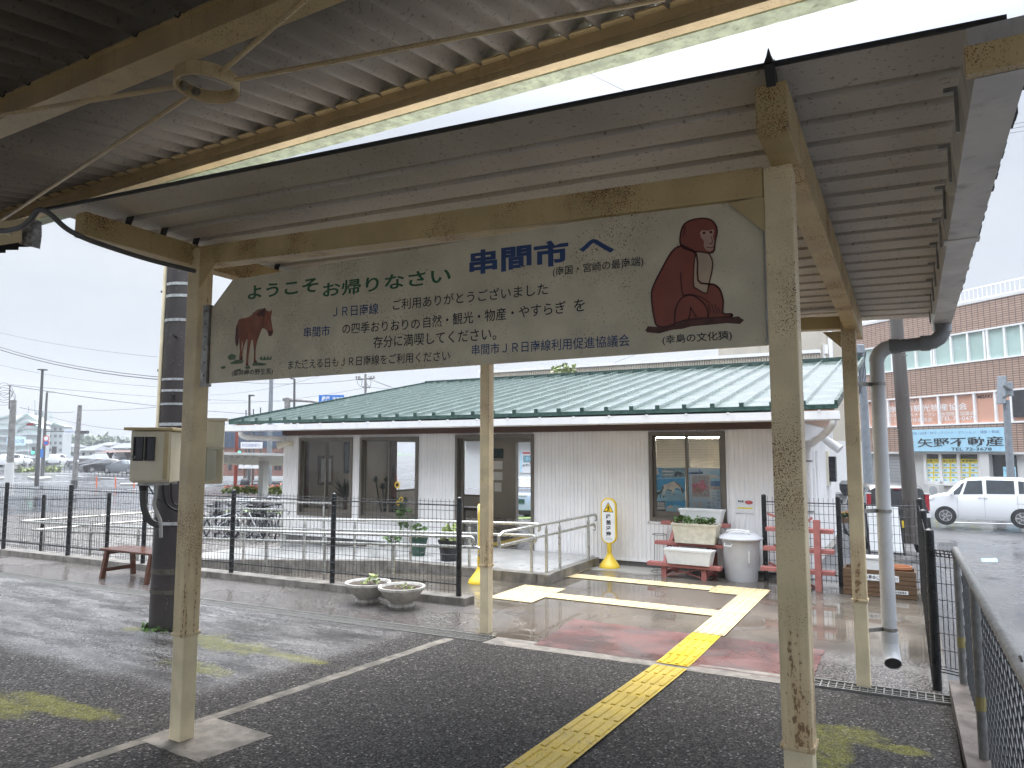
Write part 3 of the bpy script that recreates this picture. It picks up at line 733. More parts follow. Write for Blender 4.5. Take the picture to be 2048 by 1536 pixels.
# gutter stop end and loose plates at the far left corner of the roof
q = MB(); a = [at_d(x, y, 3.6) for x, y in ((40,462),(62,436),(83,444),(84,470),(80,498),(38,488))]
q.prism(a, ray(60,460)*.03); q.build('gutter_stop_end', 'zinc_speckled', plat)
q = MB()
for i, (xs_, y0, y1) in enumerate((((-40,62),486,494),((-40,40),490,500),((-40,14),498,506))):
    a = [at_d(x, y, 3.68+.03*i) for x, y in ((xs_[0],y0-14),(xs_[1],y0-14),(xs_[1]-3,y1),(xs_[0],y1))]; q.prism(a, ray(20,490)*.02)
q.build('loose_plate', 'rubber_black', plat)
q = MB(); a = [at_d(x, y, 3.55) for x, y in ((-60,452),(58,436),(44,462),(44,484),(-60,500))]; q.prism(a, ray(20,470)*.05); q.build('fascia_end', 'platform_beam_paint', plat)
q = MB(); q.tube([at_d(-20,464,3.1), at_d(10,466,3.1), at_d(23,470,3.1)], .006, 6); q.build('wire_end', 'cream_post_paint_clean', plat)

# ------------------------------------------------------------ welcome sign board
fs = Fr((0, 2.715, 0), (1,0,0), (0,-1,0))
sg = thing('welcome_sign', 'cream octagonal welcome board with Japanese lettering, a painted horse and a painted monkey', 'sign', (-1.97, 2.72, .38))
oc = [fs.px(x, y) for x, y in ((427,767),(1533,691),(1529,453),(1467,399),(482,559),(437,640))]
bx0, bx1, bz0, bz1 = -3.497, -.445, .386, .968
oct_ = [(bx0,bz0),(bx1,bz0),(bx1,.86),(bx1-.115,bz1),(bx0+.17,bz1),(bx0,.82)]
MB().prism([fs.p(u,v,0) for u,v in oct_], (0,.018,0)).build('board', 'sign_board_paint', sg)
E = .0012
def phrase(mat, *a):
    mb = MB(); text_px(fs, mb, *a); mb.build('lettering', mat, sg)
phrase('ink_green', 'ようこそ', 496,586,637,569,28,E,.024); phrase('ink_green', 'お帰りなさい', 646,581,902,549,32,E,.018)
for q in (('串間市',939,526,1137,503,51,E,.035),('へ',1158,497,1229,489,31,E,.035),('ＪＲ日南線',666,624,757,617,22,E,.006),('串間市',608,665,660,661,21,E,.010),('串間市ＪＲ日南線利用促進協議会',944,700,1260,680,23,E,.006)): phrase('ink_blue', *q)
for q in (('(南国・宮崎の最南端)',1106,545,1287,523,22,E,.006),('ご利用ありがとうございました',786,610,1096,577,24,E,.007),('の四季おりおりの',685,658,840,647,22,E,.007),('自然・観光・物産・やすらぎ',847,645,1132,614,25,E,.007),('を',1148,612,1170,609,25,E,.007),
    ('存分に満喫してください。',747,685,993,667,25,E,.006),('また逢える日もＪＲ日南線をご利用ください',577,730,900,711,20,E,.006),('(都井岬の野生馬)',464,747,546,743,14,E,.010),('(幸島の文化猿)',1325,681,1464,671,21,E,.012)): phrase('ink_black', *q)
def z4(*p): return [fs.px(400+x*.29297, 400+y*.29297) for x, y in p]
def z5(*p): return [fs.px(900+x*.32227, 380+y*.32227) for x, y in p]
def z4s(p, k=3): return [tuple(v) for v in smoothpts([Vector(q) for q in z4(*p)], k)]
def z5s(p, k=3): return [tuple(v) for v in smoothpts([Vector(q) for q in z5(*p)], k)]
# horse
mb = MB(); kk = 0
for pts in ([(255,850),(270,815),(330,800),(360,780),(400,752),(430,748),(445,740),(452,752),(478,760),(490,748),(491,772),(486,805),(494,865),(500,895),(490,925),(470,927),(458,893),(430,875),(414,902),(400,942),(386,968),(360,955),(340,960),(318,950),(300,962),(275,960),(262,930),(250,890)],
            [(362,950),(392,955),(382,1010),(380,1080),(388,1105),(368,1108),(370,1040)],
            [(325,945),(352,945),(344,990),(333,1060),(330,1095),(330,1128),(314,1130),(318,1060),(323,1000)],
            [(268,935),(288,945),(284,1010),(287,1050),(292,1088),(270,1089),(274,1030)],
            [(290,945),(318,945),(300,1000),(290,1050),(284,1050),(294,995)]):
    kk += .00012; fs.flat(mb, z4s(pts), .0009+kk)
mb.build('painted_horse', 'paint_horse', sg)
mb = MB()
fs.flat(mb, z4s([(254,845),(246,880),(242,960),(252,1002),(266,965),(263,900)]), .0014)
for pts in ([(360,778),(400,748),(430,745),(445,738)], [(430,760),(436,800),(430,850),(432,872)], [(452,752),(468,800),(492,850)], [(470,918),(485,905)], [(318,950),(325,900)], [(385,960),(395,900)], [(300,900),(304,948)],[(282,890),(286,945)],[(330,985),(322,1060)],[(377,1000),(374,1080)],[(448,742),(440,770)]):
    stroke(fs, mb, z4s(pts), .004, .0016)
fs.flat(mb, z4s([(385,782),(420,752),(446,748),(440,800),(424,792),(405,800)]), .0013)
fs.flat(mb, z4s([(465,895),(500,893),(490,926),(471,927)]), .0013)
for pts in ([(314,1118),(331,1116),(332,1130),(312,1132)],[(368,1096),(388,1096),(390,1108),(366,1110)],[(270,1080),(291,1080),(293,1090),(269,1091)]): fs.flat(mb, z4(*pts), .0015)
mb.build('painted_mane_and_tail', 'paint_horse_dark', sg)
mb = MB()
for pts in ([(188,1070),(210,1050),(248,1058),(240,1090),(200,1092)], [(205,1112),(250,1090),(300,1095),(290,1115),(215,1122)], [(355,1120),(375,1105),(460,1118),(440,1130),(360,1132)], [(405,1085),(420,1065),(430,1085),(440,1062),(452,1084),(465,1060),(472,1082),(490,1064),(488,1090),(420,1095)], [(305,1140),(340,1130),(345,1150),(315,1155)], [(140,1140),(170,1132),(178,1148),(150,1155)], [(240,1160),(280,1150),(275,1170)]):
    fs.flat(mb, z4(*pts), .0008)
mb.build('painted_grass', 'paint_grass', sg)
# monkey
mb = MB()
rock = [(1212,872),(1228,846),(1320,852),(1400,836),(1480,808),(1560,800),(1640,790),(1740,790),(1790,784),(1826,808),(1800,832),(1720,826),(1620,836),(1500,846),(1440,862),(1380,868),(1300,890),(1225,884)]
fs.flat(mb, z5(*rock), .0008); mb.build('painted_rock', 'paint_rock', sg)
mb = MB()
body = [(1440,345),(1400,362),(1370,395),(1340,445),(1300,520),(1268,585),(1252,640),(1256,720),(1268,790),(1285,842),(1340,850),(1400,830),(1480,805),(1600,795),(1700,790),(1748,784),(1745,770),(1694,765),(1696,690),(1676,620),(1640,588),(1600,583),(1540,560),(1530,400)]
head = [(1440,240),(1460,208),(1510,184),(1580,177),(1625,190),(1652,225),(1658,265),(1646,320),(1640,375),(1615,393),(1570,386),(1520,382),(1470,370),(1440,350),(1428,320),(1432,270)]
fs.flat(mb, z5s(body), .0011); fs.flat(mb, z5s(head), .0015)
mb.build('painted_monkey', 'paint_monkey', sg)
mb = MB(); fs.flat(mb, z5s([(1528,388),(1518,440),(1514,510),(1512,585),(1530,612),(1588,642),(1604,600),(1614,540),(1630,470),(1626,425),(1600,392),(1560,384)]), .0018); mb.build('painted_chest', 'paint_chest', sg)
mb = MB(); fs.flat(mb, z5s([(1552,268),(1565,251),(1600,254),(1630,246),(1640,256),(1632,290),(1644,322),(1638,350),(1634,370),(1612,380),(1590,372),(1576,348),(1576,318),(1560,298)]), .0019); mb.build('painted_face', 'paint_skin', sg)
mb = MB()
for pts, wd in ((head+head[:1],.006),(body+body[:1],.007),([(1530,385),(1518,440),(1512,585),(1530,612),(1590,642),(1604,600),(1632,460),(1605,390)],.005),
    ([(1395,825),(1400,745),(1430,680),(1480,652),(1530,665),(1580,710),(1602,760),(1600,790)],.006),([(1432,515),(1436,590),(1446,655)],.005),([(1446,655),(1500,650),(1560,665),(1610,700)],.004),
    ([(1495,725),(1490,770),(1482,800)],.005),([(1495,730),(1530,790)],.005),([(1605,712),(1618,760)],.004),([(1625,710),(1640,765)],.004),([(1645,712),(1660,765)],.004),([(1665,730),(1678,765)],.004),
    ([(1440,232),(1460,235),(1450,285)],.004),([(1620,290),(1628,310),(1625,335),(1612,330)],.003),([(1595,355),(1620,360),(1638,352)],.003)):
    stroke(fs, mb, z5s(pts), wd, .0022)
for cx, cy_ in ((1577,267),(1620,262)): fs.flat(mb, z5(*[(cx+11*math.cos(PI*k/5), cy_+9*math.sin(PI*k/5)) for k in range(10)]), .0023)
mb.build('painted_outline', 'paint_monkey_dark', sg)
# angle brackets at both ends and the corner irons
mb = MB().box(bx0-.055,2.70,bz0-.02,bx0-.012,2.712,.84).box(bx0-.014,2.70,bz0-.02,bx0-.004,2.735,.84)
for k in range(6): mb.cyl((bx0-.03,2.70,.43+k*.075),(bx0-.03,2.694,.43+k*.075),.006,n=6)
mb.build('bracket', 'steel_bracket', sg)
mb = MB().box(bx1+.004,2.70,bz0,bx1+.020,2.735,.865)
mb.bar((bx1+.004,2.712,.868),(bx1-.112,2.712,.975),.03,.012,(0,1,0))
for k in range(6): mb.cyl((bx1+.010,2.70,.42+k*.08),(bx1+.010,2.696,.42+k*.08),.005,n=6)
mb.build('bracket', 'steel_bracket', sg)
# ------------------------------------------------------------ station building
SY, SB, SX0, SX1, ZT = 10.5, 15.6, -11.16, -1.37, .31
st = thing('station_building', 'low white ribbed station building with a green standing seam roof', 'building', ((SX0+SX1)/2, SY, -1.73))
def ribs(mb, x0, x1, z0, z1, y, pitch=.066, dep=.010):
    """vertical ribbed siding on a wall facing the platform"""
    n = max(1, round((x1-x0)/pitch)); p = (x1-x0)/n; pr = []
    for i in range(n):
        a = x0+i*p; pr += [(a, y), (a+p*.62, y), (a+p*.72, y-dep), (a+p*.92, y-dep)]
    pr.append((x1, y)); m = len(pr)
    mb.add([(x, yy, z) for z in (z0, z1) for x, yy in pr], [(i, i+1, m+i+1, m+i) for i in range(m-1)])
W1 = (-10.71,-9.32,-1.26,.26); W2 = (-9.13,-7.77,-1.26,.26); DR = (-6.97,-5.43,-1.66,.28); W3 = (-3.47,-2.34,-1.035,.285)
mb = MB()
segs = [(SX0,W1[0],-1.64,ZT),(W1[0],W1[1],-1.64,W1[2]),(W1[0],W1[1],W1[3],ZT),(W1[1],W2[0],-1.64,ZT),(W2[0],W2[1],-1.64,W2[2]),(W2[0],W2[1],W2[3],ZT),
        (W2[1],DR[0],-1.64,ZT),(DR[0],DR[1],DR[3],ZT),(DR[1],W3[0],-1.64,ZT),(W3[0],W3[1],-1.64,W3[2]),(W3[0],W3[1],W3[3],ZT),(W3[1],SX1,-1.64,ZT)]
for x0,x1,z0,z1 in segs:
    ribs(mb, x0, x1, z0, z1, SY)
mb.build('front_siding', 'white_siding', st)
mb = MB()
for x0,x1,z0,z1 in segs: mb.box(x0,SY+.015,z0-.04 if z0 == -1.64 else z0,x1,SY+.15,z1)
mb.build('front_wall_lining', 'interior_wall', st)
mb = MB()
def siderib(mb, y0, y1, z0, z1, x, s, pitch=.066):
    n = max(1, round((y1-y0)/pitch)); p = (y1-y0)/n; pr = []
    for i in range(n):
        a = y0+i*p; pr += [(x,a),(x,a+p*.62),(x+s*.010,a+p*.72),(x+s*.010,a+p*.92)]
    pr.append((x,y1)); m = len(pr)
    mb.add([(xx,yy,z) for z in (z0,z1) for xx,yy in pr], [(i,i+1,m+i+1,m+i) for i in range(m-1)])
siderib(mb, SY, SB, -1.64, .40, SX1, 1); mb.build('side_siding', 'white_siding', st)
# left wall with a window near the back corner
LWY = (13.85, 15.35)
mb = MB()
mb.box(SX0,SY+.15,-1.8,SX0+.14,LWY[0],.42).box(SX0,LWY[0],-1.8,SX0+.14,LWY[1],-1.0).box(SX0,LWY[0],.22,SX0+.14,LWY[1],.42).box(SX0,LWY[1],-1.8,SX0+.14,SB,.42)
mb.build('left_wall', 'interior_wall', st)
# back wall with glazed openings and a door opening
OA = (-10.9,-9.3,-1.15,.25); OB = (-8.5,-7.1,-1.66,.22)
mb = MB()
for x0,x1,z0,z1 in [(SX0+.14,OA[0],-1.8,1.4),(OA[0],OA[1],-1.8,OA[2]),(OA[0],OA[1],OA[3],1.4),(OA[1],OB[0],-1.8,1.4),(OB[0],OB[1],OB[3],1.4),(OB[1],SX1-.02,-1.8,1.4)]: mb.box(x0,SB-.14,z0,x1,SB,z1)
mb.build('back_wall', 'interior_grey', st)
MB().box(SX1-.16,SY+.15,-1.8,SX1-.005,SB-.14,.42).box(-5.2,SY+.15,-1.8,-5.08,SB-.14,.5).build('inner_wall', 'interior_wall', st)
MB().box(SX0+.14,SY+.0,-1.8,SX1-.16,SB-.14,-1.645).build('floor', 'interior_floor', st)
MB().box(SX0+.141,SY+.151,.42,SX1-.161,SB-.141,.47).build('ceiling', 'ceiling_white', st)
# plinth, base trim, header board, wall top trims
MB().box(SX0+.02,SY-.012+.02,-2.3,DR[0],SY+.13,-1.655).box(DR[1],SY+.008,-1.80,SX1-.01,SY+.13,-1.655).build('plinth', 'plinth_concrete', st)
mb = MB()
for x0, x1 in ((SX0,DR[0]),(DR[1],SX1+.012)): mb.box(x0,SY-.022,-1.655,x1,SY-.002,-1.63)
mb.build('base_trim', 'white_trim', st)
MB().box(SX0,SY-.045,ZT-.002,SX1+.012,SY+.12,.49).build('header_board', 'brown_wood', st)
for a in (W1, W2): MB().box(a[0]-.03,SY-.016,a[2]-.05,a[1]+.03,SY-.002,a[2]-.035).build('window_trim', 'white_trim', st)
mb = MB(); a = W3; mb.box(a[0]-.03,SY-.018,a[2]-.04,a[1]+.03,SY-.002,a[2]-.015).box(a[0]-.04,SY-.018,a[2]-.04,a[0]-.012,SY-.002,ZT-.003).box(a[1]+.012,SY-.018,a[2]-.04,a[1]+.03,SY-.002,ZT-.003)
mb.build('window_trim', 'white_trim', st)
# windows
def window(name, a, mats=('bronze_frame',), overlap=True, label=None):
    x0,x1,z0,z1 = a; f = .05
    mb = MB(); mb.box(x0,SY-.03,z0,x0+f,SY+.09,z1).box(x1-f,SY-.03,z0,x1,SY+.09,z1).box(x0+f,SY-.03,z0,x1-f,SY+.09,z0+f).box(x0+f,SY-.03,z1-f,x1-f,SY+.09,z1)
    wd = mb.build(name, 'bronze_frame', st)
    if label: wd['label'] = label
    xm = (x0+x1)/2
    for (p0, p1, y) in ((x0+f, xm+.02, SY+.045), (xm-.02, x1-f, SY+.005)):
        s = .035; m2 = MB(); m2.box(p0,y,z0+f,p0+s,y+.03,z1-f).box(p1-s,y,z0+f,p1,y+.03,z1-f).box(p0+s,y,z0+f,p1-s,y+.03,z0+f+.09).box(p0+s,y,z1-f-.03,p1-s,y+.03,z1-f)
        m2.build('sash', 'bronze_frame', wd)
        MB().poly([(p0+s,y+.015,z0+f+.09),(p1-s,y+.015,z0+f+.09),(p1-s,y+.015,z1-f-.03),(p0+s,y+.015,z1-f-.03)]).build('pane', 'window_glass', wd)
    return wd
window('window', W1); window('window', W2); w3 = window('window', W3, label='window with cream blinds and posters behind the glass')
mb = MB(); z = W3[3]-.115
while z > -.42: mb.box(W3[0]+.09,SY+.10,z,W3[1]-.09,SY+.118,z+.017); z -= .024
mb.box(W3[0]+.3,SY+.108,-.42,W3[0]+.304,SY+.11,.2).box(W3[1]-.35,SY+.108,-.42,W3[1]-.346,SY+.11,.2)
mb.build('blind', 'blind_cream', w3)
# back openings frames and left window
mb = MB()
for x in (OA[0],OA[1]-.05,-10.1): mb.box(x,SB-.10,OA[2],x+.05,SB-.04,OA[3])
mb.box(OA[0]+.05,SB-.1,OA[2],OA[1]-.05,SB-.04,OA[2]+.05)
mb.build('back_window_frame', 'bronze_frame', st)
MB().box(SX0+.04,LWY[0],-1.0,SX0+.1,LWY[0]+.05,.22).box(SX0+.04,LWY[1]-.05,-1.0,SX0+.1,LWY[1],.22).box(SX0+.04,LWY[0]+.05,-1.0,SX0+.1,LWY[1]-.05,-.95).build('side_window_frame', 'bronze_frame', st)
# door: open doorway with bronze jambs, one sliding leaf pushed back
mb = MB(); x0,x1,z0,z1 = DR
mb.box(x0,SY-.03,z0,x0+.05,SY+.12,z1).box(x1-.05,SY-.03,z0,x1,SY+.12,z1).box(x0+.05,SY-.03,z1-.06,x1-.05,SY+.12,z1)
dj = mb.build('doorway', 'bronze_frame', st)
mb = MB(); mb.box(x0+.06,SY+.06,z0+.02,x0+.12,SY+.09,z1-.07); mb.build('door_edge', 'bronze_frame', dj)
# roof: single pitch rising to the back, standing seams, eave drip, rakes
EY, EZ, RY, RZ = 9.80, .585, 16.45, 1.90; RX0, RX1 = -11.93, -.80
def rz_(y): return EZ+(RZ-EZ)*(y-EY)/(RY-EY)
MB().prism([(RX0,EY,EZ),(RX0,RY,RZ),(RX0,RY,RZ-.05),(RX0,EY,EZ-.05)], (RX1-RX0,0,0)).build('roof', 'green_roof', st)
roof = COL.objects['roof'] if 'roof' in COL.objects else None
mb = MB(); n = round((RX1-RX0)/.385)
for i in range(n+1):
    x = RX0+(RX1-RX0)*i/n
    if i in (0, n): continue
    mb.bar((x,EY-.01,EZ+.022),(x,RY,RZ+.022),.030,.042)
mb.build('standing_seam', 'green_roof', roof)
mb = MB()
for i in range(1, n):
    x = RX0+(RX1-RX0)*i/n; mb.box(x-.03,EY-.03,EZ+.003,x+.03,EY-.005,EZ+.056)
mb.box(RX0-.01,EY-.028,EZ-.055,RX1+.01,EY-.003,EZ+.002); mb.build('eave_edge', 'green_roof_edge', roof)
mb = MB()
for x in (RX0,RX1): mb.bar((x,EY-.02,EZ+.0),(x,RY,RZ),.04,.10)
mb.bar((RX0,RY,RZ+.03),(RX1,RY,RZ+.03),.16,.07); mb.build('verge', 'green_roof_edge', roof)
# eave gutter
mb = MB(); mb.add([(x,y,z) for x in (RX0-.06,RX1+.04) for y,z in ((EY-.12,.50),(EY-.12,.395),(EY-.03,.38),(EY-.0,.45))], [(0,1,5,4),(1,2,6,5),(2,3,7,6),(0,1,2,3),(7,6,5,4),(3,0,4,7)])
gt = mb.build('gutter', 'white_trim', st)
mb = MB()
for i in range(20): x = RX0+.3+i*.56; mb.box(x-.012,EY-.135,.49,x+.012,EY-.10,.512)
mb.build('gutter_clip', 'white_trim', gt)
MB().prism([(RX0+.02,EY,.40),(RX0+.02,SY-.05,.495),(RX0+.02,SY-.05,.505),(RX0+.02,EY,.41)], (RX1-RX0-.04,0,0)).build('soffit', 'white_trim', st)
# wooden gable soffits and upper side wall
def gable(x0, x1, name):
    MB().prism([(x0,EY+.05,EZ-.06),(x0,RY-.05,rz_(RY)-.06),(x0,RY-.05,rz_(RY)-.075),(x0,EY+.05,EZ-.075)], (x1-x0,0,0)).build(name, 'soffit_wood', st)
gable(SX1+.012, RX1-.03, 'gable_soffit'); gable(RX0+.03, SX0-.01, 'gable_soffit')
MB().prism([(SX0+.10,SY+.2,.421),(SX0+.10,SB,.421),(SX0+.10,SB,1.63),(SX0+.10,SY+.2,.66)], (-.1,0,0)).build('upper_side_wall', 'soffit_wood', st)
MB().prism([(SX1-.10,SY+.2,.421),(SX1-.10,SB,.421),(SX1-.10,SB,rz_(SB)-.08),(SX1-.10,SY+.2,rz_(SY)-.05)], (.1,0,0)).build('upper_side_wall', 'soffit_wood', st)
# downpipes at the right hand side and left corner lamp
x = SX1+.10
p = MB().tube(smoothpts([V(x+.42,EY-.06,.40),V(x+.42,EY-.04,.33),V(x+.30,EY+.2,.22),V(x+.06,SY+.28,.10),V(x,SY+.35,.0),V(x,SY+.35,-1.75)]), .045, 12).build('downpipe', 'white_trim', st, smooth=True)
mb = MB()
for z in (-.15,-.85): mb.lathe([(.05,0),(.05,.02)],(x,SY+.35,z),12)
mb.build('pipe_band', 'galvanised', p)
MB().tube([(x-.02,SY+1.1,-.25),(x-.02,SY+1.1,-1.75)], .028, 10).tube([(x-.02,SY+1.5,.0),(x-.02,SY+1.5,-1.75)], .02, 10).build('downpipe', 'white_trim', st, smooth=True)
q = at_x(1643,890,x+.12)
mb = MB(); c = V(x+.15,SY+1.6,.12); mb.cyl(c+V(-.1,0,.1), c+V(.16,-.05,-.10), .055, .075, 14); mb.bar(c+V(-.1,0,.1), V(SX1,SY+1.6,.2), .03,.03); mb.build('spotlight', 'white_trim', st, smooth=True)
mb = MB(); mb.box(SX1+.01,SY+3.6,-.62,SX1+.05,SY+3.9,.0); mb.build('meter_box', 'box_cream', st)
MB().box(SX1+.05,SY+3.62,-.55,SX1+.16,SY+3.88,-.1).build('meter', 'picture_dark', st)
x = SX0+.03
mb = MB(); c = V(-11.02,SY-.14,.15); mb.cyl(c+V(.10,.08,.02), c+V(-.12,-.04,-.05), .035, .075, 14).cyl(V(-10.93,SY-.02,.15),V(-10.93,SY-.06,.15),.06,n=14).bar(c+V(.10,.08,.02),V(-10.93,SY-.05,.15),.03,.03)
mb.build('floodlight', 'box_cream', st, smooth=True)
lp = MB().tube(smoothpts([V(-11.55,EY-.05,.39),V(-11.55,EY-.04,.32),V(-11.5,EY+.05,.27),V(-11.3,EY+.45,.25),V(-11.12,SY-.02,.24)]), .05, 12).build('downpipe', 'white_trim', st, smooth=True)
# ceiling lamps that are lit
for k, (x, y, l) in enumerate(((-3.75,12.2,.9),(-2.75,12.2,1.1),(-3.0,13.6,1.2),(-6.3,12.6,1.2),(-8.6,13.6,1.2))):
    t = MB().box(x-l/2,y-.06,.225 if x > -5 else .36,x+l/2,y+.06,.25 if x > -5 else .385).build('ceiling_lamp', 'lamp_tube' if x > -5 else 'lamp_tube_dim', st)
# things inside the waiting room
def inroom(name, label, cat, mat, x0,y0,z0,x1,y1,z1, group=None):
    return tag(MB().box(x0,y0,z0,x1,y1,z1).build(name, mat, bevel=.004), label, cat, group)
X = SX0+.145
def wallpic(y, z0, w_, h_, fm, label, inner):
    t = thing('framed_picture', label, 'picture', (X, y, z0), group='pictures on the waiting room wall')
    MB().box(X,y-w_/2,z0,X+.025,y+w_/2,z0+h_).build('frame', fm, t)
    MB().box(X+.0251,y-w_/2+.06,z0+.06,X+.028,y+w_/2-.06,z0+h_-.06).build('print', inner, t)
wallpic(11.55, -.72, .42, .62, 'timber_brown', 'wide brown wooden frame on the wall behind the leftmost window', 'paper_white')
wallpic(12.25, -.50, .26, .72, 'picture_dark', 'narrow black framed picture on the wall at the edge of the leftmost window', 'photo_dark')
inroom('wooden_column','dark brown wooden column inside the waiting room by the leftmost window frame','column','timber_brown',-11.0,10.8,-1.64,-10.86,10.92,.42)
inroom('wooden_column','dark brown wooden column inside the room behind the second window','column','timber_brown',-10.95,13.6,-1.64,-10.82,13.76,.42)
def rosette(mb, c, n, ln, wd, droop=.5, up=.6, seed=1):
    rnd = random.Random(seed)
    for i in range(n):
        a = 2*PI*i*.381966*1.0+rnd.random(); e = R(15+70*rnd.random()); L_ = ln*(.7+.5*rnd.random())
        d = V(math.cos(a)*math.cos(e), math.sin(a)*math.cos(e), math.sin(e)); s = d.cross(V(0,0,1)).normalized()*wd
        p0 = V(c); p1 = p0+d*L_*.5; p2 = p0+d*L_+V(0,0,-droop*L_*.3)
        mb.add([p0-s*.4,p0+s*.4,p1+s,p1-s,p2], [(0,1,2,3),(3,2,4)])
def leafball(mb, c, r, n, size, seed=0, flat=1.):
    rnd = random.Random(seed)
    for i in range(n):
        u = V(rnd.gauss(0,1), rnd.gauss(0,1), rnd.gauss(0,1)).normalized()*(rnd.random()**.4)
        p = V(c[0]+u.x*r[0], c[1]+u.y*r[1], c[2]+u.z*r[2])
        d = V(rnd.gauss(0,1), rnd.gauss(0,1), rnd.gauss(0,.7)).normalized(); s = d.cross(V(rnd.gauss(0,1),rnd.gauss(0,1),rnd.gauss(0,1))).normalized()
        L_ = size*(.6+.8*rnd.random()); w_ = L_*.38*flat
        mb.add([p, p+d*L_*.5+s*w_, p+d*L_, p+d*L_*.5-s*w_], [(0,1,2,3)])
t = thing('potted_yucca', 'spiky potted yucca behind the glass of the leftmost station window', 'plant', (-9.95,11.0,-1.64))
MB().lathe([(.12,0),(.16,.28),(.17,.30)],(-9.95,11.0,-1.64)).build('pot', 'planter_white', t)
MB().tube([(-9.95,11,-1.36),(-9.94,11,-.95)],.03).build('stem', 'timber_brown', t)
mb = MB(); rosette(mb, (-9.94,11,-.95), 46, .52, .022, seed=3); mb.build('foliage', 'leaf_dark', t)
t = thing('dracaena', 'tall bare stemmed plant with three tufts behind the second station window', 'plant', (-9.02,11.1,-1.64))
MB().lathe([(.13,0),(.17,.26),(.18,.28)],(-9.02,11.1,-1.64)).build('pot', 'pot_black', t)
sm = MB(); fo = MB()
for k, (dx, dz) in enumerate(((-.22,-.62),(.04,-.62),(.20,-.42),(-.05,-.75))):
    sm.tube([(-9.02,11.1,-1.38),(-9.02+dx*.6,11.1,-1.0),(-9.02+dx,11.1,dz)], .014, 6); rosette(fo, (-9.02+dx,11.1,dz), 22, .16, .02, seed=k)
leafball(fo, (-8.7,11.1,-1.05), (.22,.15,.16), 90, .10, 5)
sm.build('stem', 'leaf_dark', t); fo.build('foliage', 'leaf_dark', t)
t = thing('sunflower', 'small sunflowers standing outside the second station window', 'plant', (-7.95,10.25,-1.72))
MB().lathe([(.09,0),(.12,.22),(.125,.24)],(-7.95,10.25,-1.72)).build('pot', 'planter_white', t)
sm = MB(); fl = MB(); ce = MB(); lf = MB()
for dx, z, r_ in ((-.07,-.60,.075),(.02,-.85,.05),(-.05,-.92,.05)):
    sm.tube([(-7.95,10.25,-1.5),(-7.95+dx,10.25,z)], .006, 6)
    for i in range(14):
        a = 2*PI*i/14; fl.add([(-7.95+dx,10.22,z),(-7.95+dx+r_*math.cos(a-.2)*.7,10.215,z+r_*math.sin(a-.2)*.7),(-7.95+dx+r_*math.cos(a),10.22,z+r_*math.sin(a)),(-7.95+dx+r_*math.cos(a+.2)*.7,10.215,z+r_*math.sin(a+.2)*.7)], [(0,1,2,3)])
    ce.cyl((-7.95+dx,10.215,z),(-7.95+dx,10.205,z),r_*.42,n=12)
leafball(lf, (-7.92,10.25,-1.15), (.14,.08,.26), 60, .10, 8)
sm.build('stem', 'leaf_green', t); lf.build('foliage', 'leaf_green', t); fl.build('petals', 'flower_yellow', t); ce.build('flower_centre', 'soil', t)
t = thing('waiting_bench', 'low wooden bench inside the open station doorway', 'bench', (-8.4,13.4,-1.645))
MB().box(-8.9,13.2,-1.28,-8.02,13.6,-1.22).build('seat', 'deck_wood', t)
for x in (-8.8,-8.12): MB().box(x,13.25,-1.645,x+.08,13.55,-1.281).build('leg', 'deck_wood', t)
for k, (x, z, w_, h_) in enumerate(((-9.15,-.18,.30,.24),(-9.15,-.45,.28,.2),(-9.13,-.72,.26,.2),(-9.1,-1.0,.2,.22))):
    tag(MB().box(x,SB-.150,z,x+w_,SB-.142,z+h_).build('wall_notice', 'photo_dark' if k == 0 else 'paper_white'), ['dark photo notice pinned on the grey wall panel inside the doorway','white notice under the dark photo inside the doorway','white notice in the middle of the column of notices inside the doorway','lowest small notice on the grey wall panel inside the doorway'][k], 'notice', 'notices inside the doorway')
tag(MB().prism([(-6.6,10.9,-1.638),(-6.3,10.9,-1.638),(-6.3,13.5,-1.638),(-6.6,13.5,-1.638)], (0,0,.008)).build('tactile_strip', 'tactile_yellow'), 'yellow tactile strip on the floor inside the station doorway', 'tactile paving', 'tactile paving')
# posters behind the office window
fw = Fr((0,SY+.034,0),(1,0,0),(0,-1,0))
def poster(name, label, rect, mat, fr=None, d=0, cat='poster', group=None):
    fr = fr or fw; u0,v0,u1,v1 = rect
    o = thing(name, label, cat, fr.p(u0,v0,d), group=group)
    fr.box(MB(), u0,v0,u1,v1,d-.002,d).build('sheet', mat, o) if False else None
    m_ = MB(); fr.box(m_,u0,v0,u1,v1,d-.002,d); m_.build('sheet', mat, o); return o
def w3(x, y): return 1280+x*.13671, 850+y*.13671
def rr(x0,y0,x1,y1,fr=fw):
    a = fr.px(*w3(x0,y0)); b = fr.px(*w3(x1,y1)); a2 = fr.px(*w3(x0,y1)); return (a[0], b[1], b[0], a[1])
def patch(o, name, pts, mat, d, fr=fw):
    m_ = MB(); fr.flat(m_, [fr.px(*w3(*p)) for p in pts], d); return m_.build(name, mat, o)
fA = Fr((0,SY+.068,0),(1,0,0),(0,-1,0))   # left sash pane is further in
pa = poster('horse_poster', 'blue poster of grazing horses behind the left window pane', rr(200,622,672,1290,fA), 'paper_blue_light', fA)
patch(pa, 'photo', [(205,625),(318,625),(318,775),(205,780)], 'paper_blue', .001, fA)
patch(pa, 'photo', [(322,628),(492,628),(492,770),(322,775)], 'photo_teal', .001, fA)
patch(pa, 'photo', [(496,632),(658,630),(660,760),(496,770)], 'photo_teal', .001, fA)
patch(pa, 'photo', [(208,795),(660,775),(668,1100),(214,1115)], 'paper_blue', .001, fA)
patch(pa, 'photo', [(378,1115),(668,1108),(672,1285),(382,1285)], 'paper_blue', .001, fA)
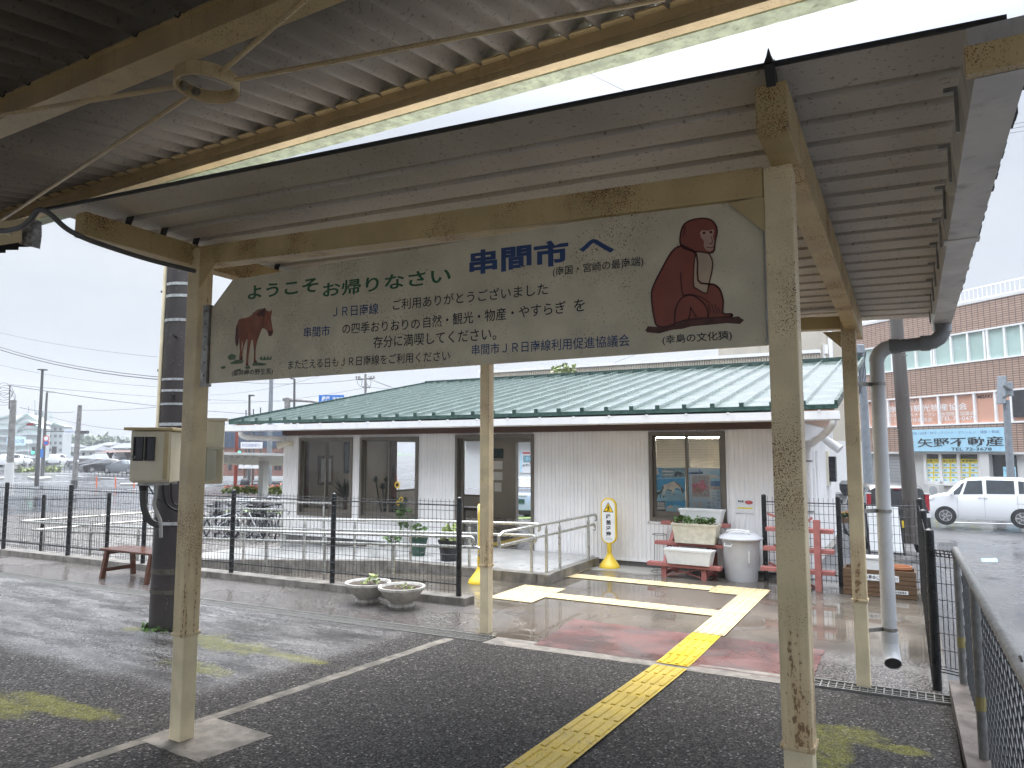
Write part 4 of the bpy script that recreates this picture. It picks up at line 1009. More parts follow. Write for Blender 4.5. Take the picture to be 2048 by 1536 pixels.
patch(pa, 'photo_ground', [(212,960),(440,930),(664,975),(667,1098),(214,1112)], 'paper_blue_light', .0014, fA)
patch(pa, 'photo_ground', [(380,1195),(520,1170),(671,1210),(671,1284),(382,1284)], 'paper_blue_light', .0014, fA)
patch(pa, 'photo_ground', [(322,668),(490,672),(490,690),(322,690)], 'paper_white', .0014, fA)
patch(pa, 'photo_ground', [(322,720),(490,715),(490,735),(322,738)], 'paper_white', .0014, fA)
patch(pa, 'statue', [(225,690),(245,640),(262,632),(270,660),(262,685),(285,705),(290,722),(215,725)], 'paper_white', .0014, fA)
patch(pa, 'statue', [(500,740),(520,690),(560,680),(600,690),(635,720),(640,745),(615,720),(590,755),(560,720),(530,760)], 'photo_dark', .0014, fA)
hp = [(325,900),(345,875),(400,860),(470,830),(505,822),(545,840),(590,880),(625,930),(642,985),(632,1005),(612,980),(600,955),(560,925),(530,920),(505,945),(500,1025),(488,1025),(488,965),(472,1000),(470,1030),(460,1030),(468,950),(440,948),(390,935),(370,975),(376,1055),(364,1050),(355,985),(342,1030),(350,1065),(336,1060),(330,1000),(345,940),(325,960)]
patch(pa, 'horse', hp, 'photo_cream', .0018, fA)
patch(pa, 'horse', [(235,1080),(245,1010),(240,985),(260,975),(275,985),(300,960),(318,930),(325,960),(315,1000),(300,1000),(308,1070),(296,1070),(290,1010),(262,1020),(250,1085)], 'photo_dark', .0018, fA)
patch(pa, 'horse', [(395,1230),(420,1180),(450,1170),(480,1190),(480,1245),(465,1210),(440,1205),(415,1240)], 'photo_cream', .0018, fA)
patch(pa, 'horse', [(520,1255),(525,1220),(545,1210),(560,1235),(555,1260),(540,1245)], 'photo_cream', .0018, fA)
for p in ([(590,890),(628,935),(642,985),(632,1005),(612,980),(602,950)],[(500,826),(548,845),(600,900),(590,905),(540,860)],[(345,880),(325,902),(328,960),(345,930)],[(390,935),(440,948),(468,950),(460,965),(400,955)],[(330,1040),(345,1030),(352,1065),(336,1060)],[(364,1030),(374,1030),(378,1056),(364,1052)],[(488,1000),(500,1000),(501,1026),(488,1026)]): patch(pa, 'horse_dark_patch', p, 'photo_dark', .0022, fA)  # dark patches printed on the pale horse
o = patch(pa, 'calendar', [(215,1120),(370,1112),(375,1288),(220,1290)], 'photo_dark', .001, fA)
for k in range(5): patch(pa, 'calendar_cell', [(228+27*k,1130),(250+27*k,1129),(252+27*k,1185),(231+27*k,1187)], 'paper_white', .0016, fA)
patch(pa, 'calendar_cell', [(228,1195),(365,1190),(366,1235),(229,1238)], 'paper_white', .0016, fA)
pb = poster('town_poster', 'pale poster with a pink statue photo behind the right window pane', rr(706,628,1222,1328), 'paper_pale_blue')
patch(pb, 'photo', [(710,635),(920,632),(922,715),(712,722)], 'photo_sea', .001); patch(pb, 'photo_ground', [(740,716),(760,700),(920,695),(922,715)], 'photo_dark', .0014)
patch(pb, 'photo_ground', [(710,635),(920,632),(921,680),(711,690)], 'paper_pale_blue', .0014); patch(pb, 'tower', [(868,645),(880,645),(885,690),(862,690)], 'photo_sea', .0018)
patch(pb, 'photo', [(1010,672),(1168,672),(1170,820),(1012,818)], 'paper_blue_light', .001); patch(pb, 'photo', [(1012,818),(1170,820),(1172,900),(1030,890)], 'photo_sea', .0012); patch(pb, 'photo_ground', [(1030,890),(1172,900),(1172,948),(1034,940)], 'photo_grey', .0012)
patch(pb, 'photo_ground', [(1020,740),(1080,720),(1165,760),(1165,780),(1030,770)], 'paper_white', .0014)
patch(pb, 'photo', [(745,722),(1028,728),(1026,1070),(752,1060)], 'paper_white', .0016)
patch(pb, 'photo', [(758,738),(1018,740),(1018,1052),(766,1045)], 'photo_grey', .002)
patch(pb, 'statue', [(762,860),(830,855),(880,850),(880,815),(905,800),(920,795),(945,835),(950,860),(1000,925),(960,935),(930,960),(905,985),(870,995),(810,995),(775,960)], 'photo_pink', .0024)
patch(pb, 'statue_face', [(800,940),(830,905),(880,905),(905,940),(890,980),(840,1000),(805,985)], 'paint_skin', .0028)
m_ = MB()
for q in ([(825,945),(830,965)],[(850,935),(856,960)],[(872,940),(878,965)]): stroke(fw, m_, [fw.px(*w3(*p)) for p in q], .006, .0032)
m_.build('statue_eyes', 'photo_dark', pb)
m_ = MB()
for ch, cx, cyy in [(c, 1150, 985+58*i) for i, c in enumerate('最南端から')]+[(c, 1080, 1010+62*i) for i, c in enumerate('こんにちは')]+[(c, 1010, 1140+62*i) for i, c in enumerate('串間市')]:
    a = fw.px(*w3(cx-24,cyy+24)); b = fw.px(*w3(cx+24,cyy-24)); text(fw, m_, ch, a[0],a[1],b[0],b[1], .0016, -.005)
m_.build('lettering', 'ink_grey_blue', pb)
patch(pb, 'text_block', [(780,1120),(825,1120),(830,1220),(785,1220)], 'paper_white', .0014); patch(pb, 'text_block', [(850,1120),(905,1120),(910,1210),(856,1210)], 'paper_white', .0014)
patch(pb, 'emblem', [(765,1260),(785,1268),(790,1290),(775,1292)], 'leaf_green', .0014)
m_ = MB(); a = fw.px(*w3(796,1290)); b = fw.px(*w3(960,1272)); text(fw, m_, 'あなたと串間市', a[0],a[1],b[0],b[1], .0014); m_.build('small_lettering', 'ink_faint', pb)
# small notice on the wall right of the window
fn = Fr((0,SY-.0135,0),(1,0,0),(0,-1,0))
pn = poster('wall_notice', 'small white notice with a yellow line on the white wall beside the posters', (-2.215,-.875,-1.955,-.66), 'paper_white', fn, cat='notice')
m_ = MB(); text(fn, m_, '募金箱', -2.18,-.73,-2.10,-.69,.001,.02); m_.build('lettering', 'ink_black', pn)
m_ = MB(); fn.box(m_, -2.19,-.81,-1.98,-.79,.0005,.001); m_.build('yellow_line', 'paper_yellow', pn)
m_ = MB(); fn.flat(m_, [(-2.03+.055*math.cos(PI*k/8), -.72+.028*math.sin(PI*k/8)) for k in range(16)], .001); m_.build('red_oval', 'photo_red', pn)
# ------------------------------------------------------------ landing slab and ramp at the door
def rampz(x): return -1.61 if x > -6.7 else -1.61-.068*(-6.7-x) 
mb = MB(); xs = [-4.35,-6.7,-8,-9.3,-10.6,-12.2]
n = len(xs)
for (ya, yb) in ((8.5,10.47),):
    mb.add([(x,y,rampz(x)) for y in (ya,yb) for x in xs]+[(x,ya,-2.5) for x in xs], [(i+1,i,n+i,n+i+1) for i in range(n-1)]+[(2*n+i+1,2*n+i,i,i+1) for i in range(n-1)])
    mb.add([(-4.35,ya,rampz(-4.35)),(-4.35,yb,-1.66),(-4.35,yb,-1.8),(-4.35,ya,-1.8)], [(0,1,2,3)])
struct(mb.build('ramp', 'landing_concrete'))
mb = MB(); mb.add([(x,y,z) for x in xs for y, z in ((8.49,rampz(x)-.35),(8.49,rampz(x)+.006),(8.66,rampz(x)+.006))], [(3*i,3*i+1,3*i+4,3*i+3) for i in range(n-1)]+[(3*i+1,3*i+2,3*i+5,3*i+4) for i in range(n-1)])
mb.box(-4.36,8.49,-1.78,-4.19,8.66,-1.604); mb.box(-4.34,8.662,-1.78,-4.22,10.3,-1.606)
struct(mb.build('ramp_kerb', 'wet_kerb_concrete'))
# handrails
def curl(p, d, r=.05):
    d = V(d).normalized(); p = V(p); return [p+d*(r*math.sin(a))+V(0,0,-r*(1-math.cos(a))) for a in (R(30),R(60),R(90),R(120),R(150))]
def handrail(label, rails, posts, loc):
    t = thing('handrail', label, 'handrail', loc, group='steel handrails by the ramp')
    for pts, curl_end in rails:
        p = [V(q) for q in pts]
        if curl_end: p = p+curl(p[-1], p[-1]-p[-2])
        MB().tube(p, .019, 10).build('rail', 'stainless_pipe', t, smooth=True)
    for (x, y, z0, z1) in posts:
        q = MB().cyl((x,y,z0),(x,y,z1-.06),.021,n=10).cyl((x,y,z1-.07),(x,y,z1-.012),.010,n=8).build('post', 'stainless_pipe', t, smooth=True)
    return t
Y = 7.25
def zr_(x): return -1.0-.044*max(0,-4.6-x)*1.0+0
handrail('long double steel handrail just behind the black mesh fence, curling down at its right end',
    [([(-14.3,Y+3.5,-1.32),(-14.4,Y+.05,-1.29),(-14.36,Y,-1.285),(-11.26,Y,-1.235),(-9.02,Y,-1.16),(-6.84,Y,-1.09),(-4.60,Y,-1.01)], True),
     ([(-13.95,Y+3.5,-1.45),(-14.0,Y+.05,-1.43),(-13.96,Y,-1.42),(-10.2,Y,-1.315),(-9.0,Y,-1.295),(-6.84,Y,-1.21),(-4.50,Y,-1.125)], True)],
    [(x, Y+.012, gz(x,Y+.05)-.02, -1.02-.0345*(-4.6-x)) for x in (-13.6,-12.2,-10.9,-9.4,-8.0,-6.9,-5.75,-4.78)], (-9.3,Y,-1.75))
Y = 8.57
handrail('steel handrail along the raised ramp kerb in front of the station door',
    [([(-12.2,Y,-1.25),(-10.66,Y,-1.17),(-6.5,Y,-1.02),(-4.40,Y,-.965)], True), ([(-12.2,Y,-1.42),(-10.66,Y,-1.33),(-6.5,Y,-1.18),(-4.46,Y,-1.12)], True)],
    [(x, Y+.014, rampz(x)-.1, -.965-.035*(-4.4-x)) for x in (-11.6,-10,-8.6,-7.55,-6.48,-5.46,-4.48)], (-8,Y,-1.7))
X = -4.30
handrail('short double steel handrail rising towards the station wall beside the doorway',
    [([(X,7.42,-1.12),(X,7.40,-1.0),(X,7.5,-.965),(X,8.5,-.965),(X,10.35,-.975)], True), ([(X,7.40,-1.12),(X,8.5,-1.115),(X,10.28,-1.115)], True)],
    [(X+.014,8.64,-1.7,-.965),(X+.014,9.05,-1.7,-.968),(X+.014,10.05,-1.75,-.975)], (X,9,-1.73))
Y = 10.2
handrail('short steel handrail against the station wall below the leftmost window',
    [([(-13.6,Y,-1.05),(-11.2,Y,-1.0),(-9.55,Y,-.97)], True), ([(-13.6,Y,-1.22),(-12.2,Y,-1.18),(-10.7,Y,-1.14)], True)], [(-9.75,Y+.014,-1.9,-.98),(-10.85,Y+.014,-1.95,-1.0),(-12.0,Y+.014,-2.05,-1.02)], (-11,Y,-1.9))
# pots by the ramp
def pot(x, y, z, r0, r1, h, mat, label, fol, n=60, seed=1, spread=.12, fh=.2, lsz=.09):
    t = thing('flower_pot', label, 'flower pot', (x,y,z), group='flower pots on the ramp')
    MB().lathe([(r0,0),(r1,h*.9),(r1*1.07,h*.9),(r1*1.07,h),(r1*.9,h),(r1*.88,h*.85)],(x,y,z),18).build('pot', mat, t, smooth=True)
    MB().cyl((x,y,z+h*.8),(x,y,z+h*.86),r1*.9,n=18).build('soil', 'soil', t)
    if fol: m_ = MB(); leafball(m_, (x,y,z+h+fh*.5), (spread,spread,fh), n, lsz, seed); m_.build('foliage', fol, t)
pot(-6.05,8.95,-1.61,.12,.155,.30,'pot_black','black flower pot with pale yellowish leaves on the ramp','leaf_light',70,1,.15,.16)
pot(-6.75,9.15,-1.61,.10,.135,.28,'pot_green','dark green flower pot with leafy shoots on the ramp','leaf_green',60,2,.12,.13)
pot(-7.15,9.0,-1.64,.075,.10,.22,'planter_white','small white flower pot holding a broad leafed plant on the ramp','leaf_green',40,3,.1,.14)
pot(-7.45,8.9,-1.66,.07,.09,.2,'planter_white','empty white flower pot on the ramp beside the leafy one',None)
# ------------------------------------------------------------ black mesh fences
def mesh_fence(name, label, pts, h, zf, pitch=.058, post_r=.032, hp=.1, group='black mesh fences', mat='fence_black', wr=.0028, lift=.04):
    p0 = pts[0]; t = thing(name, label, 'fence', (p0[0],p0[1],zf(*p0)), group=group)
    for x, y in pts:
        z = zf(x,y); o = MB().cyl((x,y,z),(x,y,z+h),post_r,n=14).lathe([(post_r*1.05,0),(post_r*.9,.018),(.004,.03)],(x,y,z+h),14).build('post', mat, t, smooth=True)
    for (x0,y0),(x1,y1) in zip(pts, pts[1:]):
        a, b = V(x0,y0,zf(x0,y0)), V(x1,y1,zf(x1,y1)); d = b-a; n = max(2, round(d.length/pitch)); m_ = MB(); off = V(-d.y,d.x,0).normalized()*-.03
        hh = h-.02
        for i in range(1, n):
            p = a+d*i/n+off; m_.tube([p+V(0,0,lift), p+V(0,0,hh+.02)], wr, 4, False)
        k = lift+.03
        while k < hh: m_.tube([a+off+V(0,0,k), b+off+V(0,0,k)], wr, 4, False); k += hp
        m_.build('mesh_panel', mat, t)
        m2 = MB()
        for k in (lift+.10, hh-.05): m2.tube([a+off*.6+V(0,0,k), b+off*.6+V(0,0,k)], .0085, 6)
        m2.build('rail', mat, t)
    return t
def fy(x): return 6.56+.048*(x+13.5)
fx = [-17.0,-15.25,-13.5,-11.75,-9.97,-8.17,-6.42,-4.585]
mesh_fence('mesh_fence', 'long black mesh fence on a low concrete kerb behind the two bowl planters', [(x, fy(x)) for x in fx], 1.10, lambda x, y: -1.655)
mb = MB()
for x0, x1 in zip([-19]+fx, fx+[-4.44]):
    mb.add([(x,fy(x)+s,z) for x in (x0,x1) for s, z in ((-.10,-1.80),(-.10,-1.645),(.10,-1.645),(.10,-1.95))], [(0,1,5,4),(1,2,6,5),(2,3,7,6)])
mb.add([(-4.44,fy(-4.44)+s,z) for s, z in ((-.10,-1.80),(-.10,-1.645),(.10,-1.645),(.10,-1.8))], [(0,1,2,3)])
tag(mb.build('fence_kerb', 'wet_kerb_concrete'), 'low damp concrete kerb carrying the long black mesh fence', 'kerb')
mesh_fence('mesh_fence', 'lower black mesh fence running back across the gravel yard, seen through the long fence', [(-17.6,8.35),(-14.6,7.75),(-11.55,7.15)], 1.05, lambda x, y: -1.75+.05*(x+11.5), hp=.5, pitch=.07)
mesh_fence('mesh_fence', 'distant black fence beside the parked bicycles left of the station', [(-15.0,12.0),(-13.6,12.2),(-12.1,12.4)], .95, lambda x, y: -2.15, hp=.3, pitch=.10)
def zr2(x, y): return gz(min(x,.18), y)
mesh_fence('mesh_fence', 'black mesh fence standing across the yard behind the wooden planter box', [(-1.78,10.2),(-.86,10.2),(.05,10.2)], 1.12, zr2, hp=.105)
mesh_fence('mesh_fence', 'dark mesh fence running away along the right side of the yard', [(.06,10.15),(.07,8.2),(.085,6.2)], 1.13, zr2, hp=.105)
# bridging mesh panel and chain link fence on the right
t = thing('mesh_gate_panel', 'narrow black mesh panel wired between the last fence post and the chain link fence', 'fence panel', (.15,6.15,-1.62))
m_ = MB()
for i in range(5): x = .115+.03*i; m_.tube([(x,6.16,-1.56),(x,6.16,-.72)], .0026, 4)
for k in range(8): z = -1.55+.118*k; m_.tube([(.09,6.17,z),(.245,6.13,z)], .0026, 4)
m_.build('mesh', 'fence_black', t)
m_ = MB()
for z in (-.72,-.74,-.76,-1.56,-1.58): m_.tube([(.09,6.15,z),(.25,6.11,z-.008)], .004, 5)
for k in range(7): x = .095+.024*k; m_.tube([(x,6.15,-.715),(x+.01,6.15,-.77)], .003, 4)
m_.build('rolled_edge', 'fence_black', t)
def crail(y): return V(.240+.0125*(6.05-y), y, -.70)
ck = thing('chain_link_fence', 'galvanised pipe fence with black chain link mesh on a stained kerb at the right', 'fence', (.3,4,-1.62))
MB().tube([crail(6.05),crail(4.5),crail(3.0),crail(1.2),crail(-2)], .026, 12).build('top_rail', 'galvanised', ck, smooth=True)
for y in (6.0, 4.62, 2.55, .6):
    p = crail(y); q = MB().cyl((p.x,p.y,-1.64),(p.x,p.y,p.z-.01),.023,n=12).build('post', 'galvanised', ck, smooth=True)
    MB().lathe([(.0245,0),(.0245,.07)],(p.x,p.y,-1.36),12).build('yellow_tape', 'tape_faded', q)
m_ = MB(); y = 6.0; pit = .056; z0, z1 = -1.60, -.73
L_ = 8.0; nz_ = int((z1-z0)/pit)
def cp(s, z): q = crail(6.0-s); return V(q.x+.028, 6.0-s, z)
s = -0.9
while s < 6.4:
    for sg_ in (1, -1):
        pts = []
        for k in range(nz_+1):
            ss = s+sg_*pit*k/1.0 if sg_ == 1 else s+(nz_*pit)-pit*k
            pts.append((ss, z0+pit*k))
        pts = [(a, b) for a, b in pts if -.02 <= a <= 6.0]
        if len(pts) > 1: m_.tube([cp(*pts[0])+V(.003*sg_,0,0), cp(*pts[-1])+V(.003*sg_,0,0)], .0029, 4, False)
    s += pit*2/1.0*.5*2
m_.build('chain_mesh', 'fence_black', ck)
mb = MB()
for ya, yb in zip((6.05,4.5,3,1.2), (4.5,3,1.2,-2)):
    a, b = crail(ya).x, crail(yb).x
    mb.add([(x+s,y,z) for x, y in ((a,ya),(b,yb)) for s, z in ((-.085,-1.80),(-.085,-1.605),(.065,-1.605),(.065,-2.2))], [(0,1,5,4),(1,2,6,5),(2,3,7,6)])
mb.add([(crail(6.05).x+s,6.05,z) for s, z in ((-.085,-1.8),(-.085,-1.605),(.065,-1.605),(.065,-2.2))], [(3,2,1,0)])
mb.build('kerb', 'kerb_reddish', ck)
mb = MB()
for k in range(3): mb.tube([crail(2.9-.9*k)+V(.0,.05*math.sin(a),.034*math.cos(a)) for a in span(0,2*PI,10)], .004, 5)
mb.build('tie_wire', 'rubber_black', ck)
# ------------------------------------------------------------ bowl planters
def bowl(x, y, z, label, seed):
    t = thing('bowl_planter', label, 'planter', (x,y,z), group='stone bowl planters')
    MB().lathe([(.13,0),(.145,.03),(.12,.06),(.17,.10),(.225,.17),(.245,.205),(.262,.21),(.262,.235),(.24,.235),(.225,.21),(.0,.20)],(x,y,z),28,False).build('bowl', 'bowl_stone', t, smooth=True)
    MB().cyl((x,y,z+.19),(x,y,z+.212),.226,n=24).build('soil', 'soil', t)
    m_ = MB(); leafball(m_, (x+.06,y-.02,z+.24), (.15,.12,.03), 26, .04, seed)
    if seed == 1: leafball(m_, (x+.07,y,z+.30), (.06,.06,.05), 14, .07, 4)
    m_.build('foliage', 'leaf_light', t)
bowl(-5.52,6.52,gz(-5.5,6.5)+.002,'left stone bowl planter with a bright green seedling in front of the mesh fence',1)
bowl(-5.02,6.50,gz(-5,6.5)+.002,'right stone bowl planter with only low seedlings in front of the mesh fence',2)
# ------------------------------------------------------------ wooden bench
bt = thing('garden_bench', 'low reddish brown slatted wooden bench standing beside the dark pole', 'bench', (-9.2,6.2,gz(-9.2,6.2)))
bz = gz(-9.2,6.2); zt = bz+.40
bx0_, bx1_ = -9.72, -8.66
m_ = MB()
for k in range(5): m_.box(bx0_-.1,5.98+.082*k,zt-.025,bx1_+.12,5.98+.082*k+.07,zt)
m_.build('seat', 'bench_wood', bt, bevel=.004)
for x in (bx0_+.05, bx1_-.05):
    for s, y in ((-1,6.0),(1,6.36)):
        MB().bar((x,y-s*.0,zt-.026),(x-.02,y+s*.045,bz),.055,.05,(1,0,0)).build('leg', 'bench_wood', bt)
    MB().bar((x-.008,6.0,bz+.12),(x-.008,6.38,bz+.12),.03,.05).bar((x,5.97,zt-.05),(x,6.39,zt-.05),.05,.05).build('stretcher', 'bench_wood', bt)
# ------------------------------------------------------------ dark pole with meter boxes
PX, PY_ = -6.27, 4.58
pz0 = gz(PX,PY_)
pt = thing('utility_pole', 'thick dark brown concrete pole with steel bands and pale ducts behind the left canopy post', 'utility pole', (PX,PY_,pz0))
def prad(z): return .216-.0085*(z+1.6)
def lean(z): return V(PX-.004*(z+1.6), PY_, z)
m_ = MB(); m_.cyl(lean(pz0-.02), lean(7.5), prad(pz0), prad(7.5), 28); m_.build('pole_shaft', 'dark_pole', pt, smooth=True)
for z, hgt, mt in ((-.70,.03,'metal_band'),(.44,.022,'metal_band'),(.57,.022,'metal_band'),(.68,.022,'metal_band'),(1.26,.028,'metal_band'),(1.50,.028,'metal_band'),(1.62,.028,'metal_band'),(.24,.03,'metal_band'),(.12,.035,'galvanised'),(-1.16,.055,'pole_band_pale'),(-1.34,.04,'pole_band_pale')):
    c = lean(z); r_ = prad(z)+.004; MB().lathe([(r_,0),(r_+.001,hgt)],c,28,False).build('band', mt, pt, smooth=True)
m_ = MB()
for z in (1.60,.80): c = lean(z); m_.cyl(c+V(-.2,-.08,0), c+V(-.26,-.10,0), .012, n=8)
for z in (1.1,.53): c = lean(z); m_.cyl(c+V(.10,-.17,0), c+V(.20,-.28,.01), .012, n=8)
m_.build('step_bolt', 'dark_clip', pt)
c0, c1 = lean(-1.68), lean(-.60)
MB().tube([c0+V(-.205,-.09,0), c1+V(-.20,-.09,0)], .02, 8).build('ground_pipe', 'pvc_grey', pt, smooth=True)
m_ = MB(); m_.tube([lean(.2)+V(-.10,-.19,0), lean(7)+V(-.07,-.16,0)], .016, 8); m_.build('wire_duct', 'cream_post_paint_clean', pt)
# big meter box: front face toward the lower left, side face visible to the right
ang = R(14)
bm = thing('meter_box', 'cream meter box with two dark windows mounted on the dark pole', 'meter box', (PX-.34,PY_-.22,-.06))
fb = Fr(at_d(262,968,4.62),(math.cos(R(-3)),math.sin(R(-3)),0))
o = at_d(258,962,4.40); dirx = V(math.cos(R(38)),math.sin(R(38)),0)
fb = Fr(o, dirx, (dirx.y,-dirx.x,0))
def bpx(x, y): return fb.px(x, y)
u1 = bpx(335,962)[0]; vt = bpx(295,862)[1]; dep = .30
m_ = MB(); fb.box(m_, 0,0,u1,vt,-.02,.0); m_.build('door', 'box_cream', bm, bevel=.004)
m_ = MB(); fb.box(m_, .004,-.012,u1+.004,vt-.002,-dep,-.021); m_.build('case', 'box_cream', bm, bevel=.005)
m_ = MB(); fb.box(m_, -.03,vt+.003,u1+.03,vt+.022,-dep-.02,.045); m_.build('cap', 'box_cream_edge', bm, bevel=.004)
m_ = MB(); fb.box(m_, u1-.028,.01,u1-.004,vt-.01,.0005,.008); m_.build('hinge_strip', 'box_cream_edge', bm)
m_ = MB(); fb.box(m_, .04,-.03,u1-.03,-.0125,-.3,-.03); m_.build('bottom_plate', 'steel_bracket', bm)
for xa, xb in ((269,286),(292,309)):
    a = bpx(xa,919); b = bpx(xb,876); w_ = .007
    m_ = MB(); fb.box(m_, a[0],a[1],b[0],b[1],.0,.003); wv = m_.build('window', 'box_window', bm)
    m_ = MB(); fb.box(m_, a[0]-w_,a[1]-w_,a[0],b[1]+w_,.0,.014); fb.box(m_, b[0],a[1]-w_,b[0]+w_,b[1]+w_,.0,.014); fb.box(m_, a[0],a[1]-w_,b[0],a[1],.0,.014); fb.box(m_, a[0],b[1],b[0],b[1]+w_,.0,.014); m_.build('window_frame', 'rubber_black', wv)
a = bpx(264,914); m_ = MB(); m_.cyl(fb.p(a[0]+.01,a[1],0), fb.p(a[0]+.01,a[1],.012), .012, n=12); m_.build('lock', 'steel_bracket', bm)
# green grey box beside it
sb_ = thing('switch_box', 'small green grey switch box with a chrome latch beside the meter box', 'switch box', (PX+.1,PY_-.25,-.05))
o2 = at_d(366,962,4.42); f2 = Fr(o2, V(math.cos(R(24)),math.sin(R(24)),0), (math.sin(R(24)),-math.cos(R(24)),0))
u2 = f2.px(412,960)[0]; v2 = f2.px(376,899)[1]
m_ = MB(); f2.box(m_, 0,0,u2,v2,-.12,0); m_.build('case', 'box_green_grey', sb_, bevel=.004)
m_ = MB(); f2.box(m_, -.008,v2+.001,u2+.008,v2+.012,-.2,.012); m_.build('cap', 'box_green_grey', sb_)
a = f2.px(373,937); b = f2.px(378,926); m_ = MB(); f2.box(m_, a[0],a[1],b[0],b[1],.0,.022); m_.build('latch', 'galvanised', sb_, bevel=.003)
# rear cream cabinet peeping out on the other side of the post
cb_ = thing('cabinet', 'tall pale cream cabinet partly hidden behind the left canopy post', 'cabinet', at_d(430,975,4.75))
f3 = Fr(at_d(409,968,4.62), V(math.cos(R(46)),math.sin(R(46)),0), (math.sin(R(46)),-math.cos(R(46)),0))
u3 = f3.px(444,968)[0]; v3 = f3.px(425,842)[1]
m_ = MB(); f3.box(m_, 0,0,u3,v3,-.06,0); m_.build('case', 'box_cream', cb_, bevel=.004)
m_ = MB(); f3.box(m_, -.01,v3+.001,u3+.02,v3+.018,-.07,.03); m_.build('cap', 'box_cream', cb_)
# cables and hoses under the boxes
D_ = 4.5
def pxl(pts, d=D_): return smoothpts([at_d(x, y, d) for x, y in pts])
hose = tag(MB().tube(pxl(((287,968),(286,990),(288,1015),(296,1037),(310,1048),(322,1050)),4.50), .020, 12).build('flexible_hose', 'grey_conduit', smooth=True), 'thick dark bent hose under the meter box', 'hose')
MB().cyl(at_d(287,966,4.50), at_d(287,980,4.50), .026, n=12).build('hose_nut', 'rubber_black', hose)
tag(MB().tube(pxl(((311,966),(311,990),(308,1010),(316,1030),(321,1045),(322,1075)),4.48), .011, 8).build('wire_conduit', 'pvc_grey', smooth=True), 'thin light grey conduit under the meter box', 'conduit')
tag(MB().tube(pxl(((326,970),(327,990),(335,1010),(352,1021),(372,1022),(392,1019)),4.36), .0075, 8).build('cable', 'rubber_black', smooth=True), 'long drooping black cable wrapped across the dark pole', 'cable')
tag(MB().tube(pxl(((342,966),(342,990),(346,1005),(356,1011),(366,1006),(373,992),(375,966)),4.37), .006, 8).build('cable', 'rubber_black', smooth=True), 'short black cable loop between the meter box and the switch box', 'cable')
tag(MB().tube(pxl(((297,972),(305,985),(314,997),(330,1005)),4.49), .004, 6).build('cable', 'pot_green', smooth=True), 'thin dark green wire slanting from the meter box to the pole', 'cable')
# weeds at the pole foot
m_ = MB(); random.seed(3)
for k in range(16):
    a = R(200+130*random.random()); leafball(m_, (PX+math.cos(a)*.24, PY_+math.sin(a)*.24, pz0+.015), (.05,.05,.02), 10, .035, k)
tag(m_.build('weeds', 'leaf_green'), 'small green weeds growing round the foot of the dark pole', 'weeds')
# ------------------------------------------------------------ yellow caution sign stand
def caution(x, y, rz, label):
    t = thing('caution_sign', label, 'caution sign', (x,y,-1.73), rz, 'yellow caution sign stands')
    MB().lathe([(.155,0),(.155,.02),(.13,.06),(.075,.13),(.045,.175),(.04,.20)],(0,0,0),24).build('base', 'stand_yellow', t, local=True, smooth=True)
    m_ = MB().cyl((0,0,.19),(0,0,.36),.034,n=16)
    for k in range(4): m_.lathe([(.037,0),(.037,.012)],(0,0,.23+.02*k),16)
    m_.build('stem', 'stand_yellow', t, local=True, smooth=True)
    def stad(w_, z0, z1, n=14):
        r_ = w_/2; return [(r_*math.cos(a), z1-r_+r_*math.sin(a)) for a in span(0,PI,n)]+[(r_*math.cos(a), z0+r_+r_*math.sin(a)) for a in span(PI,2*PI,n)]
    MB().prism([(u,.03,v) for u,v in stad(.245,.34,1.03)], (0,-.06,0)).build('frame', 'stand_yellow', t, local=True, bevel=.012)
    p = MB().prism([(u,-.0301,v) for u,v in stad(.200,.365,1.005)], (0,-.003,0)).build('panel', 'stand_white', t, local=True)
    f_ = Fr((0,-.0335,0),(1,0,0),(0,-1,0))
    m_ = MB(); f_.flat(m_, [(-.082,.815),(.082,.815),(0,.965)], 0); m_.build('warning_triangle', 'ink_black', p, local=True)
    m_ = MB(); f_.flat(m_, [(-.068,.823),(.068,.823),(0,.947)], .001); m_.build('warning_face', 'warn_yellow', p, local=True)
    m_ = MB(); f_.flat(m_, [(.010*math.cos(a),.908+.010*math.sin(a)) for a in span(0,2*PI,10)[:-1]], .002)
    for q in ([(0,.898),(.002,.865)],[(0,.890),(-.022,.872)],[(0,.890),(.022,.876)],[(.002,.866),(-.012,.834)],[(.002,.866),(.018,.834)]): stroke(f_, m_, q, .012, .002)
    f_.flat(m_, [(-.058,.826),(-.02,.826),(-.02,.834),(-.058,.834)], .002); m_.build('walking_figure', 'ink_black', p, local=True)
    m_ = MB()
    for k, ch in enumerate('段差注意'): text(f_, m_, ch, -.040,.715-.085*k,.040,.788-.085*k, 0, .03)
    text(f_, m_, 'WATCH', -.035,.432,.035,.443,0,.01); text(f_, m_, 'YOUR STEP', -.055,.41,.055,.422,0,.01)
    m_.build('lettering', 'ink_black', p, local=True); return t
caution(-4.02,10.22,R(4),'yellow caution sign stand reading 段差注意 against the white wall right of the doorway')
t = caution(-5.05,8.2,R(-56),'yellow caution sign stand turned sideways behind the mesh fence end')
t.location.z = gz(-5.05,8.2)
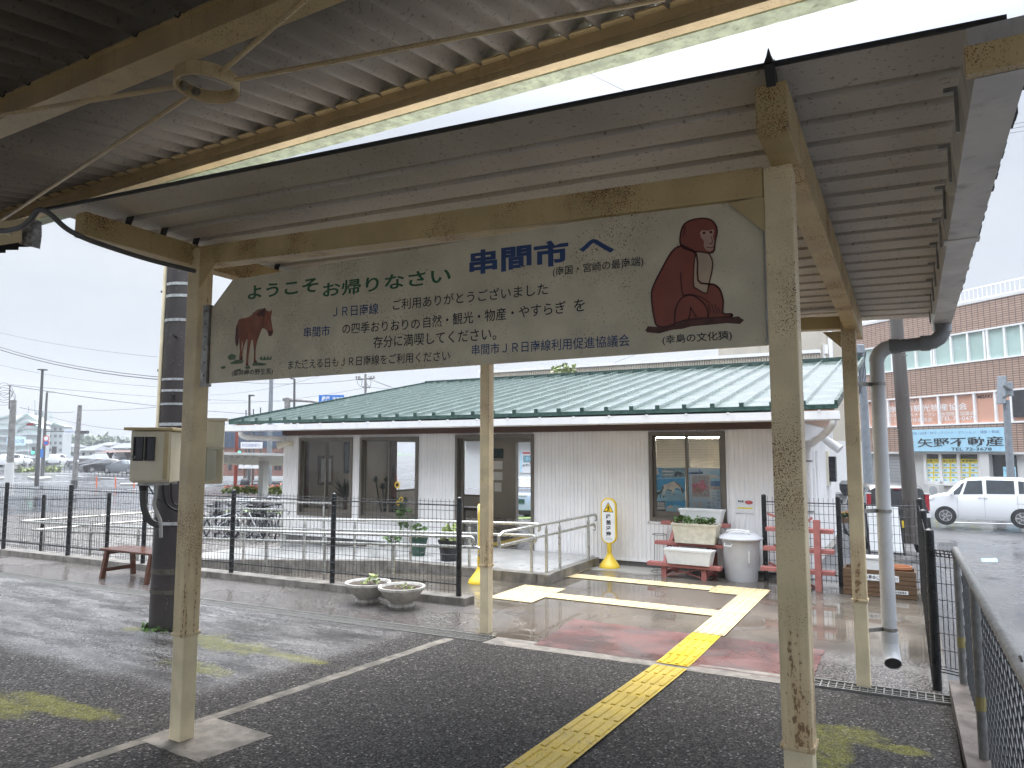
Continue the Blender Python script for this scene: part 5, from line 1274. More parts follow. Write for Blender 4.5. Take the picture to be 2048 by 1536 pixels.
# ------------------------------------------------------------ stepped red planter stands
def red_stand(x, y, z, rz, label):
    t = thing('planter_stand', label, 'planter stand', (x,y,z), rz, 'stepped red wooden planter stands')
    for k, (yy, zz) in enumerate(((-.26,.20),(-.02,.46),(.20,.72))):
        MB().box(-.52+.02*k,yy-.06,zz-.05,.50,yy-.002,zz).box(-.52+.02*k,yy+.004,zz-.05,.50,yy+.062,zz).build('shelf', 'faded_red_wood', t, local=True, bevel=.004)
    for s in (-.29,.27):
        MB().box(s-.035,-.29,0,s+.035,-.25,.149).box(s-.035,.20,0,s+.035,.24,.67).bar((s,-.28,.06),(s,.20,.06),.05,.05).bar((s,-.27,.155),(s,.24,.66),.05,.04).build('frame', 'faded_red_wood', t, local=True)
    MB().bar((-.26,-.262,.02),(.25,-.262,.15),.012,.025,(0,1,0)).bar((-.26,-.248,.15),(.25,-.248,.02),.012,.025,(0,1,0)).build('brace', 'faded_red_wood', t, local=True)
    return t
red_stand(-2.76,10.08,-1.73,R(-3),'faded red stepped planter stand under the office window holding three trough planters')
t2 = thing('planter_stand', 'empty faded red stepped stand seen from its end behind the right canopy post', 'planter stand', (-1.2,9.9,-1.73), 0, 'stepped red wooden planter stands')
pxy = 9.9
for (xa, xb, z) in ((-1.78,-.90,-1.49),(-1.74,-.90,-1.23),(-1.70,-.90,-.98)):
    MB().box(xa,pxy-.10,z-.05,xb,pxy-.03,z).box(xa,pxy-.02,z-.05,xb,pxy+.05,z).build('shelf', 'faded_red_wood', t2, bevel=.004)
MB().box(-1.12,pxy-.16,-1.73,-1.05,pxy-.105,-.86).box(-1.11,pxy+.06,-1.73,-1.06,pxy+.10,-.88).build('frame', 'faded_red_wood', t2)
MB().bar((-1.7,pxy+.06,-.82),(-1.15,pxy+.06,-1.0),.015,.03).bar((-1.7,pxy+.06,-1.45),(-1.15,pxy+.06,-1.72),.015,.03).bar((-1.7,pxy+.06,-1.30),(-1.15,pxy+.06,-.85),.015,.03).build('brace', 'faded_red_wood', t2)
def trough(x, y, z, l, d, h, mat, label, fol=0, feet=True, rz=R(-3)):
    t = thing('trough_planter', label, 'planter', (x,y,z), rz, 'trough planters on the red stand')
    def ring(l_, d_, z_): return [(-l_/2,-d_/2,z_),(l_/2,-d_/2,z_),(l_/2,d_/2,z_),(-l_/2,d_/2,z_)]
    m_ = MB(); R_ = ring(l*.86,d*.8,.0)+ring(l*.97,d*.96,h-.03)+ring(l,d,h-.03)+ring(l*1.01,d*1.02,h)+ring(l*.94,d*.86,h)+ring(l*.9,d*.78,h-.06)
    m_.add(R_, [(4*k+i,4*k+(i+1)%4,4*k+4+(i+1)%4,4*k+4+i) for k in range(5) for i in range(4)]+[(3,2,1,0),(20,21,22,23)]); m_.build('trough', mat, t, local=True, bevel=.008)
    if fol:
        m2 = MB(); random.seed(fol)
        for k in range(22): leafball(m2, (-l*.46+l*.82*random.random(), random.uniform(-.05,.05), h+.03+.02*random.random()), (.05,.05,.05), 16, .045, k)
        m2.build('foliage', 'leaf_green', t, local=True)
trough(-2.64,10.29,-1.01,.62,.20,.19,'planter_white','white trough planter on the top step of the red stand')
trough(-2.66,10.03,-1.27,.64,.23,.27,'planter_stone','beige trough planter with small green plants on the middle step',5)
trough(-2.70,9.82,-1.53,.66,.22,.20,'planter_white','empty white trough planter on the bottom step of the red stand')
# wire ring support, dust bin
t = thing('plant_support', 'thin wire plant support ring left of the red planter stand', 'plant support', (-3.24,10.2,-1.73))
m_ = MB()
m_.tube([(-3.24+.13*math.cos(a),10.2+.13*math.sin(a),-1.725) for a in span(0,2*PI,20)], .004, 5); m_.build('lower_ring', 'fence_black', t)
m_ = MB().tube([(-3.24+.10*math.cos(a),10.2+.10*math.sin(a),-1.20) for a in span(0,2*PI,20)], .004, 5); m_.build('upper_ring', 'fence_black', t)
for k in range(3): a = 2*PI*k/3+.5; MB().tube([(-3.24+.13*math.cos(a),10.2+.13*math.sin(a),-1.73),(-3.24+.10*math.cos(a),10.2+.10*math.sin(a),-1.19)], .0035, 5).build('leg', 'fence_black', t)
t = thing('dust_bin', 'round grey plastic dust bin with lid next to the red planter stand', 'dust bin', (-2.08,10.1,-1.73))
def binring(r_, z, k=8): return [(r_*(1-.012*(1 if (i//2)%4==0 else 0))*math.cos(2*PI*i/40), r_*(1-.012*(1 if (i//2)%4==0 else 0))*math.sin(2*PI*i/40), z) for i in range(40)]
m_ = MB(); rs = [(.205,.0),(.21,.02),(.245,.48),(.255,.52),(.262,.55)]
m_.add([p for r_, z in rs for p in binring(r_, z)], [(k*40+i,k*40+(i+1)%40,(k+1)*40+(i+1)%40,(k+1)*40+i) for k in range(4) for i in range(40)]+[list(range(39,-1,-1))])
m_.build('bin_body', 'bin_grey', t, local=True, smooth=True)
MB().lathe([(.275,.545),(.29,.55),(.292,.565),(.27,.59),(.19,.625),(.08,.64),(0,.642)],(0,0,0),40,False).build('lid', 'bin_grey', t, local=True, smooth=True)
MB().tube(smoothpts([V(-.17,-.1,.60),V(-.14,-.13,.655),V(0,-.17,.68),V(.12,-.15,.655),V(.15,-.12,.60)]), .012, 6).add([(-.14,-.12,.625),(.13,-.14,.625),(.12,.04,.665),(-.12,.06,.665)], [(0,1,2,3)]).build('lid_handle', 'planter_white', t, local=True)
MB().tube([(-.17,-.20,.50),(-.165,-.235,.47),(-.07,-.275,.47),(-.06,-.25,.50)], .008, 6).build('side_handle', 'planter_white', t, local=True)
m_ = MB()
for k in range(7): m_.box(.135,-.205,.26+.022*k,.152,-.185,.275+.022*k)
m_.build('moulded_lettering', 'planter_white', t, local=True)
# wooden planter box with signs
t = thing('wooden_planter_box', 'dark slatted wooden planter box with two white strip signs in front of the black fence', 'planter box', (-.40,9.9,-1.74))
zb = gz(-.4,9.9)
m_ = MB()
for k in range(6): m_.box(-.80,9.72,zb+.005+.052*k,-.02,9.745,zb+.052*(k+1)).box(-.80,10.06,zb+.005+.052*k,-.02,10.085,zb+.052*(k+1))
m_.box(-.80,9.7451,zb+.004,-.78,10.0599,zb+.31).box(-.04,9.7451,zb+.004,-.02,10.0599,zb+.31); m_.build('slats', 'deck_wood', t)
MB().box(-.775,9.75,zb+.01,-.045,10.055,zb+.24).build('soil', 'soil', t)
f_ = Fr((0,9.718,0),(1,0,0),(0,-1,0))
s1 = MB(); f_.box(s1,-.62,zb+.19,-.20,zb+.26,-.001,.003); s1 = s1.build('strip_sign', 'paper_white', t); m_ = MB(); text(f_, m_, '緑の募金にご協力を!', -.61,zb+.198,-.215,zb+.252,.0035,.02); m_.build('lettering', 'ink_black', s1)
s1 = MB(); f_.box(s1,-.38,zb+.055,-.11,zb+.095,-.001,.003); s1 = s1.build('strip_sign', 'paper_white', t); m_ = MB(); text(f_, m_, '串間市緑化推進委員会', -.37,zb+.06,-.125,zb+.09,.0035,.02); m_.build('lettering', 'ink_black', s1)
t = thing('foam_box', 'white foam box resting in the wooden planter box', 'box', (-.44,9.93,zb+.24))
MB().box(-.55,9.84,zb+.2401,-.33,10.02,zb+.42).build('box_body', 'planter_white', t, bevel=.008); MB().box(-.56,9.83,zb+.4205,-.32,10.03,zb+.45).build('lid', 'planter_white', t, bevel=.006)
t = thing('clay_pot', 'orange terracotta pot standing in the wooden planter box', 'flower pot', (-.20,9.93,zb+.24))
MB().lathe([(.09,0),(.12,.08),(.135,.085),(.135,.115),(.12,.115),(.11,.06)],(-.19,9.92,zb+.241),20).build('pot', 'terracotta', t, smooth=True)
# white board leaning behind the fence, planters behind
t = thing('leaning_board', 'plain white board leaning on dark legs behind the black mesh fence', 'board', (-.35,11.6,-1.85))
f_ = Fr(at_d(1741,1102,12.6), V(math.cos(R(2)),math.sin(R(2)),0), (0,-1,0), V(-.06,.25,1))
uu = f_.px(1806,1098)[0]; vv = f_.px(1741,1008)[1]
m_ = MB(); f_.box(m_,0,0,uu,vv,-.03,0); m_.build('panel', 'stand_white', t)
m_ = MB(); f_.box(m_,-.035,-.05,0,vv+.06,-.06,-.01); f_.box(m_,uu,-.05,uu+.03,vv,-.06,-.01); m_.build('leg', 'fence_black', t)
# ------------------------------------------------------------ things beyond: helpers
def facing(x, y, d, rot=0):
    """frame whose origin is the place seen at that pixel and distance; u runs to the right, n points back to the viewer"""
    o = at_d(x, y, d); a = YAW+rot; ux = V(math.cos(a), math.sin(a), 0); return Fr(o, ux, (ux.y, -ux.x, 0))
def FB(fr, d0, d1, x0, y0, x1, y1, mb=None):
    """box between two pixels on a frame (upper left, lower right)"""
    mb = mb or MB(); a = fr.px(x0, y1); b = fr.px(x1, y0); fr.box(mb, a[0], a[1], b[0], b[1], d0, d1); return mb
def upole(name, label, cat, xb, yb, xt, yt, r0, r1, d, mat, group=None, zb=None, n=12):
    b = at_d(xb, yb, d); t_ = at_d(xt, yt, d)
    if zb is not None: b = V(b.x, b.y, zb)
    t = thing(name, label, cat, b, group=group)
    MB().cyl(b, t_, r0, r1, n).build('pole_shaft', mat, t, smooth=True); return t
LOT = -2.88
# ------------------------------------------------------------ brown tiled building across the road
FD = V(-.757, .653, 0)*-1                      # along the facade, to the right of the photo
bo = at_d(1925, 902, 42)
bb = Fr(bo, FD, (FD.y, -FD.x, 0))
rzb = math.atan2(FD.y, FD.x)
bt_ = thing('office_building', 'brown tiled three storey office building with window bands and a roof railing across the road', 'building', (bo.x, bo.y, LOT), rzb)
uL = bb.px(1712, 900)[0]; uR = bb.px(2160, 900)[0]
def bv(x, y): return bb.px(x, y)[1]
v_par, v1t, v1b, v2t, v2b, vsb, vst = bv(1921,612), bv(1906,668), bv(1907,729), bv(1910,787), bv(1909,850), bv(1920,904), bv(1920,857)
zg = LOT-bo.z
def bbox(name, mat, u0, v0, u1, v1, d0, d1, par=bt_): m_ = MB(); bb.box(m_, u0, v0, u1, v1, d0, d1); return m_.build(name, mat, par)
bbox('wall', 'brown_tile', uL, v1t, uR, v_par, -9, 0)
bbox('wall', 'brown_tile', uL, v2t, uR, v1b, -9, 0)
bbox('wall', 'brown_tile', uL, vsb, uR, v2b, -9, 0)
bbox('ground_floor_wall', 'white_render', uL, zg, uR, vsb, -9, -.35)
bbox('core', 'dark_glass', uL+.1, vsb, uR-.1, v1t, -8.8, -.4)
bbox('coping', 'white_render', uL-.02, v_par+.002, uR, v_par+.18, -9, .05)
bbox('eaves_band', 'white_render', uL, vsb-.12, uR, vsb-.002, -.8, .04)
for nm, va, vb, mat in (('window_band', v1b, v1t, 'pale_glass'), ('window_band', v2b, v2t, 'pink_glass')):
    wbd = bbox(nm, mat, uL+.2, va+.06, uR, vb-.06, -.25, -.12)
    m_ = MB(); bb.box(m_, uL, va, uR, va+.09, -.3, .05); bb.box(m_, uL, vb-.09, uR, vb, -.3, .05)
    xs_ = [1724,1768,1788,1836,1868,1873,1908,1942,1976,1982,2017,2052,2087,2092,2126] if mat == 'pale_glass' else [1734,1775,1841,1876,1912,1948,1990,2022]
    for x in xs_:
        u = bb.px(x, 800)[0]; bb.box(m_, u-.06, va+.09, u+.06, vb-.09, -.13, .03)
    m_.build('window_frame', 'white_trim', wbd)
m_ = MB(); vr = v_par+.18
bb.tube = None
m_.tube([bb.p(uL,vr+.75,-.3), bb.p(uR,vr+.75,-.3)], .03, 6); m_.tube([bb.p(uL,vr+.1,-.3), bb.p(uR,vr+.1,-.3)], .02, 6)
u = uL
while u < uR: m_.tube([bb.p(u,vr,-.3), bb.p(u,vr+.75,-.3)], .016, 5); u += .27
m_.build('roof_railing', 'white_trim', bt_)
# lettering on the pink band
m_ = MB()
def btxt(s, xl, yl, xr, yr, h, d=-.115, b=0.): text_px(bb, m_, s, xl, yl, xr, yr, h, d, b)
btxt('一般社団法人',1777,806,1835,803,8); btxt('串間市観光物産協会',1777,819,1932,812,14,-.115,.01)
btxt('スポーツカルチャーランド串間推進協議会',1777,831,1946,826,8); btxt('くしま魅力化委員会',1777,841,1862,839,8); btxt('TEL.72-0479',1878,837,1949,836,8)
m_.build('window_lettering', 'paper_white', bt_)
m_ = MB(); btxt('MISAKI',1952,794,1981,792,7,-.115,.02); m_.build('window_lettering', 'ink_black', bt_)
bbox('dark_opening', 'dark_glass', bb.px(2026,800)[0], v2b+.3, uR, v2t-.1, -.1, .04)
# shop sign
sgn = thing('shop_sign', 'light blue shop board reading 矢野不動産 over yellow window posters', 'sign', bb.p(bb.px(1820,880)[0], vsb, .1))
a = bb.px(1822, 880)[0]; b = bb.px(2014, 880)[0]
m_ = MB(); bb.box(m_, a, vsb+.03, b, vst, .06, .2); m_.build('board', 'sign_skyblue', sgn)
def dpx(xl, yl, xr, yr, h, s, b=0.): text_px(bb, m_, s, xl, yl, xr, yr, h, .21, b)
m_ = MB(); dpx(1840,886,2012,882,19,'矢野不動産',.012); dpx(1907,898,1989,898,6,'TEL 72-3678',.015); m_.build('lettering', 'ink_black', sgn)
m_ = MB(); dpx(1826,867,2004,863,6,'建物・山林・仲介・アパート・マンション・貸家・斡旋'); m_.build('small_lettering', 'ink_grey_blue', sgn)
c = bb.px(1823,885); r_ = bb.px(1832,885)[0]-c[0]
m_ = MB(); bb.flat(m_, [(c[0]+r_*math.cos(x), c[1]+r_*math.sin(x)) for x in span(0,PI,14)], .208); m_.build('emblem', 'ink_red', sgn)
m_ = MB(); bb.flat(m_, [(c[0]+r_*math.cos(x), c[1]+r_*math.sin(x)) for x in span(PI,2*PI,14)], .208); m_.build('emblem_lower', 'paper_white', sgn)
# ground floor of that building
def bpart(name, mat, x0, y0, x1, y1, d0, d1, par=bt_):
    return FB(bb, d0, d1, x0, y0, x1, y1).build(name, mat, par)
bpart('shutter', 'shutter_grey', 1736,908,1796,985,-.34,-.2)
m_ = MB()
for k in range(12): q = bb.px(1737,912+k*6); bb.box(m_, bb.px(1737,950)[0], q[1]-.02, bb.px(1795,950)[0], q[1]+.02, -.199, -.18)
m_.build('shutter_slats', 'steel_bracket', bt_)
bpart('shop_window', 'dark_glass', 1845,908,1956,968,-.34,-.3)
m_ = MB()
for x in (1845,1876,1912,1954): FB(bb,-.3,-.2,x-1,908,x+1.4,968,m_)
FB(bb,-.3,-.2,1845,966,1956,969,m_); m_.build('shop_window_frame', 'white_trim', bt_)
for k, (xa, xb, s) in enumerate(((1846,1875,'新築「くし'),(1878,1910,'ま」のおす'),(1915,1951,'すめ物件!!'))):
    o_ = thing('window_poster', ['left yellow poster full of property photos in the shop window','middle yellow poster full of property photos in the shop window','right yellow poster full of property photos in the shop window'][k], 'poster', bb.p(bb.px(xa,940)[0], 0, -.29), group='yellow shop window posters')
    FB(bb,-.295,-.285,xa,918,xb,966).build('sheet', 'paper_yellow', o_)
    m_ = MB(); btxt(s, xa+2,922,xb-2,921,5,-.28,.02); m_.build('lettering', 'ink_black', o_)
    m_ = MB(); m2 = MB()
    for r in range(4):
        for cc in range(2):
            x0 = xa+2+cc*(xb-xa)*.5; y0 = 927+r*10; FB(bb,-.284,-.281,x0,y0,x0+(xb-xa)*.38,y0+7,m_); FB(bb,-.280,-.278,x0+1,y0+2,x0+(xb-xa)*.2,y0+5,m2)
    m_.build('property_card', 'paper_pale_blue', o_); m2.build('property_photo', 'photo_teal', o_)
bpart('pillar', 'white_render', 1963,907,1977,975,-.34,.02)
bpart('side_opening', 'dark_glass', 1980,910,2024,972,-.34,-.3); bpart('blue_notice', 'paper_blue_light', 2000,934,2024,956,-.29,-.28)
o_ = thing('air_conditioner', 'white air conditioner unit at the foot of the shop wall behind the white van', 'air conditioner', bb.p(bb.px(1880,985)[0], zg, .3))
FB(bb,.1,.5,1866,972,1890,990).build('case', 'white_render', o_); c = bb.p(*bb.px(1879,981), .5); MB().cyl(c, c+bb.n*.02, .28, n=16).build('fan_grille', 'shutter_grey', o_)
# beige block left of the tiled building
f_ = facing(1660, 902, 40, R(14))
bz_ = thing('beige_building', 'tall beige rendered building with pipes left of the brown tiled building', 'building', V(f_.o.x, f_.o.y, LOT))
FB(f_,-6,0,1560,651,1700,990).build('wall', 'beige_render', bz_)
m_ = MB(); FB(f_,.02,.12,1659,660,1661,790,m_); FB(f_,.02,.2,1645,690,1651,708,m_); FB(f_,.02,.1,1647,708,1649,760,m_); m_.build('wall_pipe', 'white_trim', bz_)
f2_ = facing(1690, 902, 32, R(8))
lw = thing('white_low_building', 'low white rendered wall beside the station with a dark round pot on its ledge', 'building', V(f2_.o.x, f2_.o.y, LOT))
FB(f2_,-3,0,1662,882,1735,985).build('wall', 'white_render', lw); FB(f2_,-2,.6,1655,985,1740,1004).build('ledge', 'kerb_grey', lw)
c = at_d(1692,975,31); tag(MB().lathe([(.12,-.35),(.26,-.1),(.27,.15),(.16,.3)],c,16).build('round_pot', 'pot_black', smooth=True), 'dark round pot standing on the white ledge behind the back right canopy post', 'pot')
pl = thing('flower_box', 'slatted flower box with red and yellow blossoms behind the fence', 'planter', at_d(1688,1045,15.5))
f3_ = facing(1676, 1045, 15.5)
FB(f3_,-.25,0,1676,1036,1706,1046).build('box_body', 'deck_wood', pl); m_ = MB(); m2 = MB(); m3 = MB()
for k in range(16): c = f3_.p(f3_.px(1677+k*1.8,1036)[0], f3_.px(1680,1032)[1], -.1); leafball(m_, c, (.06,.06,.06), 10, .06, k); leafball(m2 if k%2 else m3, c+V(0,0,.06), (.04,.04,.03), 4, .05, k+40)
m_.build('foliage', 'leaf_green', pl); m2.build('red_flowers', 'flower_red', pl); m3.build('yellow_flowers', 'flower_yellow', pl)
# hall behind the station: pale corrugated parapet seen above the green roof
f_ = facing(1240, 902, 34, -YAW)
hb = thing('corrugated_hall', 'long pale corrugated hall whose parapet shows above the green station roof', 'building', V(f_.o.x, f_.o.y, LOT))
a = f_.px(936,761); b = f_.px(1640,697); zt_ = (f_.px(1240,730)[1])
m_ = MB(); n = 150; u0, u1 = f_.px(1330,740)[0], f_.px(1640,700)[0]
pr = []
u0 = f_.px(960,760)[0]
for i in range(n): p = (u1-u0)/n; s_ = u0+i*p; pr += [(s_,0),(s_+p*.5,0),(s_+p*.6,-.05),(s_+p*.9,-.05)]
pr.append((u1,0)); m = len(pr); vA, vB = zt_-1.6, zt_
m_.add([f_.p(u,v,d) for v in (vA, vB) for u, d in pr], [(i,i+1,m+i+1,m+i) for i in range(m-1)]); m_.build('parapet', 'beige_render', hb)
m_ = MB(); f_.box(m_, u0-.1, vB+.001, u1, vB+.14, -.3, .06); m_.build('coping', 'white_trim', hb)
# clump of green leaves above the roof
m_ = MB(); c = at_d(1128,736,30)
leafball(m_, c+V(0,0,-.05), (.55,.3,.22), 130, .16, 3); tag(m_.build('shrub_tip', 'leaf_light'), 'sparse green shrub tips showing above the station roof by the hall parapet', 'shrub')
# ------------------------------------------------------------ vehicles
def car(name, label, L_, Wd, secs, paint, loc, rz, sidewins, wheel, lights, group=None, extra=None, plate=True, detail=True):
    """secs: (x, z_bottom, z_belt, z_roof, half width at belt, half width at roof), front = +x"""
    t = thing(name, label, 'car' if 'van' not in name else 'van', loc, rz, group)
    rows = []
    for x, zb, ze, zt, wb, wr in secs:
        h = [(-wb*.94,zb),(-wb,zb+.16),(-wb*1.005,(zb+ze)/2+.05),(-wb*.985,ze),(-wr,zt-.05 if zt-ze > .1 else zt-.005),(-wr*.86,zt)]
        rows.append([V(x,y,z) for y,z in h]+[V(x,-y,z) for y,z in h[::-1]])
    k = len(rows[0]); m_ = MB(); m_.add([p for r in rows for p in r], [(i*k+j,i*k+(j+1)%k,(i+1)*k+(j+1)%k,(i+1)*k+j) for i in range(len(rows)-1) for j in range(k)]+[list(range(k))[::-1], [(len(rows)-1)*k+j for j in range(k)]])
    body = m_.build('body', paint, t, local=True, smooth=True, ang=28)
    xs_ = [s[0] for s in secs]
    def sec(x):
        for a, b in zip(secs, secs[1:]):
            lo, hi = (a, b) if a[0] <= b[0] else (b, a)
            if lo[0] <= x <= hi[0]:
                f = (x-lo[0])/max(1e-6,hi[0]-lo[0]); return [lo[i]+(hi[i]-lo[i])*f for i in range(6)]
        return secs[0] if abs(x-secs[0][0]) < abs(x-secs[-1][0]) else secs[-1]
    for q in sidewins:
        for sd in (-1, 1):
            m_ = MB(); m_.poly([(x, sd*(s_[4]*.985+(s_[5]-s_[4]*.985)*tt+.008), s_[2]+(s_[3]-.05-s_[2])*tt) for x, tt in q for s_ in [sec(x)]]); m_.build('side_window', 'dark_glass', t, local=True)
    def quadx(nm, mat, pts): m_ = MB(); m_.poly(pts); return m_.build(nm, mat, t, local=True)
    for nm, mat, pts in lights: quadx(nm, mat, pts)
    r_, xw = wheel; yw = Wd/2-.10
    for x in xw:
        for sd in (-1, 1):
            m_ = MB(); m_.cyl((x, sd*(yw-.1), r_), (x, sd*(Wd/2+.006), r_), r_*1.16, n=24); m_.build('wheel_arch', 'tyre', t, local=True)
            wh = MB().cyl((x, sd*(yw-.08), r_), (x, sd*(Wd/2+.012), r_), r_, n=24).build('wheel', 'tyre', t, local=True, bevel=.012)
            m_ = MB(); m_.cyl((x, sd*(Wd/2+.0125), r_), (x, sd*(Wd/2+.016), r_), r_*.66, n=24)
            m_.build('rim', 'steel_pole_dark', wh, local=True)
            m_ = MB()
            for i in range(6):
                a = 2*PI*i/6; m_.bar((x+.03*math.cos(a), sd*(Wd/2+.018), r_+.03*math.sin(a)), (x+r_*.64*math.cos(a), sd*(Wd/2+.018), r_+r_*.64*math.sin(a)), .05, .010, (0,1,0))
            m_.lathe([(0,0)],(0,0,0),3,False) if False else None
            m_.build('spokes', 'alloy', wh, local=True)
            m_ = MB(); n = 24; vs = [(x+q*math.cos(2*PI*i/n), sd*(Wd/2+.020), r_+q*math.sin(2*PI*i/n)) for q in (r_*.62, r_*.70) for i in range(n)]; m_.add(vs, [(i,(i+1)%n,n+(i+1)%n,n+i) for i in range(n)]); m_.build('rim_ring', 'alloy', wh, local=True)
    if extra: extra(t, sec)
    return t
# white mini van, side on
VAN = [(1.84,.42,.72,.74,.70,.66),(1.80,.26,.86,.88,.80,.72),(1.45,.22,1.0,1.03,.83,.72),(1.12,.2,1.06,1.10,.835,.66),(.72,.2,1.08,1.52,.835,.66),(.45,.2,1.09,1.66,.835,.66),(-.2,.2,1.11,1.72,.835,.66),(-1.2,.2,1.12,1.71,.835,.66),(-1.62,.22,1.12,1.66,.82,.64),(-1.78,.26,1.10,1.55,.79,.60),(-1.84,.40,1.0,1.2,.74,.60)]
def van_extra(t, sec):
    for sd in (-1, 1):
        m_ = MB(); m_.bar((.98, sd*.86, 1.10),(.92, sd*.97, 1.12),.05,.06); m_.obox(Matrix.Translation((.93,sd*.95,1.14)), .10,.20,.14); m_.build('mirror', 'paint_white', t, local=True, bevel=.02)
        m_ = MB()
        for x in (.12,-.05): m_.box(x-.10, sd*.845-.006, .98, x+.02, sd*.845+.006, 1.01)
        m_.build('door_handle', 'lamp_clear', t, local=True)
        m_ = MB()
        for x, z0, z1 in ((.78,.28,1.05),(-.06,.28,1.08),(-1.05,.5,1.1)): m_.box(x-.004, sd*.838-.003, z0, x+.004, sd*.838+.003, z1)
        m_.box(-1.75, sd*.832-.004, .80,-1.0, sd*.832+.004, .812); m_.build('door_seam', 'ink_faint', t, local=True)
fd = FD*-1
vp = at_d(1967, 1047, 26.6); vrz = math.atan2(fd.y, fd.x)
van = car('mini_van', 'white mini van driving past on the wet road in front of the shop', 3.7, 1.67, VAN, 'paint_white', (0,0,0), 0,
    [[(1.02,.02),(.70,.03),(.66,.88),(.52,.93)], [(.60,.03),(-.02,.04),(-.02,.93),(.44,.95)], [(-.14,.05),(-.98,.06),(-.98,.92),(-.14,.93)], [(-1.10,.08),(-1.66,.12),(-1.62,.85),(-1.10,.91)]],
    (.30, (1.18,-1.15)),
    [('windscreen','dark_glass',[(1.13,-.62,1.10),(1.13,.62,1.10),(.50,.54,1.665),(.50,-.54,1.665)]),('headlight','lamp_clear',[(1.815,-.80,.78),(1.5,-.845,.92),(1.5,-.845,1.0),(1.79,-.74,.90)]),('headlight','lamp_clear',[(1.815,.80,.78),(1.5,.845,.92),(1.5,.845,1.0),(1.79,.74,.90)])], extra=van_extra)
# front = +x must point along fd (to the left of the photo)
zroad = vp.z
van.location = (vp.x, vp.y, zroad); van.rotation_euler = (0,0,R(177))
# black box shaped car seen from behind
KEI = [(1.68,.30,.72,.74,.66,.6),(1.62,.2,.92,.95,.70,.6),(1.0,.18,1.0,1.05,.735,.6),(.6,.18,1.02,1.50,.735,.60),(.3,.18,1.03,1.62,.735,.60),(-.6,.18,1.04,1.66,.735,.60),(-1.45,.2,1.04,1.65,.73,.60),(-1.58,.24,1.02,1.58,.72,.60),(-1.68,.32,.95,1.2,.70,.62)]
def kei_extra(t, sec):
    for sd in (-1, 1):
        MB().box(-1.66,sd*.66-.05,1.03,-1.575,sd*.66+.05,1.45).build('tail_lamp', 'lamp_red', t, local=True, bevel=.02)
        m_ = MB(); m_.box(-1.668,sd*.66-.055,1.02,-1.57,sd*.66+.055,1.04).box(-1.668,sd*.66-.055,1.44,-1.57,sd*.66+.055,1.46).box(-1.69,sd*.66-.05,.88,-1.6,sd*.66+.05,.98); m_.build('lamp_surround', 'lamp_clear', t, local=True)
        m_ = MB(); m_.obox(Matrix.Translation((.78,sd*.88,1.08)), .10,.18,.16); m_.build('mirror', 'paint_black', t, local=True, bevel=.03)
    MB().poly([(-1.672,-.55,1.06),(-1.672,.55,1.06),(-1.600,.52,1.50),(-1.600,-.52,1.50)][::-1]).build('rear_window', 'car_glass', t, local=True)
    MB().box(-1.64,-.07,1.552,-1.55,.07,1.57).build('brake_lamp', 'lamp_red', t, local=True)
    MB().box(-1.71,-.17,.62,-1.685,.17,.79).build('number_plate', 'tactile_yellow_new', t, local=True)
    MB().box(-1.55,-.5,.95,-1.3,.5,1.35).build('rear_seat', 'interior_grey', t, local=True)
kp = at_d(1764, 1088, 19.2)
kei = car('box_car', 'black box shaped small car parked behind the mesh fence with upright red tail lamps', 3.4, 1.48, KEI, 'paint_black', (0,0,0), 0,
    [[(.78,.05),(.55,.05),(.42,.88)], [(.50,.05),(-.25,.06),(-.25,.92),(.3,.92)], [(-.33,.06),(-1.05,.07),(-1.05,.92),(-.33,.92)], [(-1.12,.08),(-1.52,.1),(-1.48,.88),(-1.12,.92)]], (.28,(1.15,-1.1)), [], extra=kei_extra)
kei.location = (kp.x, kp.y, at_d(1795,967,18.6).z-1.66); kei.rotation_euler = (0,0,math.atan2(kp.y,kp.x)+R(14))
# silver blue hatchback seen through the doorway
HB = [(2.2,.3,.66,.68,.66,.6),(2.1,.2,.78,.80,.80,.62),(1.5,.18,.90,.93,.855,.66),(.95,.17,.96,1.0,.86,.66),(.1,.17,.98,1.42,.86,.62),(-.4,.17,.99,1.49,.86,.60),(-1.2,.18,1.0,1.42,.855,.60),(-1.9,.2,1.0,1.16,.82,.66),(-2.12,.26,.96,1.0,.78,.66),(-2.2,.40,.80,.84,.74,.66)]
def hb_extra(t, sec):
    MB().poly([(-1.95,-.58,1.15),(-1.95,.58,1.15),(-1.25,.54,1.418),(-1.25,-.54,1.418)]).build('rear_window', 'dark_glass', t, local=True)
    MB().poly([(-2.135,-.55,.985),(-2.135,.55,.985),(-2.0,.57,1.115),(-2.0,-.57,1.115)]).build('lower_rear_window', 'dark_glass', t, local=True)
    for sd in (-1, 1):
        MB().add([(-2.19,sd*.74,.76),(-2.09,sd*.80,.80),(-1.98,sd*.82,1.02),(-2.10,sd*.70,1.0),(-2.19,sd*.64,.90)], [(0,1,2,3,4)]).build('tail_lamp', 'lamp_clear', t, local=True)
        m_ = MB(); m_.obox(Matrix.Translation((.85,sd*.97,.98)), .10,.18,.14); m_.build('mirror', 'paint_silver_blue', t, local=True, bevel=.03)
    MB().box(-2.225,-.17,.62,-2.2,.17,.76).build('number_plate', 'pot_green', t, local=True); MB().box(-2.215,-.25,.86,-2.17,.25,.91).build('trunk_trim', 'lamp_clear', t, local=True)
    MB().box(-2.22,-.7,.24,-2.1,.7,.36).build('bumper_lower', 'tyre', t, local=True)
hp_ = at_d(1075, 1045, 26.5)
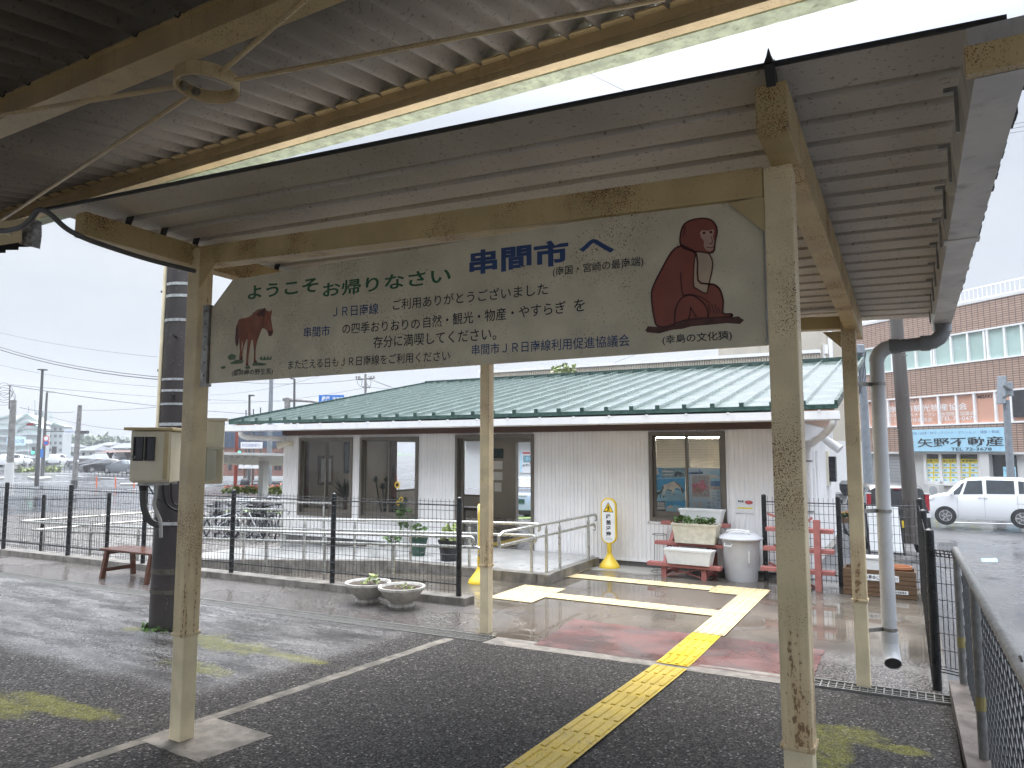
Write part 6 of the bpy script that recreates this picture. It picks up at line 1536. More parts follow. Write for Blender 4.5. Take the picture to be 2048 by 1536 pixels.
hat = car('hatchback', 'silver blue hatchback parked outside, its tail seen through the station doorway', 4.4, 1.74, HB, 'paint_silver_blue', (0,0,0), 0,
    [[(.80,.05),(.05,.06),(.05,.80)], [(-.03,.06),(-.85,.08),(-.85,.88),(-.40,.93),(-.03,.86)], [(-.93,.08),(-1.7,.2),(-1.2,.80),(-.93,.86)]], (.31,(1.35,-1.32)), [], extra=hb_extra)
hat.location = (hp_.x, hp_.y, gz(hp_.x,hp_.y)-.035); hat.rotation_euler = (0,0,math.atan2(hp_.y,hp_.x)-R(16))
# small far cars
def far_car(name, label, x, y, d, paint, rz, secs, L_=4.4, group='cars parked in the far lot'):
    p = at_d(x, y, d); t = car(name, label, L_, 1.7, secs, paint, (0,0,0), 0, [[(.80,.05),(-.05,.06),(-.05,.86),(.1,.85)],[(-.12,.06),(-1.3,.1),(-1.1,.82),(-.12,.88)]], (.31,(1.35,-1.32)),
        [('windscreen','dark_glass',[(.97,-.62,1.0),(.97,.62,1.0),(.12,.54,1.415),(.12,-.54,1.415)])], group)
    t.location = (p.x,p.y,p.z); t.rotation_euler = (0,0,YAW+rz); return t
far_car('estate_car', 'black car left of another black car behind the far railing', 183, 942, 84, 'paint_black', R(232), HB)
far_car('estate_car', 'second black car parked to the right of another behind the far railing', 205, 944, 80, 'paint_black', R(228), HB)
far_car('small_white_car', 'white car parked far off beside the left utility pole', 41, 931, 100, 'paint_white', R(105), HB)
far_car('small_white_van', 'tiny white van parked on the grass far beyond the signal poles', 116, 929, 118, 'paint_white', R(100), VAN, 3.7)
far_car('small_white_van', 'white van half hidden by the left utility pole far away', 25, 933, 98, 'paint_white', R(95), VAN, 3.7)
far_car('estate_car', 'grey car behind the railing under the timber shelter', 246, 946, 80, 'paint_grey', R(170), HB)
c = at_d(240, 930, 86); cb = thing('camper_van', 'white rounded camper van standing behind the timber shelter posts', 'van', (c.x,c.y,c.z-.8), YAW)
MB().prism([(-1.2,-.0,.5),(1.9,0,.5),(1.9,0,2.2),(1.2,0,2.55),(-.6,0,2.5),(-.95,0,1.9),(-1.35,0,1.3)], (0,2,0)).build('body', 'paint_white', cb, local=True, bevel=.15)
MB().box(-.1,-.02,1.25,1.1,0.0,1.75).box(-.8,-.02,1.9,-.5,0,2.1).build('side_window', 'shutter_grey', cb, local=True); MB().box(-.85,-.02,.45,1.6,.3,.95).build('skirt', 'shutter_grey', cb, local=True)
# ------------------------------------------------------------ bicycles
def make_bike(name, label, mat, seed):
    t = thing(name, label, 'bicycle', (0,0,0), 0, 'bicycles parked left of the station')
    for x in (-.52,.52):
        m_ = MB(); m_.tube([(x+.31*math.cos(a),0,.33+.31*math.sin(a)) for a in span(0,2*PI,26)], .02, 6); w_ = m_.build('wheel', 'tyre', t, local=True)
        m_ = MB()
        for k in range(9): a = PI*k/9; m_.tube([(x+.3*math.cos(a),.0,.33+.3*math.sin(a)),(x-.3*math.cos(a),0,.33-.3*math.sin(a))], .0022, 3)
        m_.tube([(x+.285*math.cos(a),0,.33+.285*math.sin(a)) for a in span(0,2*PI,26)], .010, 5); m_.build('rim', 'bicycle_silver', w_, local=True)
    m_ = MB()
    for a, b in (((-.52,.33),(-.08,.30)),((-.08,.30),(.38,.66)),((-.08,.30),(-.20,.78)),((-.20,.70),(-.52,.33)),((.36,.86),(.52,.33)),((-.15,.55),(.38,.70))): m_.tube([(a[0],0,a[1]),(b[0],0,b[1])], .014, 6)
    m_.build('frame', mat, t, local=True)
    MB().tube([(.36,0,.84),(.34,0,1.0),(.30,.06,1.02),(.24,.24,1.0),(.10,.28,.98)], .012, 6).tube([(.34,0,1.0),(.30,-.06,1.02),(.24,-.24,1.0),(.10,-.28,.98)], .012, 6).build('handlebar', 'bicycle_silver', t, local=True)
    MB().lathe([(.01,-.03),(.09,-.01),(.10,.02),(.05,.04)],(-.22,0,.86),12).cyl((-.2,0,.76),(-.215,0,.84),.012,n=8).build('saddle', 'rubber_black', t, local=True)
    m_ = MB()
    for k in range(5):
        z = .68+.055*k; w_ = .12+.012*k; m_.tube([(.50-w_*.8,-w_,z),(.50+w_,-w_,z),(.50+w_,w_,z),(.50-w_*.8,w_,z),(.50-w_*.8,-w_,z)], .004, 4)
    for k in range(8): a = -.15+.3*k/7; m_.tube([(.66,a,.66),(.68,a*1.1,.90)], .003, 4); m_.tube([(.38,a,.66),(.36,a*1.1,.90)], .003, 4)
    m_.build('basket', mat, t, local=True)
    MB().tube([(-.08,0,.30),(-.10,.09,.30),(.0,.10,.18)], .010, 5).cyl((-.08,-.03,.30),(-.08,-.045,.30),.09,n=16).build('crank', 'bicycle_silver', t, local=True)
    MB().tube([(-.52+.35*math.cos(a),0,.33+.35*math.sin(a)) for a in span(R(30),R(190),12)], .016, 5).build('mudguard', 'bicycle_silver' if mat != 'bicycle_silver' else 'bicycle_dark', t, local=True)
    MB().box(-.75,-.07,.70,-.35,.07,.715).build('rear_rack', 'bicycle_dark', t, local=True)
    return t
bk = make_bike('bicycle', 'black bicycle with a basket nearest the station wall', 'bicycle_dark', 1)
bk2 = make_bike('bicycle', 'silver framed bicycle in the row beside the station', 'bicycle_silver', 2)
blab = ['black bicycle second from the station wall','dark bicycle in the middle of the row of bicycles','dark bicycle left of the middle of the bicycle row','black bicycle near the left end of the bicycle row','silver bicycle in the middle of the bicycle row','silver bicycle at the left end of the bicycle row']
def bat(x, y, d): p = at_d(x, y, d); return (p.x, p.y, gz(p.x,p.y)-.03)
def tobike(o, x, d, rz): p = at_d(x, 1000, d); o.location = (p.x, p.y, gz(p.x,p.y)-.03); o.rotation_euler = (0,0,YAW+rz)
tobike(bk, 548, 18.2, R(140)); tobike(bk2, 516, 18.8, R(30))
for k, (s_, x, d, rz) in enumerate(((bk,528,17.6,130),(bk,500,18.4,150),(bk,478,18.0,40),(bk,452,18.6,135),(bk2,489,17.4,145),(bk2,440,17.6,20))):
    o = dup(s_, (0,0,0), 0, blab[k]); tobike(o, x, d, R(rz))
tag(MB().lathe([(.12,-.02),(.115,.07),(.08,.12),(0,.14)],at_d(490,968,18),16).build('bicycle_helmet', 'rubber_black', smooth=True), 'dark round helmet lying on top of the parked bicycles', 'helmet')
# ------------------------------------------------------------ bicycle shelter and what stands by it
f_ = facing(500, 902, 24, -YAW+R(4))
sh = thing('shelter', 'flat white roofed shelter on a broad column behind the bicycles', 'shelter', at_d(525,1000,24))
m_ = MB(); m_.add([at_d(x,y,d) for x,y,d in ((440,904,19.6),(572,907,18.7),(572,912,18.7),(440,909,19.6),(440,926,24.5),(572,930,23),(572,932,23),(440,928,24.5))], [(0,1,5,4),(4,5,6,7),(7,6,2,3),(3,2,1,0),(1,2,6,5),(0,4,7,3)])
m_.build('roof_slab', 'shade_roof_white', sh)
m_ = MB()
for k in range(9): x = 446+k*15; m_.bar(at_d(x,912,19.8), at_d(x-6+k,928,23.6), .07,.10)
m_.build('roof_joist', 'shade_roof_white', sh)
FB(facing(525,960,21.5), -.25,.25, 521,918,533,1000).build('column', 'shade_roof_white', sh)
def board(name, label, d, x0, y0, x1, y1, mat, cat, txt=None, tm='ink_grey_blue', posts=(), pmat='timber_brown', yb=975, th=.08):
    f_ = facing((x0+x1)/2, (y0+y1)/2, d); t = thing(name, label, cat, at_d((x0+x1)/2, yb, d))
    FB(f_,-th,0,x0,y0,x1,y1).build('board', mat, t)
    if txt:
        m_ = MB(); a = f_.px(x0+(x1-x0)*.08, y1-(y1-y0)*.25); b = f_.px(x1-(x1-x0)*.08, y0+(y1-y0)*.25); text(f_, m_, txt, a[0],a[1],b[0],b[1], .005, .01); m_.build('lettering', tm, t)
    for xa in posts: FB(f_,-th-.06,-th+.0,xa-1.6,y1,xa+1.6,yb).build('post', pmat, t)
    return t
board('banner_sign', 'white lit sign box with small lettering above the shelter roof', 27, 481,884,524,897,'paper_white','sign','魅力と活力ある豊かな街づくり', posts=(502,), pmat='steel_pole_grey', yb=960)
board('notice_board', 'white topped notice board on brown posts under the shelter', 26, 477,923,522,937,'paper_white','notice board', posts=(486,503,519), yb=972)
t = upole('red_pole', 'dark red steel pole behind the shelter roof', 'pole', 470,985,474,862,.07,.06,26,'steel_pole_red')
t = upole('grey_pole', 'pale grey steel pole rising beside the station corner downpipe', 'pole', 537,985,543,742,.11,.07,27,'steel_pole_grey')
f_ = facing(510,900,62); db = thing('brick_building', 'long building with a dark blue upper wall above brick, left of the station', 'building', at_d(510,950,62))
FB(f_,-10,0,400,862,640,895).build('upper_wall', 'blue_panel', db)
f4 = facing(400,945,61.9); 
m_ = MB(); FB(f_,-10,-.1,400,895,640,952,m_); m_.build('lower_wall', 'red_brick', db)
m_ = MB()
for x in (456,476,488,548,556): FB(f_,-.099,-.05,x,905,x+7,940,m_)
m_.build('window', 'dark_glass', db)
m_ = MB()
for x in range(400,640,9): FB(f_,.0,.05,x,862,x+.7,895,m_)
m_.build('panel_joint', 'steel_pole_dark', db)
fl = MB(); m2 = MB(); random.seed(9)
for k in range(46):
    p = at_d(450+k*2.5, 981, 23.5); leafball(m2, (p.x,p.y,p.z), (.12,.12,.12), 12, .12, k); leafball(fl, (p.x,p.y,p.z+.14), (.12,.12,.05), 3, .07, k+90)
tag(m2.build('flower_bed', 'leaf_light'), 'low flower bed of yellow green plants behind the bicycles', 'flower bed', kind='stuff'); tag(fl.build('flower_bed_blossoms', 'flower_red'), 'red blossoms of the flower bed behind the bicycles', 'flowers', kind='stuff')
# white shop and rock seen through the doorway
f_ = facing(1000, 902, 37, R(-6)); ws = thing('white_shop', 'white building with a poster on its wall seen through the station doorway', 'building', at_d(1000,985,37))
FB(f_,-5,0,930,882,1100,976).build('wall', 'white_render', ws); FB(f_,.01,.06,968,895,1012,974).build('garage_door', 'shutter_grey', ws); FB(f_,.0,.5,925,868,1105,882).build('canopy_band', 'white_trim', ws)
po = poster('wall_poster', 'colourful map poster on the white building beyond the doorway', (*f_.px(1040,946), *f_.px(1070,901)), 'paper_white', f_, .03)
for x0,y0,x1,y1,mt in ((1041,902,1043.5,945,'paper_blue_light'),(1045,904,1060,908,'photo_red'),(1046,911,1066,925,'photo_teal'),(1052,914,1068,920,'paper_blue_light'),(1060,922,1069,928,'photo_red')): m_ = MB(); FB(f_,.031,.036,x0,y0,x1,y1,m_); m_.build('map_patch', mt, po)
m_ = MB(); text_px(f_, m_, 'お祝い', 1045,931,1062,930,5,.036,.03); m_.build('lettering', 'ink_black', po)
m_ = MB(); random.seed(2); f_ = facing(1045, 968, 33)
for k in range(7): p = at_d(1032+k*5.5, 967, 33); m_.obox(Matrix.Translation(p) @ Matrix.Rotation(k,4,'Z') @ Matrix.Rotation(.3*k,4,'X'), .22+.06*(k%3),.3,.2+.1*(k%2))
tag(m_.build('rock_pile', 'timber_brown', bevel=.03), 'brown rocks piled in front of the white building beyond the doorway', 'rocks')
# ------------------------------------------------------------ poles, lamps and signs to the left
def lamp_head(t, x, y, d, w_, mat='steel_pole_dark'):
    p = at_d(x, y, d); m_ = MB(); m_.bar(p, p+_r*w_, .22, .08); m_.build('lamp_head', mat, t)
t = upole('wooden_pole', 'leftmost tall weathered pole with a white wrapped base', 'utility pole', 17,985,27,800,.20,.15,40,'pole_concrete')
MB().cyl(at_d(16.5,990,39.99), at_d(19.5,925,39.99), .24, .22, 14).build('white_wrap', 'white_render', t, smooth=True)
m_ = MB(); m_.tube([at_d(20,770,40),at_d(18,818,40)], .03, 6); m_.tube([at_d(19,802,40),at_d(25,802,40)], .03, 6); m_.tube([at_d(18,815,40),at_d(25,815,40)], .03, 6); m_.build('bracket', 'steel_pole_dark', t)
m_ = MB(); random.seed(21)
for k in range(5):
    c = at_d(8+4*(k%2), 778+k*5, 40); m_.tube(smoothpts([c+_r*(.35*math.cos(a)*(1+.2*k))+_u*(.35*math.sin(a)) for a in span(0,2*PI,7)]), .012, 4)
m_.build('cable_coil', 'wire_dark', t)
t = upole('street_lamp', 'tallest dark street lamp pole in the far lot with a flat round head', 'street lamp', 73,972,85,741,.17,.09,56,'steel_pole_dark'); MB().lathe([(.10,0),(.36,.03),(.36,.09),(.1,.14)],at_d(85,741,56),14).build('lamp_head', 'steel_pole_dark', t)
for x, y in ((60,848),(65,847),(55,849)): pass
t = upole('street_lamp', 'dark street lamp with a short arm standing behind the traffic signal', 'street lamp', 84,956,94,785,.20,.10,77,'steel_pole_dark'); lamp_head(t, 94,784,77,.75)
m_ = MB(); m_.tube([at_d(88,863,77), at_d(128,863,77)], .07, 6); m_.build('sign_arm', 'steel_pole_dark', t)
t = upole('wooden_pole', 'weathered utility pole with a dark foot right of the street lamps', 'utility pole', 148,977,160,810,.19,.14,50,'pole_concrete')
MB().cyl(at_d(147.8,978,49.98), at_d(149,960,49.98), .215, .21, 14).build('dark_foot', 'steel_pole_dark', t, smooth=True)
m_ = MB(); m_.cyl(at_d(156,924,49.8), at_d(156,920,49.8), .06, n=8); m_.build('insulator', 'white_render', t)
def signal(label, x0, y0, x1, y1, d, lens=(), mat='steel_pole_dark', arm=None):
    f_ = facing((x0+x1)/2, (y0+y1)/2, d); t = thing('traffic_signal', label, 'traffic signal', f_.o, group='traffic signals by the far lot')
    FB(f_,-.2,0,x0,y0,x1,y1).build('housing', mat, t)
    for x, y, r_, mt in lens:
        c = f_.p(*f_.px(x, y), 0); MB().cyl(c, c+f_.n*.03, r_, n=12).build('lens', mt, t)
    if arm: MB().tube([at_d(*arm[0], d), at_d(*arm[1], d)], .05, 6).build('arm', mat, t)
signal('horizontal traffic signal seen from behind on the right of the weathered pole', 149,861.5,175,867.5, 50)
signal('horizontal signal with reddish lamps on an arm left of the tall street lamp', 53,846,67,851, 56, [(55,848.5,.08,'lamp_red'),(60,848.5,.08,'lamp_red'),(64.5,848.5,.08,'lamp_red')], arm=((67,849),(79,849)))
signal('pedestrian signal glowing green beside the tall street lamp', 63,894,69,909, 70, [(66,905,.13,'signal_green')])
signal('small green signal beside the red pole near the shelter', 473,902,481,910, 48, [(478,906,.13,'signal_green')])
m_ = None
board('place_name_sign', 'white place name sign on an arm by the weathered pole', 76.5, 128,859,149,868,'paper_white','sign','串間駅前', yb=868)
board('guide_sign', 'wide white and blue roadside sign behind the leftmost pole', 90, 13,873,51,891,'paper_pale_blue','sign','串間温泉いこいの里', tm='ink_blue', posts=(20,46), yb=940, pmat='steel_pole_grey')
board('guide_sign', 'small white sign with a blue picture beside the tall street lamp', 92, 51,879,64,887,'paper_white','sign', posts=(55,), yb=935, pmat='white_render')
def roundsign(label, x, y, r_, d, rim, face):
    f_ = facing(x, y, d); t = thing('road_sign', label, 'road sign', f_.o, group='round road signs on the lamp pole'); c = f_.o
    MB().cyl(c-f_.n*.02, c, r_, n=20).build('disc', rim, t); MB().cyl(c+f_.n*.002, c+f_.n*.01, r_*.72, n=20).build('face', face, t)
roundsign('upper round road sign with a red rim and white face', 92.5,877,.32,76,'ink_red','paper_white'); roundsign('lower round no parking sign in blue and red', 92,885.5,.32,76,'ink_red','sign_blue')
board('blue_sign', 'small upright blue sign low on the lamp pole', 76, 80,898,86,915,'sign_blue','sign', yb=915)
board('back_of_sign', 'grey back of a square sign hanging from an arm', 74, 103,893,113,908,'steel_pole_dark','sign', yb=908)
# poles above the green roof
t = upole('street_lamp', 'thin street lamp with a short arm above the left end of the green roof', 'street lamp', 498,960,499,792,.09,.06,40,'steel_pole_dark'); lamp_head(t, 498,791,40,.28)
t = upole('street_lamp', 'taller street lamp right beneath the welcome board', 'street lamp', 587,960,589,758,.09,.06,40,'steel_pole_dark'); m_ = MB(); m_.bar(at_d(589,758,40), at_d(581,757,40), .15,.06); m_.build('lamp_head', 'steel_pole_dark', t)
for k, (x, y) in enumerate(((492,820),(507,818),(521,815))): upole('thin_pole', ['leftmost of three thin poles above the roof end','middle of three thin poles above the roof end','rightmost of three thin poles above the roof end'][k], 'pole', x,960,x,y,.04,.03,38,'steel_pole_dark', 'thin poles above the roof end')
t = upole('sign_gantry', 'stout grey pole carrying the blue direction sign on a long arm', 'sign pole', 573,960,575,795,.20,.18,44,'pole_concrete')
m_ = MB(); m_.tube([at_d(577,800,44),at_d(605,801,44),at_d(640,805,44)], [.12,.09,.07], 8); m_.cyl(at_d(566,798,44), at_d(584,799,44), .12, n=10); m_.build('arm', 'pole_concrete', t)
ds = board('direction_sign', 'blue direction sign with white place names above the green roof', 43.5, 637,790,688,818,'sign_blue','road sign')
f_ = facing(662.5,804,43.5); m_ = MB(); text_px(f_, m_, '鹿屋', 643,797,660,797,9,.006,.02); text_px(f_, m_, '志布志', 665,798,687,798,9,.006,.02); text_px(f_, m_, 'Kanoya', 643,805,658,805,5,.006,.02); text_px(f_, m_, 'Shibushi', 666,806,684,806,5,.006,.02); m_.build('lettering', 'paper_white', ds)
t = upole('utility_pole', 'distant utility pole with crossarms rising over the green roof', 'utility pole', 730,960,731,748,.14,.10,60,'pole_concrete')
m_ = MB(); m_.bar(at_d(716,759,60), at_d(746,757,60), .10,.10); m_.bar(at_d(724,774,60), at_d(741,775,60), .08,.08); m_.build('crossarm', 'steel_pole_dark', t)
m_ = MB()
for x in (713,718,742,748): m_.cyl(at_d(x,758,60), at_d(x,752,60), .07, n=8)
m_.build('insulator', 'pole_concrete', t)
m_ = MB()
for x in (720,738): m_.tube(smoothpts([at_d(x-7,756,60),at_d(x-4,768,60),at_d(x+2,773,60),at_d(x+4,762,60),at_d(x-1,752,60)]), .02, 4)
m_.build('jumper_wire', 'wire_dark', t)
# poles to the right
t = upole('leaning_pole', 'stout leaning weathered wooden pole behind the grey downpipe', 'utility pole', 1827,1085,1786,560,.140,.112,14,'grey_wood_pole', zb=None)
m_ = MB()
for (x, y, w_) in ((1806,712,9),(1798,860,-9),(1811,792,8)): m_.cyl(at_d(x,y,13.85), at_d(x+w_,y-1,13.8), .010, n=6)
m_.build('step_bolt', 'steel_pole_dark', t)
t = upole('steel_pole', 'blue grey steel pole with a small transformer behind the back right canopy post', 'pole', 1738,1000,1722,700,.15,.11,24,'steel_pole_grey')
FB(facing(1716,710,23.8),-.2,.2,1708,690,1724,708).build('transformer', 'steel_pole_grey', t, bevel=.03)
m_ = MB(); random.seed(8)
for k in range(7): m_.tube(smoothpts([at_d(1712+random.random()*20, 700+random.random()*10, 23.6), at_d(1712+random.random()*22, 740+random.random()*20, 23.6), at_d(1714+random.random()*16, 780+random.random()*10, 23.6)]), .012, 4)
m_.build('cable_tangle', 'wire_dark', t)
t = upole('signal_post', 'grey steel post with the back of a signal head at the right edge', 'signal post', 2024,985,2012,800,.17,.14,33,'steel_pole_grey')
m_ = MB(); m_.obox(Matrix.Translation(at_d(2003,780,33)) @ Matrix.Rotation(YAW+.4,4,'Z') @ Matrix.Rotation(.12,4,'Y'), .11,.38,1.3); m_.obox(Matrix.Translation(at_d(2015,778,33)) @ Matrix.Rotation(YAW,4,'Z'), .38,.22,.66); m_.build('signal_head', 'steel_pole_grey', t, bevel=.015)
MB().bar(at_d(2006,772,32.8), at_d(2022,780,32.8), .08,.08).bar(at_d(2006,795,32.8), at_d(2020,790,32.8), .08,.08).build('bracket', 'steel_pole_dark', t)
# ------------------------------------------------------------ overhead wires
def wire(label, pts, r_, n=10, name='overhead_wire'):
    (x0,y0,d0),(x1,y1,d1),sag = pts; out = []
    a, b = at_d(x0,y0,d0), at_d(x1,y1,d1)
    for k in range(n+1): s_ = k/n; p = a*(1-s_)+b*s_; p.z -= sag*4*s_*(1-s_); out.append(p)
    return tag(MB().tube(out, r_, 4).build(name, 'wire_dark'), label, 'wire', 'overhead wires')
wire('upper of the two thick wires left of the dark pole', ((-40,681,55),(420,760,40),.6), .022)
wire('lower of the two thick wires left of the dark pole', ((-40,686,55),(420,765,40),.6), .028)
wire('highest faint wire across the left sky', ((-40,656,60),(420,722,45),.4), .010)
wire('faint wire below the thick pair in the left sky', ((-40,720,60),(420,778,45),.5), .010)
wire('wire running from the cable coil on the leftmost pole to the right', ((20,771,40),(730,826,75),.8), .018)
wire('thinner wire just above the one from the leftmost pole', ((20,769,40),(720,800,75),.5), .012)
wire('wire between the two weathered poles', ((40,815,42),(150,824,50),.15), .014)
wire('wire sloping down from the short armed lamp to the meter box', ((98,833,70),(330,862,60),.4), .016)
wire('wire sloping up towards the dark pole', ((160,820,50),(420,800,40),.2), .012)
wire('upper wire reaching the distant pole over the roof', ((420,757,70),(731,757,60),.5), .018)
wire('lower wire under the welcome board going left from the distant pole', ((420,806,70),(731,775,60),.4), .012)
wire('wire descending to the left from beneath the welcome board', ((420,790,60),(640,752,55),.3), .010)
wire('wire leaving the distant pole steeply to the right', ((735,758,60),(1000,832,50),.2), .014)
wire('second wire leaving the distant pole to the right', ((740,757,60),(1010,838,50),.3), .014)
wire('third wire leaving the lower crossarm to the right', ((742,775,60),(1000,778,60),.2), .014)
wire('single wire crossing the sky strip between the two roofs', ((1100,105,18),(1400,245,22),.1), .008)
wire('upper wire under the hall parapet in front of the sky', ((1230,725,30),(1320,690,34),.0), .008)
for k in range(3): wire(['topmost of three wires at the right sky edge','middle of three wires at the right sky edge','lowest of three wires at the right sky edge'][k], ((1940,262+8*k,30),(2100,236+9*k,30),.0), .010)
# ------------------------------------------------------------ far side of the lot
rl_ = thing('railing', 'long dark railing along the far edge of the lot', 'railing', at_d(140,943,88))
m_ = MB(); pts_ = [(38,938,104),(60,936,104),(150,938,96),(262,944,80)]
for (x0,y0,d0),(x1,y1,d1) in zip(pts_, pts_[1:]):
    a, b = at_d(x0,y0,d0), at_d(x1,y1,d1); a.z = max(a.z,LOT-.0); b.z = max(b.z,LOT)
    n = max(2, int((b-a).length/1.5))
    for k in range(n+1):
        p = a+(b-a)*k/n; m_.tube([V(p.x,p.y,LOT),V(p.x,p.y,LOT+1.0)], .05, 5)
    for z in (.35,.68,1.0): m_.tube([V(a.x,a.y,LOT+z),V(b.x,b.y,LOT+z)], .045, 5)
m_.build('bars', 'steel_pole_dark', rl_)
sh2 = thing('timber_shelter', 'reddish timber bus shelter with a low hipped roof beyond the lot', 'shelter', at_d(250,945,84))
f_ = facing(240, 910, 84)
m_ = MB(); m_.add([f_.p(*f_.px(208,905),1.5),f_.p(*f_.px(330,903),1.5),f_.p(*f_.px(330,901),-3),f_.p(*f_.px(208,902.5),-3),f_.p(*f_.px(216,901.2),0),f_.p(*f_.px(330,900),0)], [(0,1,5,4),(4,5,2,3),(0,4,3),(0,3,2,1)]); m_.build('roof', 'timber_brown', sh2)
for x in (221,256,300): FB(f_,-.2,.2,x-1.6,906,x+1.6,946).build('post', 'timber_brown', sh2)
m_ = MB()
for x, s in ((221,1),(221,-1),(256,-1),(256,1)): m_.bar(f_.p(*f_.px(x,915),0), f_.p(*f_.px(x+6*s,905),0), .2,.2)
m_.build('brace', 'timber_brown', sh2)
# delineator posts in the lot
for k, (x, y0, y1) in enumerate(((193,953,974),(231,954,975),(268,964,975),(735,950,972),(793,952,974))):
    d = F*2.86/(y1-902) if k < 3 else 34
    t = upole('delineator_post', ['leftmost orange delineator post in the wet lot','second orange delineator post in the wet lot','orange delineator post beside the meter box','thin orange post seen through the second station window','another thin orange post seen through the second station window'][k], 'post', x,y1,x,y0,.05 if k < 3 else .03,.045 if k < 3 else .03,d,'orange_post','orange delineator posts', n=8)
# kerb islands in the lot
def island(name, pts, label=None):
    m_ = MB(); q = [at_z(x, y, LOT) for x, y in pts]; m_.prism(q, (0,0,.16)); struct(m_.build(name, 'kerb_grey'))
island('kerb_island', [(54,955),(100,955),(103,958),(78,961),(56,957)]); island('kerb_island', [(240,970),(330,968),(330,971),(241,972)]); island('kerb_island', [(-5,957),(30,955),(30,957),(-5,960)])
def lane(p0, p1, wd): a, b = at_z(*p0, LOT), at_z(*p1, LOT); far_line('lane_line', (a.x,a.y), (b.x,b.y), wd, 'road_white', .012)
lane((110,951),(250,957),.5); lane((20,966),(140,963),.4); lane((60,946),(200,948),.6); lane((150,985),(330,976),.25)
# line along the road at the right
a = at_z(1880,1043,-2.86); b = at_z(2090,1049,-2.86); far_line('road_edge_line', (a.x,a.y), (b.x,b.y), .18, 'road_white', .012)
struct(MB().prism([at_z(1962,1117,-2.05),at_z(1994,1117,-2.05),at_z(1996,1124,-2.05),at_z(1964,1124,-2.05)], (0,0,.004)).build('road_plate', 'photo_teal'))
# apartment block
def flat_block(x0, y0, x1, y1, d, rows, par, rot=0, gable=None, balc=True):
    f_ = facing((x0+x1)/2, 902, d, rot); FB(f_,-4,0,x0,y0,x1,y1).build('wall', 'pale_green_render', par)
    if gable:
        m_ = MB(); a, b, c_ = f_.px(x0-2,y0+1), f_.px(x1+2,y0+1), f_.px(gable[0],gable[1])
        m_.prism([f_.p(*a,.4),f_.p(*b,.4),f_.p(*c_,.4)], f_.n*-4.6); m_.build('gable_roof', 'pale_green_render', par)
        m_ = MB(); m_.bar(f_.p(*a,.5), f_.p(*c_,.5), .5,.5); m_.bar(f_.p(*c_,.5), f_.p(*b,.5), .5,.5); m_.build('roof_edge', 'pale_green_roof', par)
    for r in range(rows):
        ya = y0+(y1-y0)*(r+.25)/rows; yb_ = ya+(y1-y0)*.42/rows
        m_ = MB(); n = max(2, int((x1-x0)/9))
        for k in range(n): xa = x0+(x1-x0)*(k+.2)/n; FB(f_,.02,.1,xa,ya,xa+(x1-x0)*.5/n,yb_,m_)
        m_.build('window', 'roof_slate' if not balc else 'pale_glass', par)
        if balc: FB(f_,.1,1.3,x0,ya+(y1-y0)*.38/rows,x1,ya+(y1-y0)*.62/rows).build('balcony', 'pale_green_render', par)
ap = thing('apartment_block', 'pale green apartment block with gabled roofs and balconies in the far left distance', 'building', at_d(70,925,190))
flat_block(-30,846,30,921,195,5,ap,0,(28,830)); flat_block(30,846,82,921,190,5,ap,0,(57,829)); flat_block(42,856,80,921,186,4,ap,0,(60,843)); flat_block(96,852,127,921,200,5,ap,0,(112,848),False); flat_block(67,822,90,850,196,2,ap,0,None,False)
m_ = MB()
for x, y in ((57,812),(70,800)): m_.tube([at_d(x,y,192),at_d(x,832,192)], .10, 4)
m_.build('antenna', 'steel_pole_grey', ap)
# houses and woods far off
def house(label, x0, y0, x1, y1, yr, d, wall='white_render', rot=0):
    f_ = facing((x0+x1)/2, (y0+y1)/2, d, rot); t = thing('house', label, 'house', at_d((x0+x1)/2, y1, d), group='far houses with grey tiled roofs')
    FB(f_,-7,0,x0,y0,x1,y1).build('wall', wall, t)
    a, b = f_.px(x0-3,y0+1), f_.px(x1+3,y0+1); c_, e = f_.px(x0+(x1-x0)*.15,yr), f_.px(x1-(x1-x0)*.15,yr)
    m_ = MB(); A, B, C, D = f_.p(*a,1),f_.p(*b,1),f_.p(*b,-8),f_.p(*a,-8); Cc, E_ = f_.p(*c_,-3.5), f_.p(*e,-3.5)
    m_.add([A,B,C,D,Cc,E_], [(0,1,5,4),(1,2,5),(2,3,4,5),(3,0,4),(3,2,1,0)]); m_.build('roof', 'roof_slate', t)
    m_ = MB(); n = max(1,int((x1-x0)/14))
    for k in range(n): xa = x0+(x1-x0)*(k+.3)/n; FB(f_,.01,.06,xa,y0+(y1-y0)*.35,xa+5,y0+(y1-y0)*.75,m_)
    m_.build('window', 'dark_glass', t)
house('long low house with a grey roof behind the parked dark cars', 156,916,220,940,908,110,'interior_wall')
house('small house with a pale gable left of the weathered utility pole', 128,921,152,938,912,125)
house('grey roofed house just left of the meter box above the shelter', 225,895,262,912,886,165)
house('house with a broad roof above the long low house', 160,900,190,915,891,150)
house('house halfway up the hill with a light roof edge', 196,890,222,905,884,185)
house('grey roofed house behind the signal poles', 86,920,118,936,910,130)
house('dark low garage at the far left edge', -25,916,12,936,908,105,'interior_grey')
house('small far house beside the apartment block', 128,893,146,904,888,210)
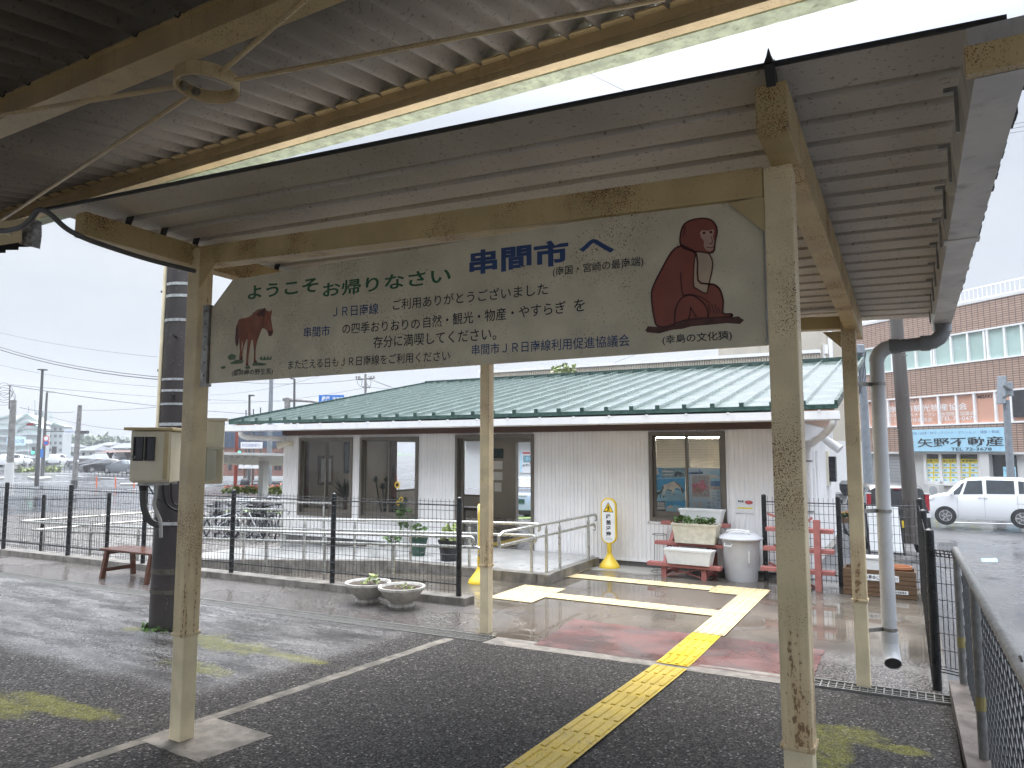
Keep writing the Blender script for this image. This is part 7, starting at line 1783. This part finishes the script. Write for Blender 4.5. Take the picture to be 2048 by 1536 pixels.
for k, (x0, x1, yt, d, sd_) in enumerate(((112,190,872,240,1),(150,280,884,230,2),(250,470,886,240,3),(-40,60,896,260,4))):
    m_ = MB(); random.seed(sd_); q0, q1 = at_d(x0,905,d), at_d(x1,905,d)
    for j in range(38):
        s_ = random.random(); p = q0*(1-s_)+q1*s_; hh = (902-yt)*d/F*(.45+.6*math.sin(PI*s_))
        leafball(m_, (p.x,p.y,p.z+hh*random.uniform(.0,.9)), (4.5,4.5,2.6), 70, 1.5, j+100*k)
    tag(m_.build('far_wood', 'leaf_far'), ['wooded hump beside the apartment block','wooded slope behind the grey roofed houses','low wood behind the dark pole','low wood at the far left'][k], 'wood', kind='stuff')
# ground shrubs by the far railing and the grass strip
m_ = MB(); random.seed(31)
for k in range(60):
    x = random.choice((random.uniform(36,70),random.uniform(98,112),random.uniform(205,222))); p = at_d(x, 941, 98); leafball(m_, (p.x,p.y,LOT+.25), (.7,.7,.35), 14, .4, k)
tag(m_.build('verge_plants', 'leaf_light'), 'yellowish verge plants along the far railing', 'plants', kind='stuff')
quad = MB().prism([at_z(96,925,LOT-.6)*1.0, at_z(160,925,LOT-.6), at_z(160,934,LOT), at_z(96,934,LOT)], (0,0,.1)); struct(quad.build('far_grass', 'grass_green'))
hl = MB(); 
for k in range(2): pass
# hills: low far ridge
n = 60; hz_ = []
for i in range(n+1):
    a = R(-75+150*i/n)+0; a2 = a+YAW*0; d = 420; x = -math.sin(a-R(0))*d if False else math.sin(a)*d; y = math.cos(a)*d; hz_.append((x, y, LOT+6+5*math.sin(i*.7)+3*math.sin(i*1.9)))
hl.add([(x,y,LOT-1) for x,y,z in hz_]+[(x*1.1,y*1.1,z) for x,y,z in hz_]+[(x*1.3,y*1.3,LOT-1) for x,y,z in hz_], [(i,i+1,n+2+i,n+1+i) for i in range(n)]+[(n+1+i,n+2+i,2*n+3+i,2*n+2+i) for i in range(n)])
struct(hl.build('hills', 'hill_green', smooth=True))
# ------------------------------------------------------------ thin rain haze over the far distance
m = bpy.data.materials.new('haze'); m.use_nodes = True; t_ = m.node_tree; t_.nodes.remove(t_.nodes['Principled BSDF'])
pv = t_.nodes.new('ShaderNodeVolumePrincipled'); pv.inputs['Color'].default_value = (.86,.90,.96,1); pv.inputs['Density'].default_value = .0009; pv.inputs['Anisotropy'].default_value = .2
t_.links.new(pv.outputs[0], t_.nodes['Material Output'].inputs['Volume']); M['haze'] = m
hz = MB().box(-330,-20,-4.0,330,560,28).build('haze', 'haze'); hz['kind'] = 'stuff'
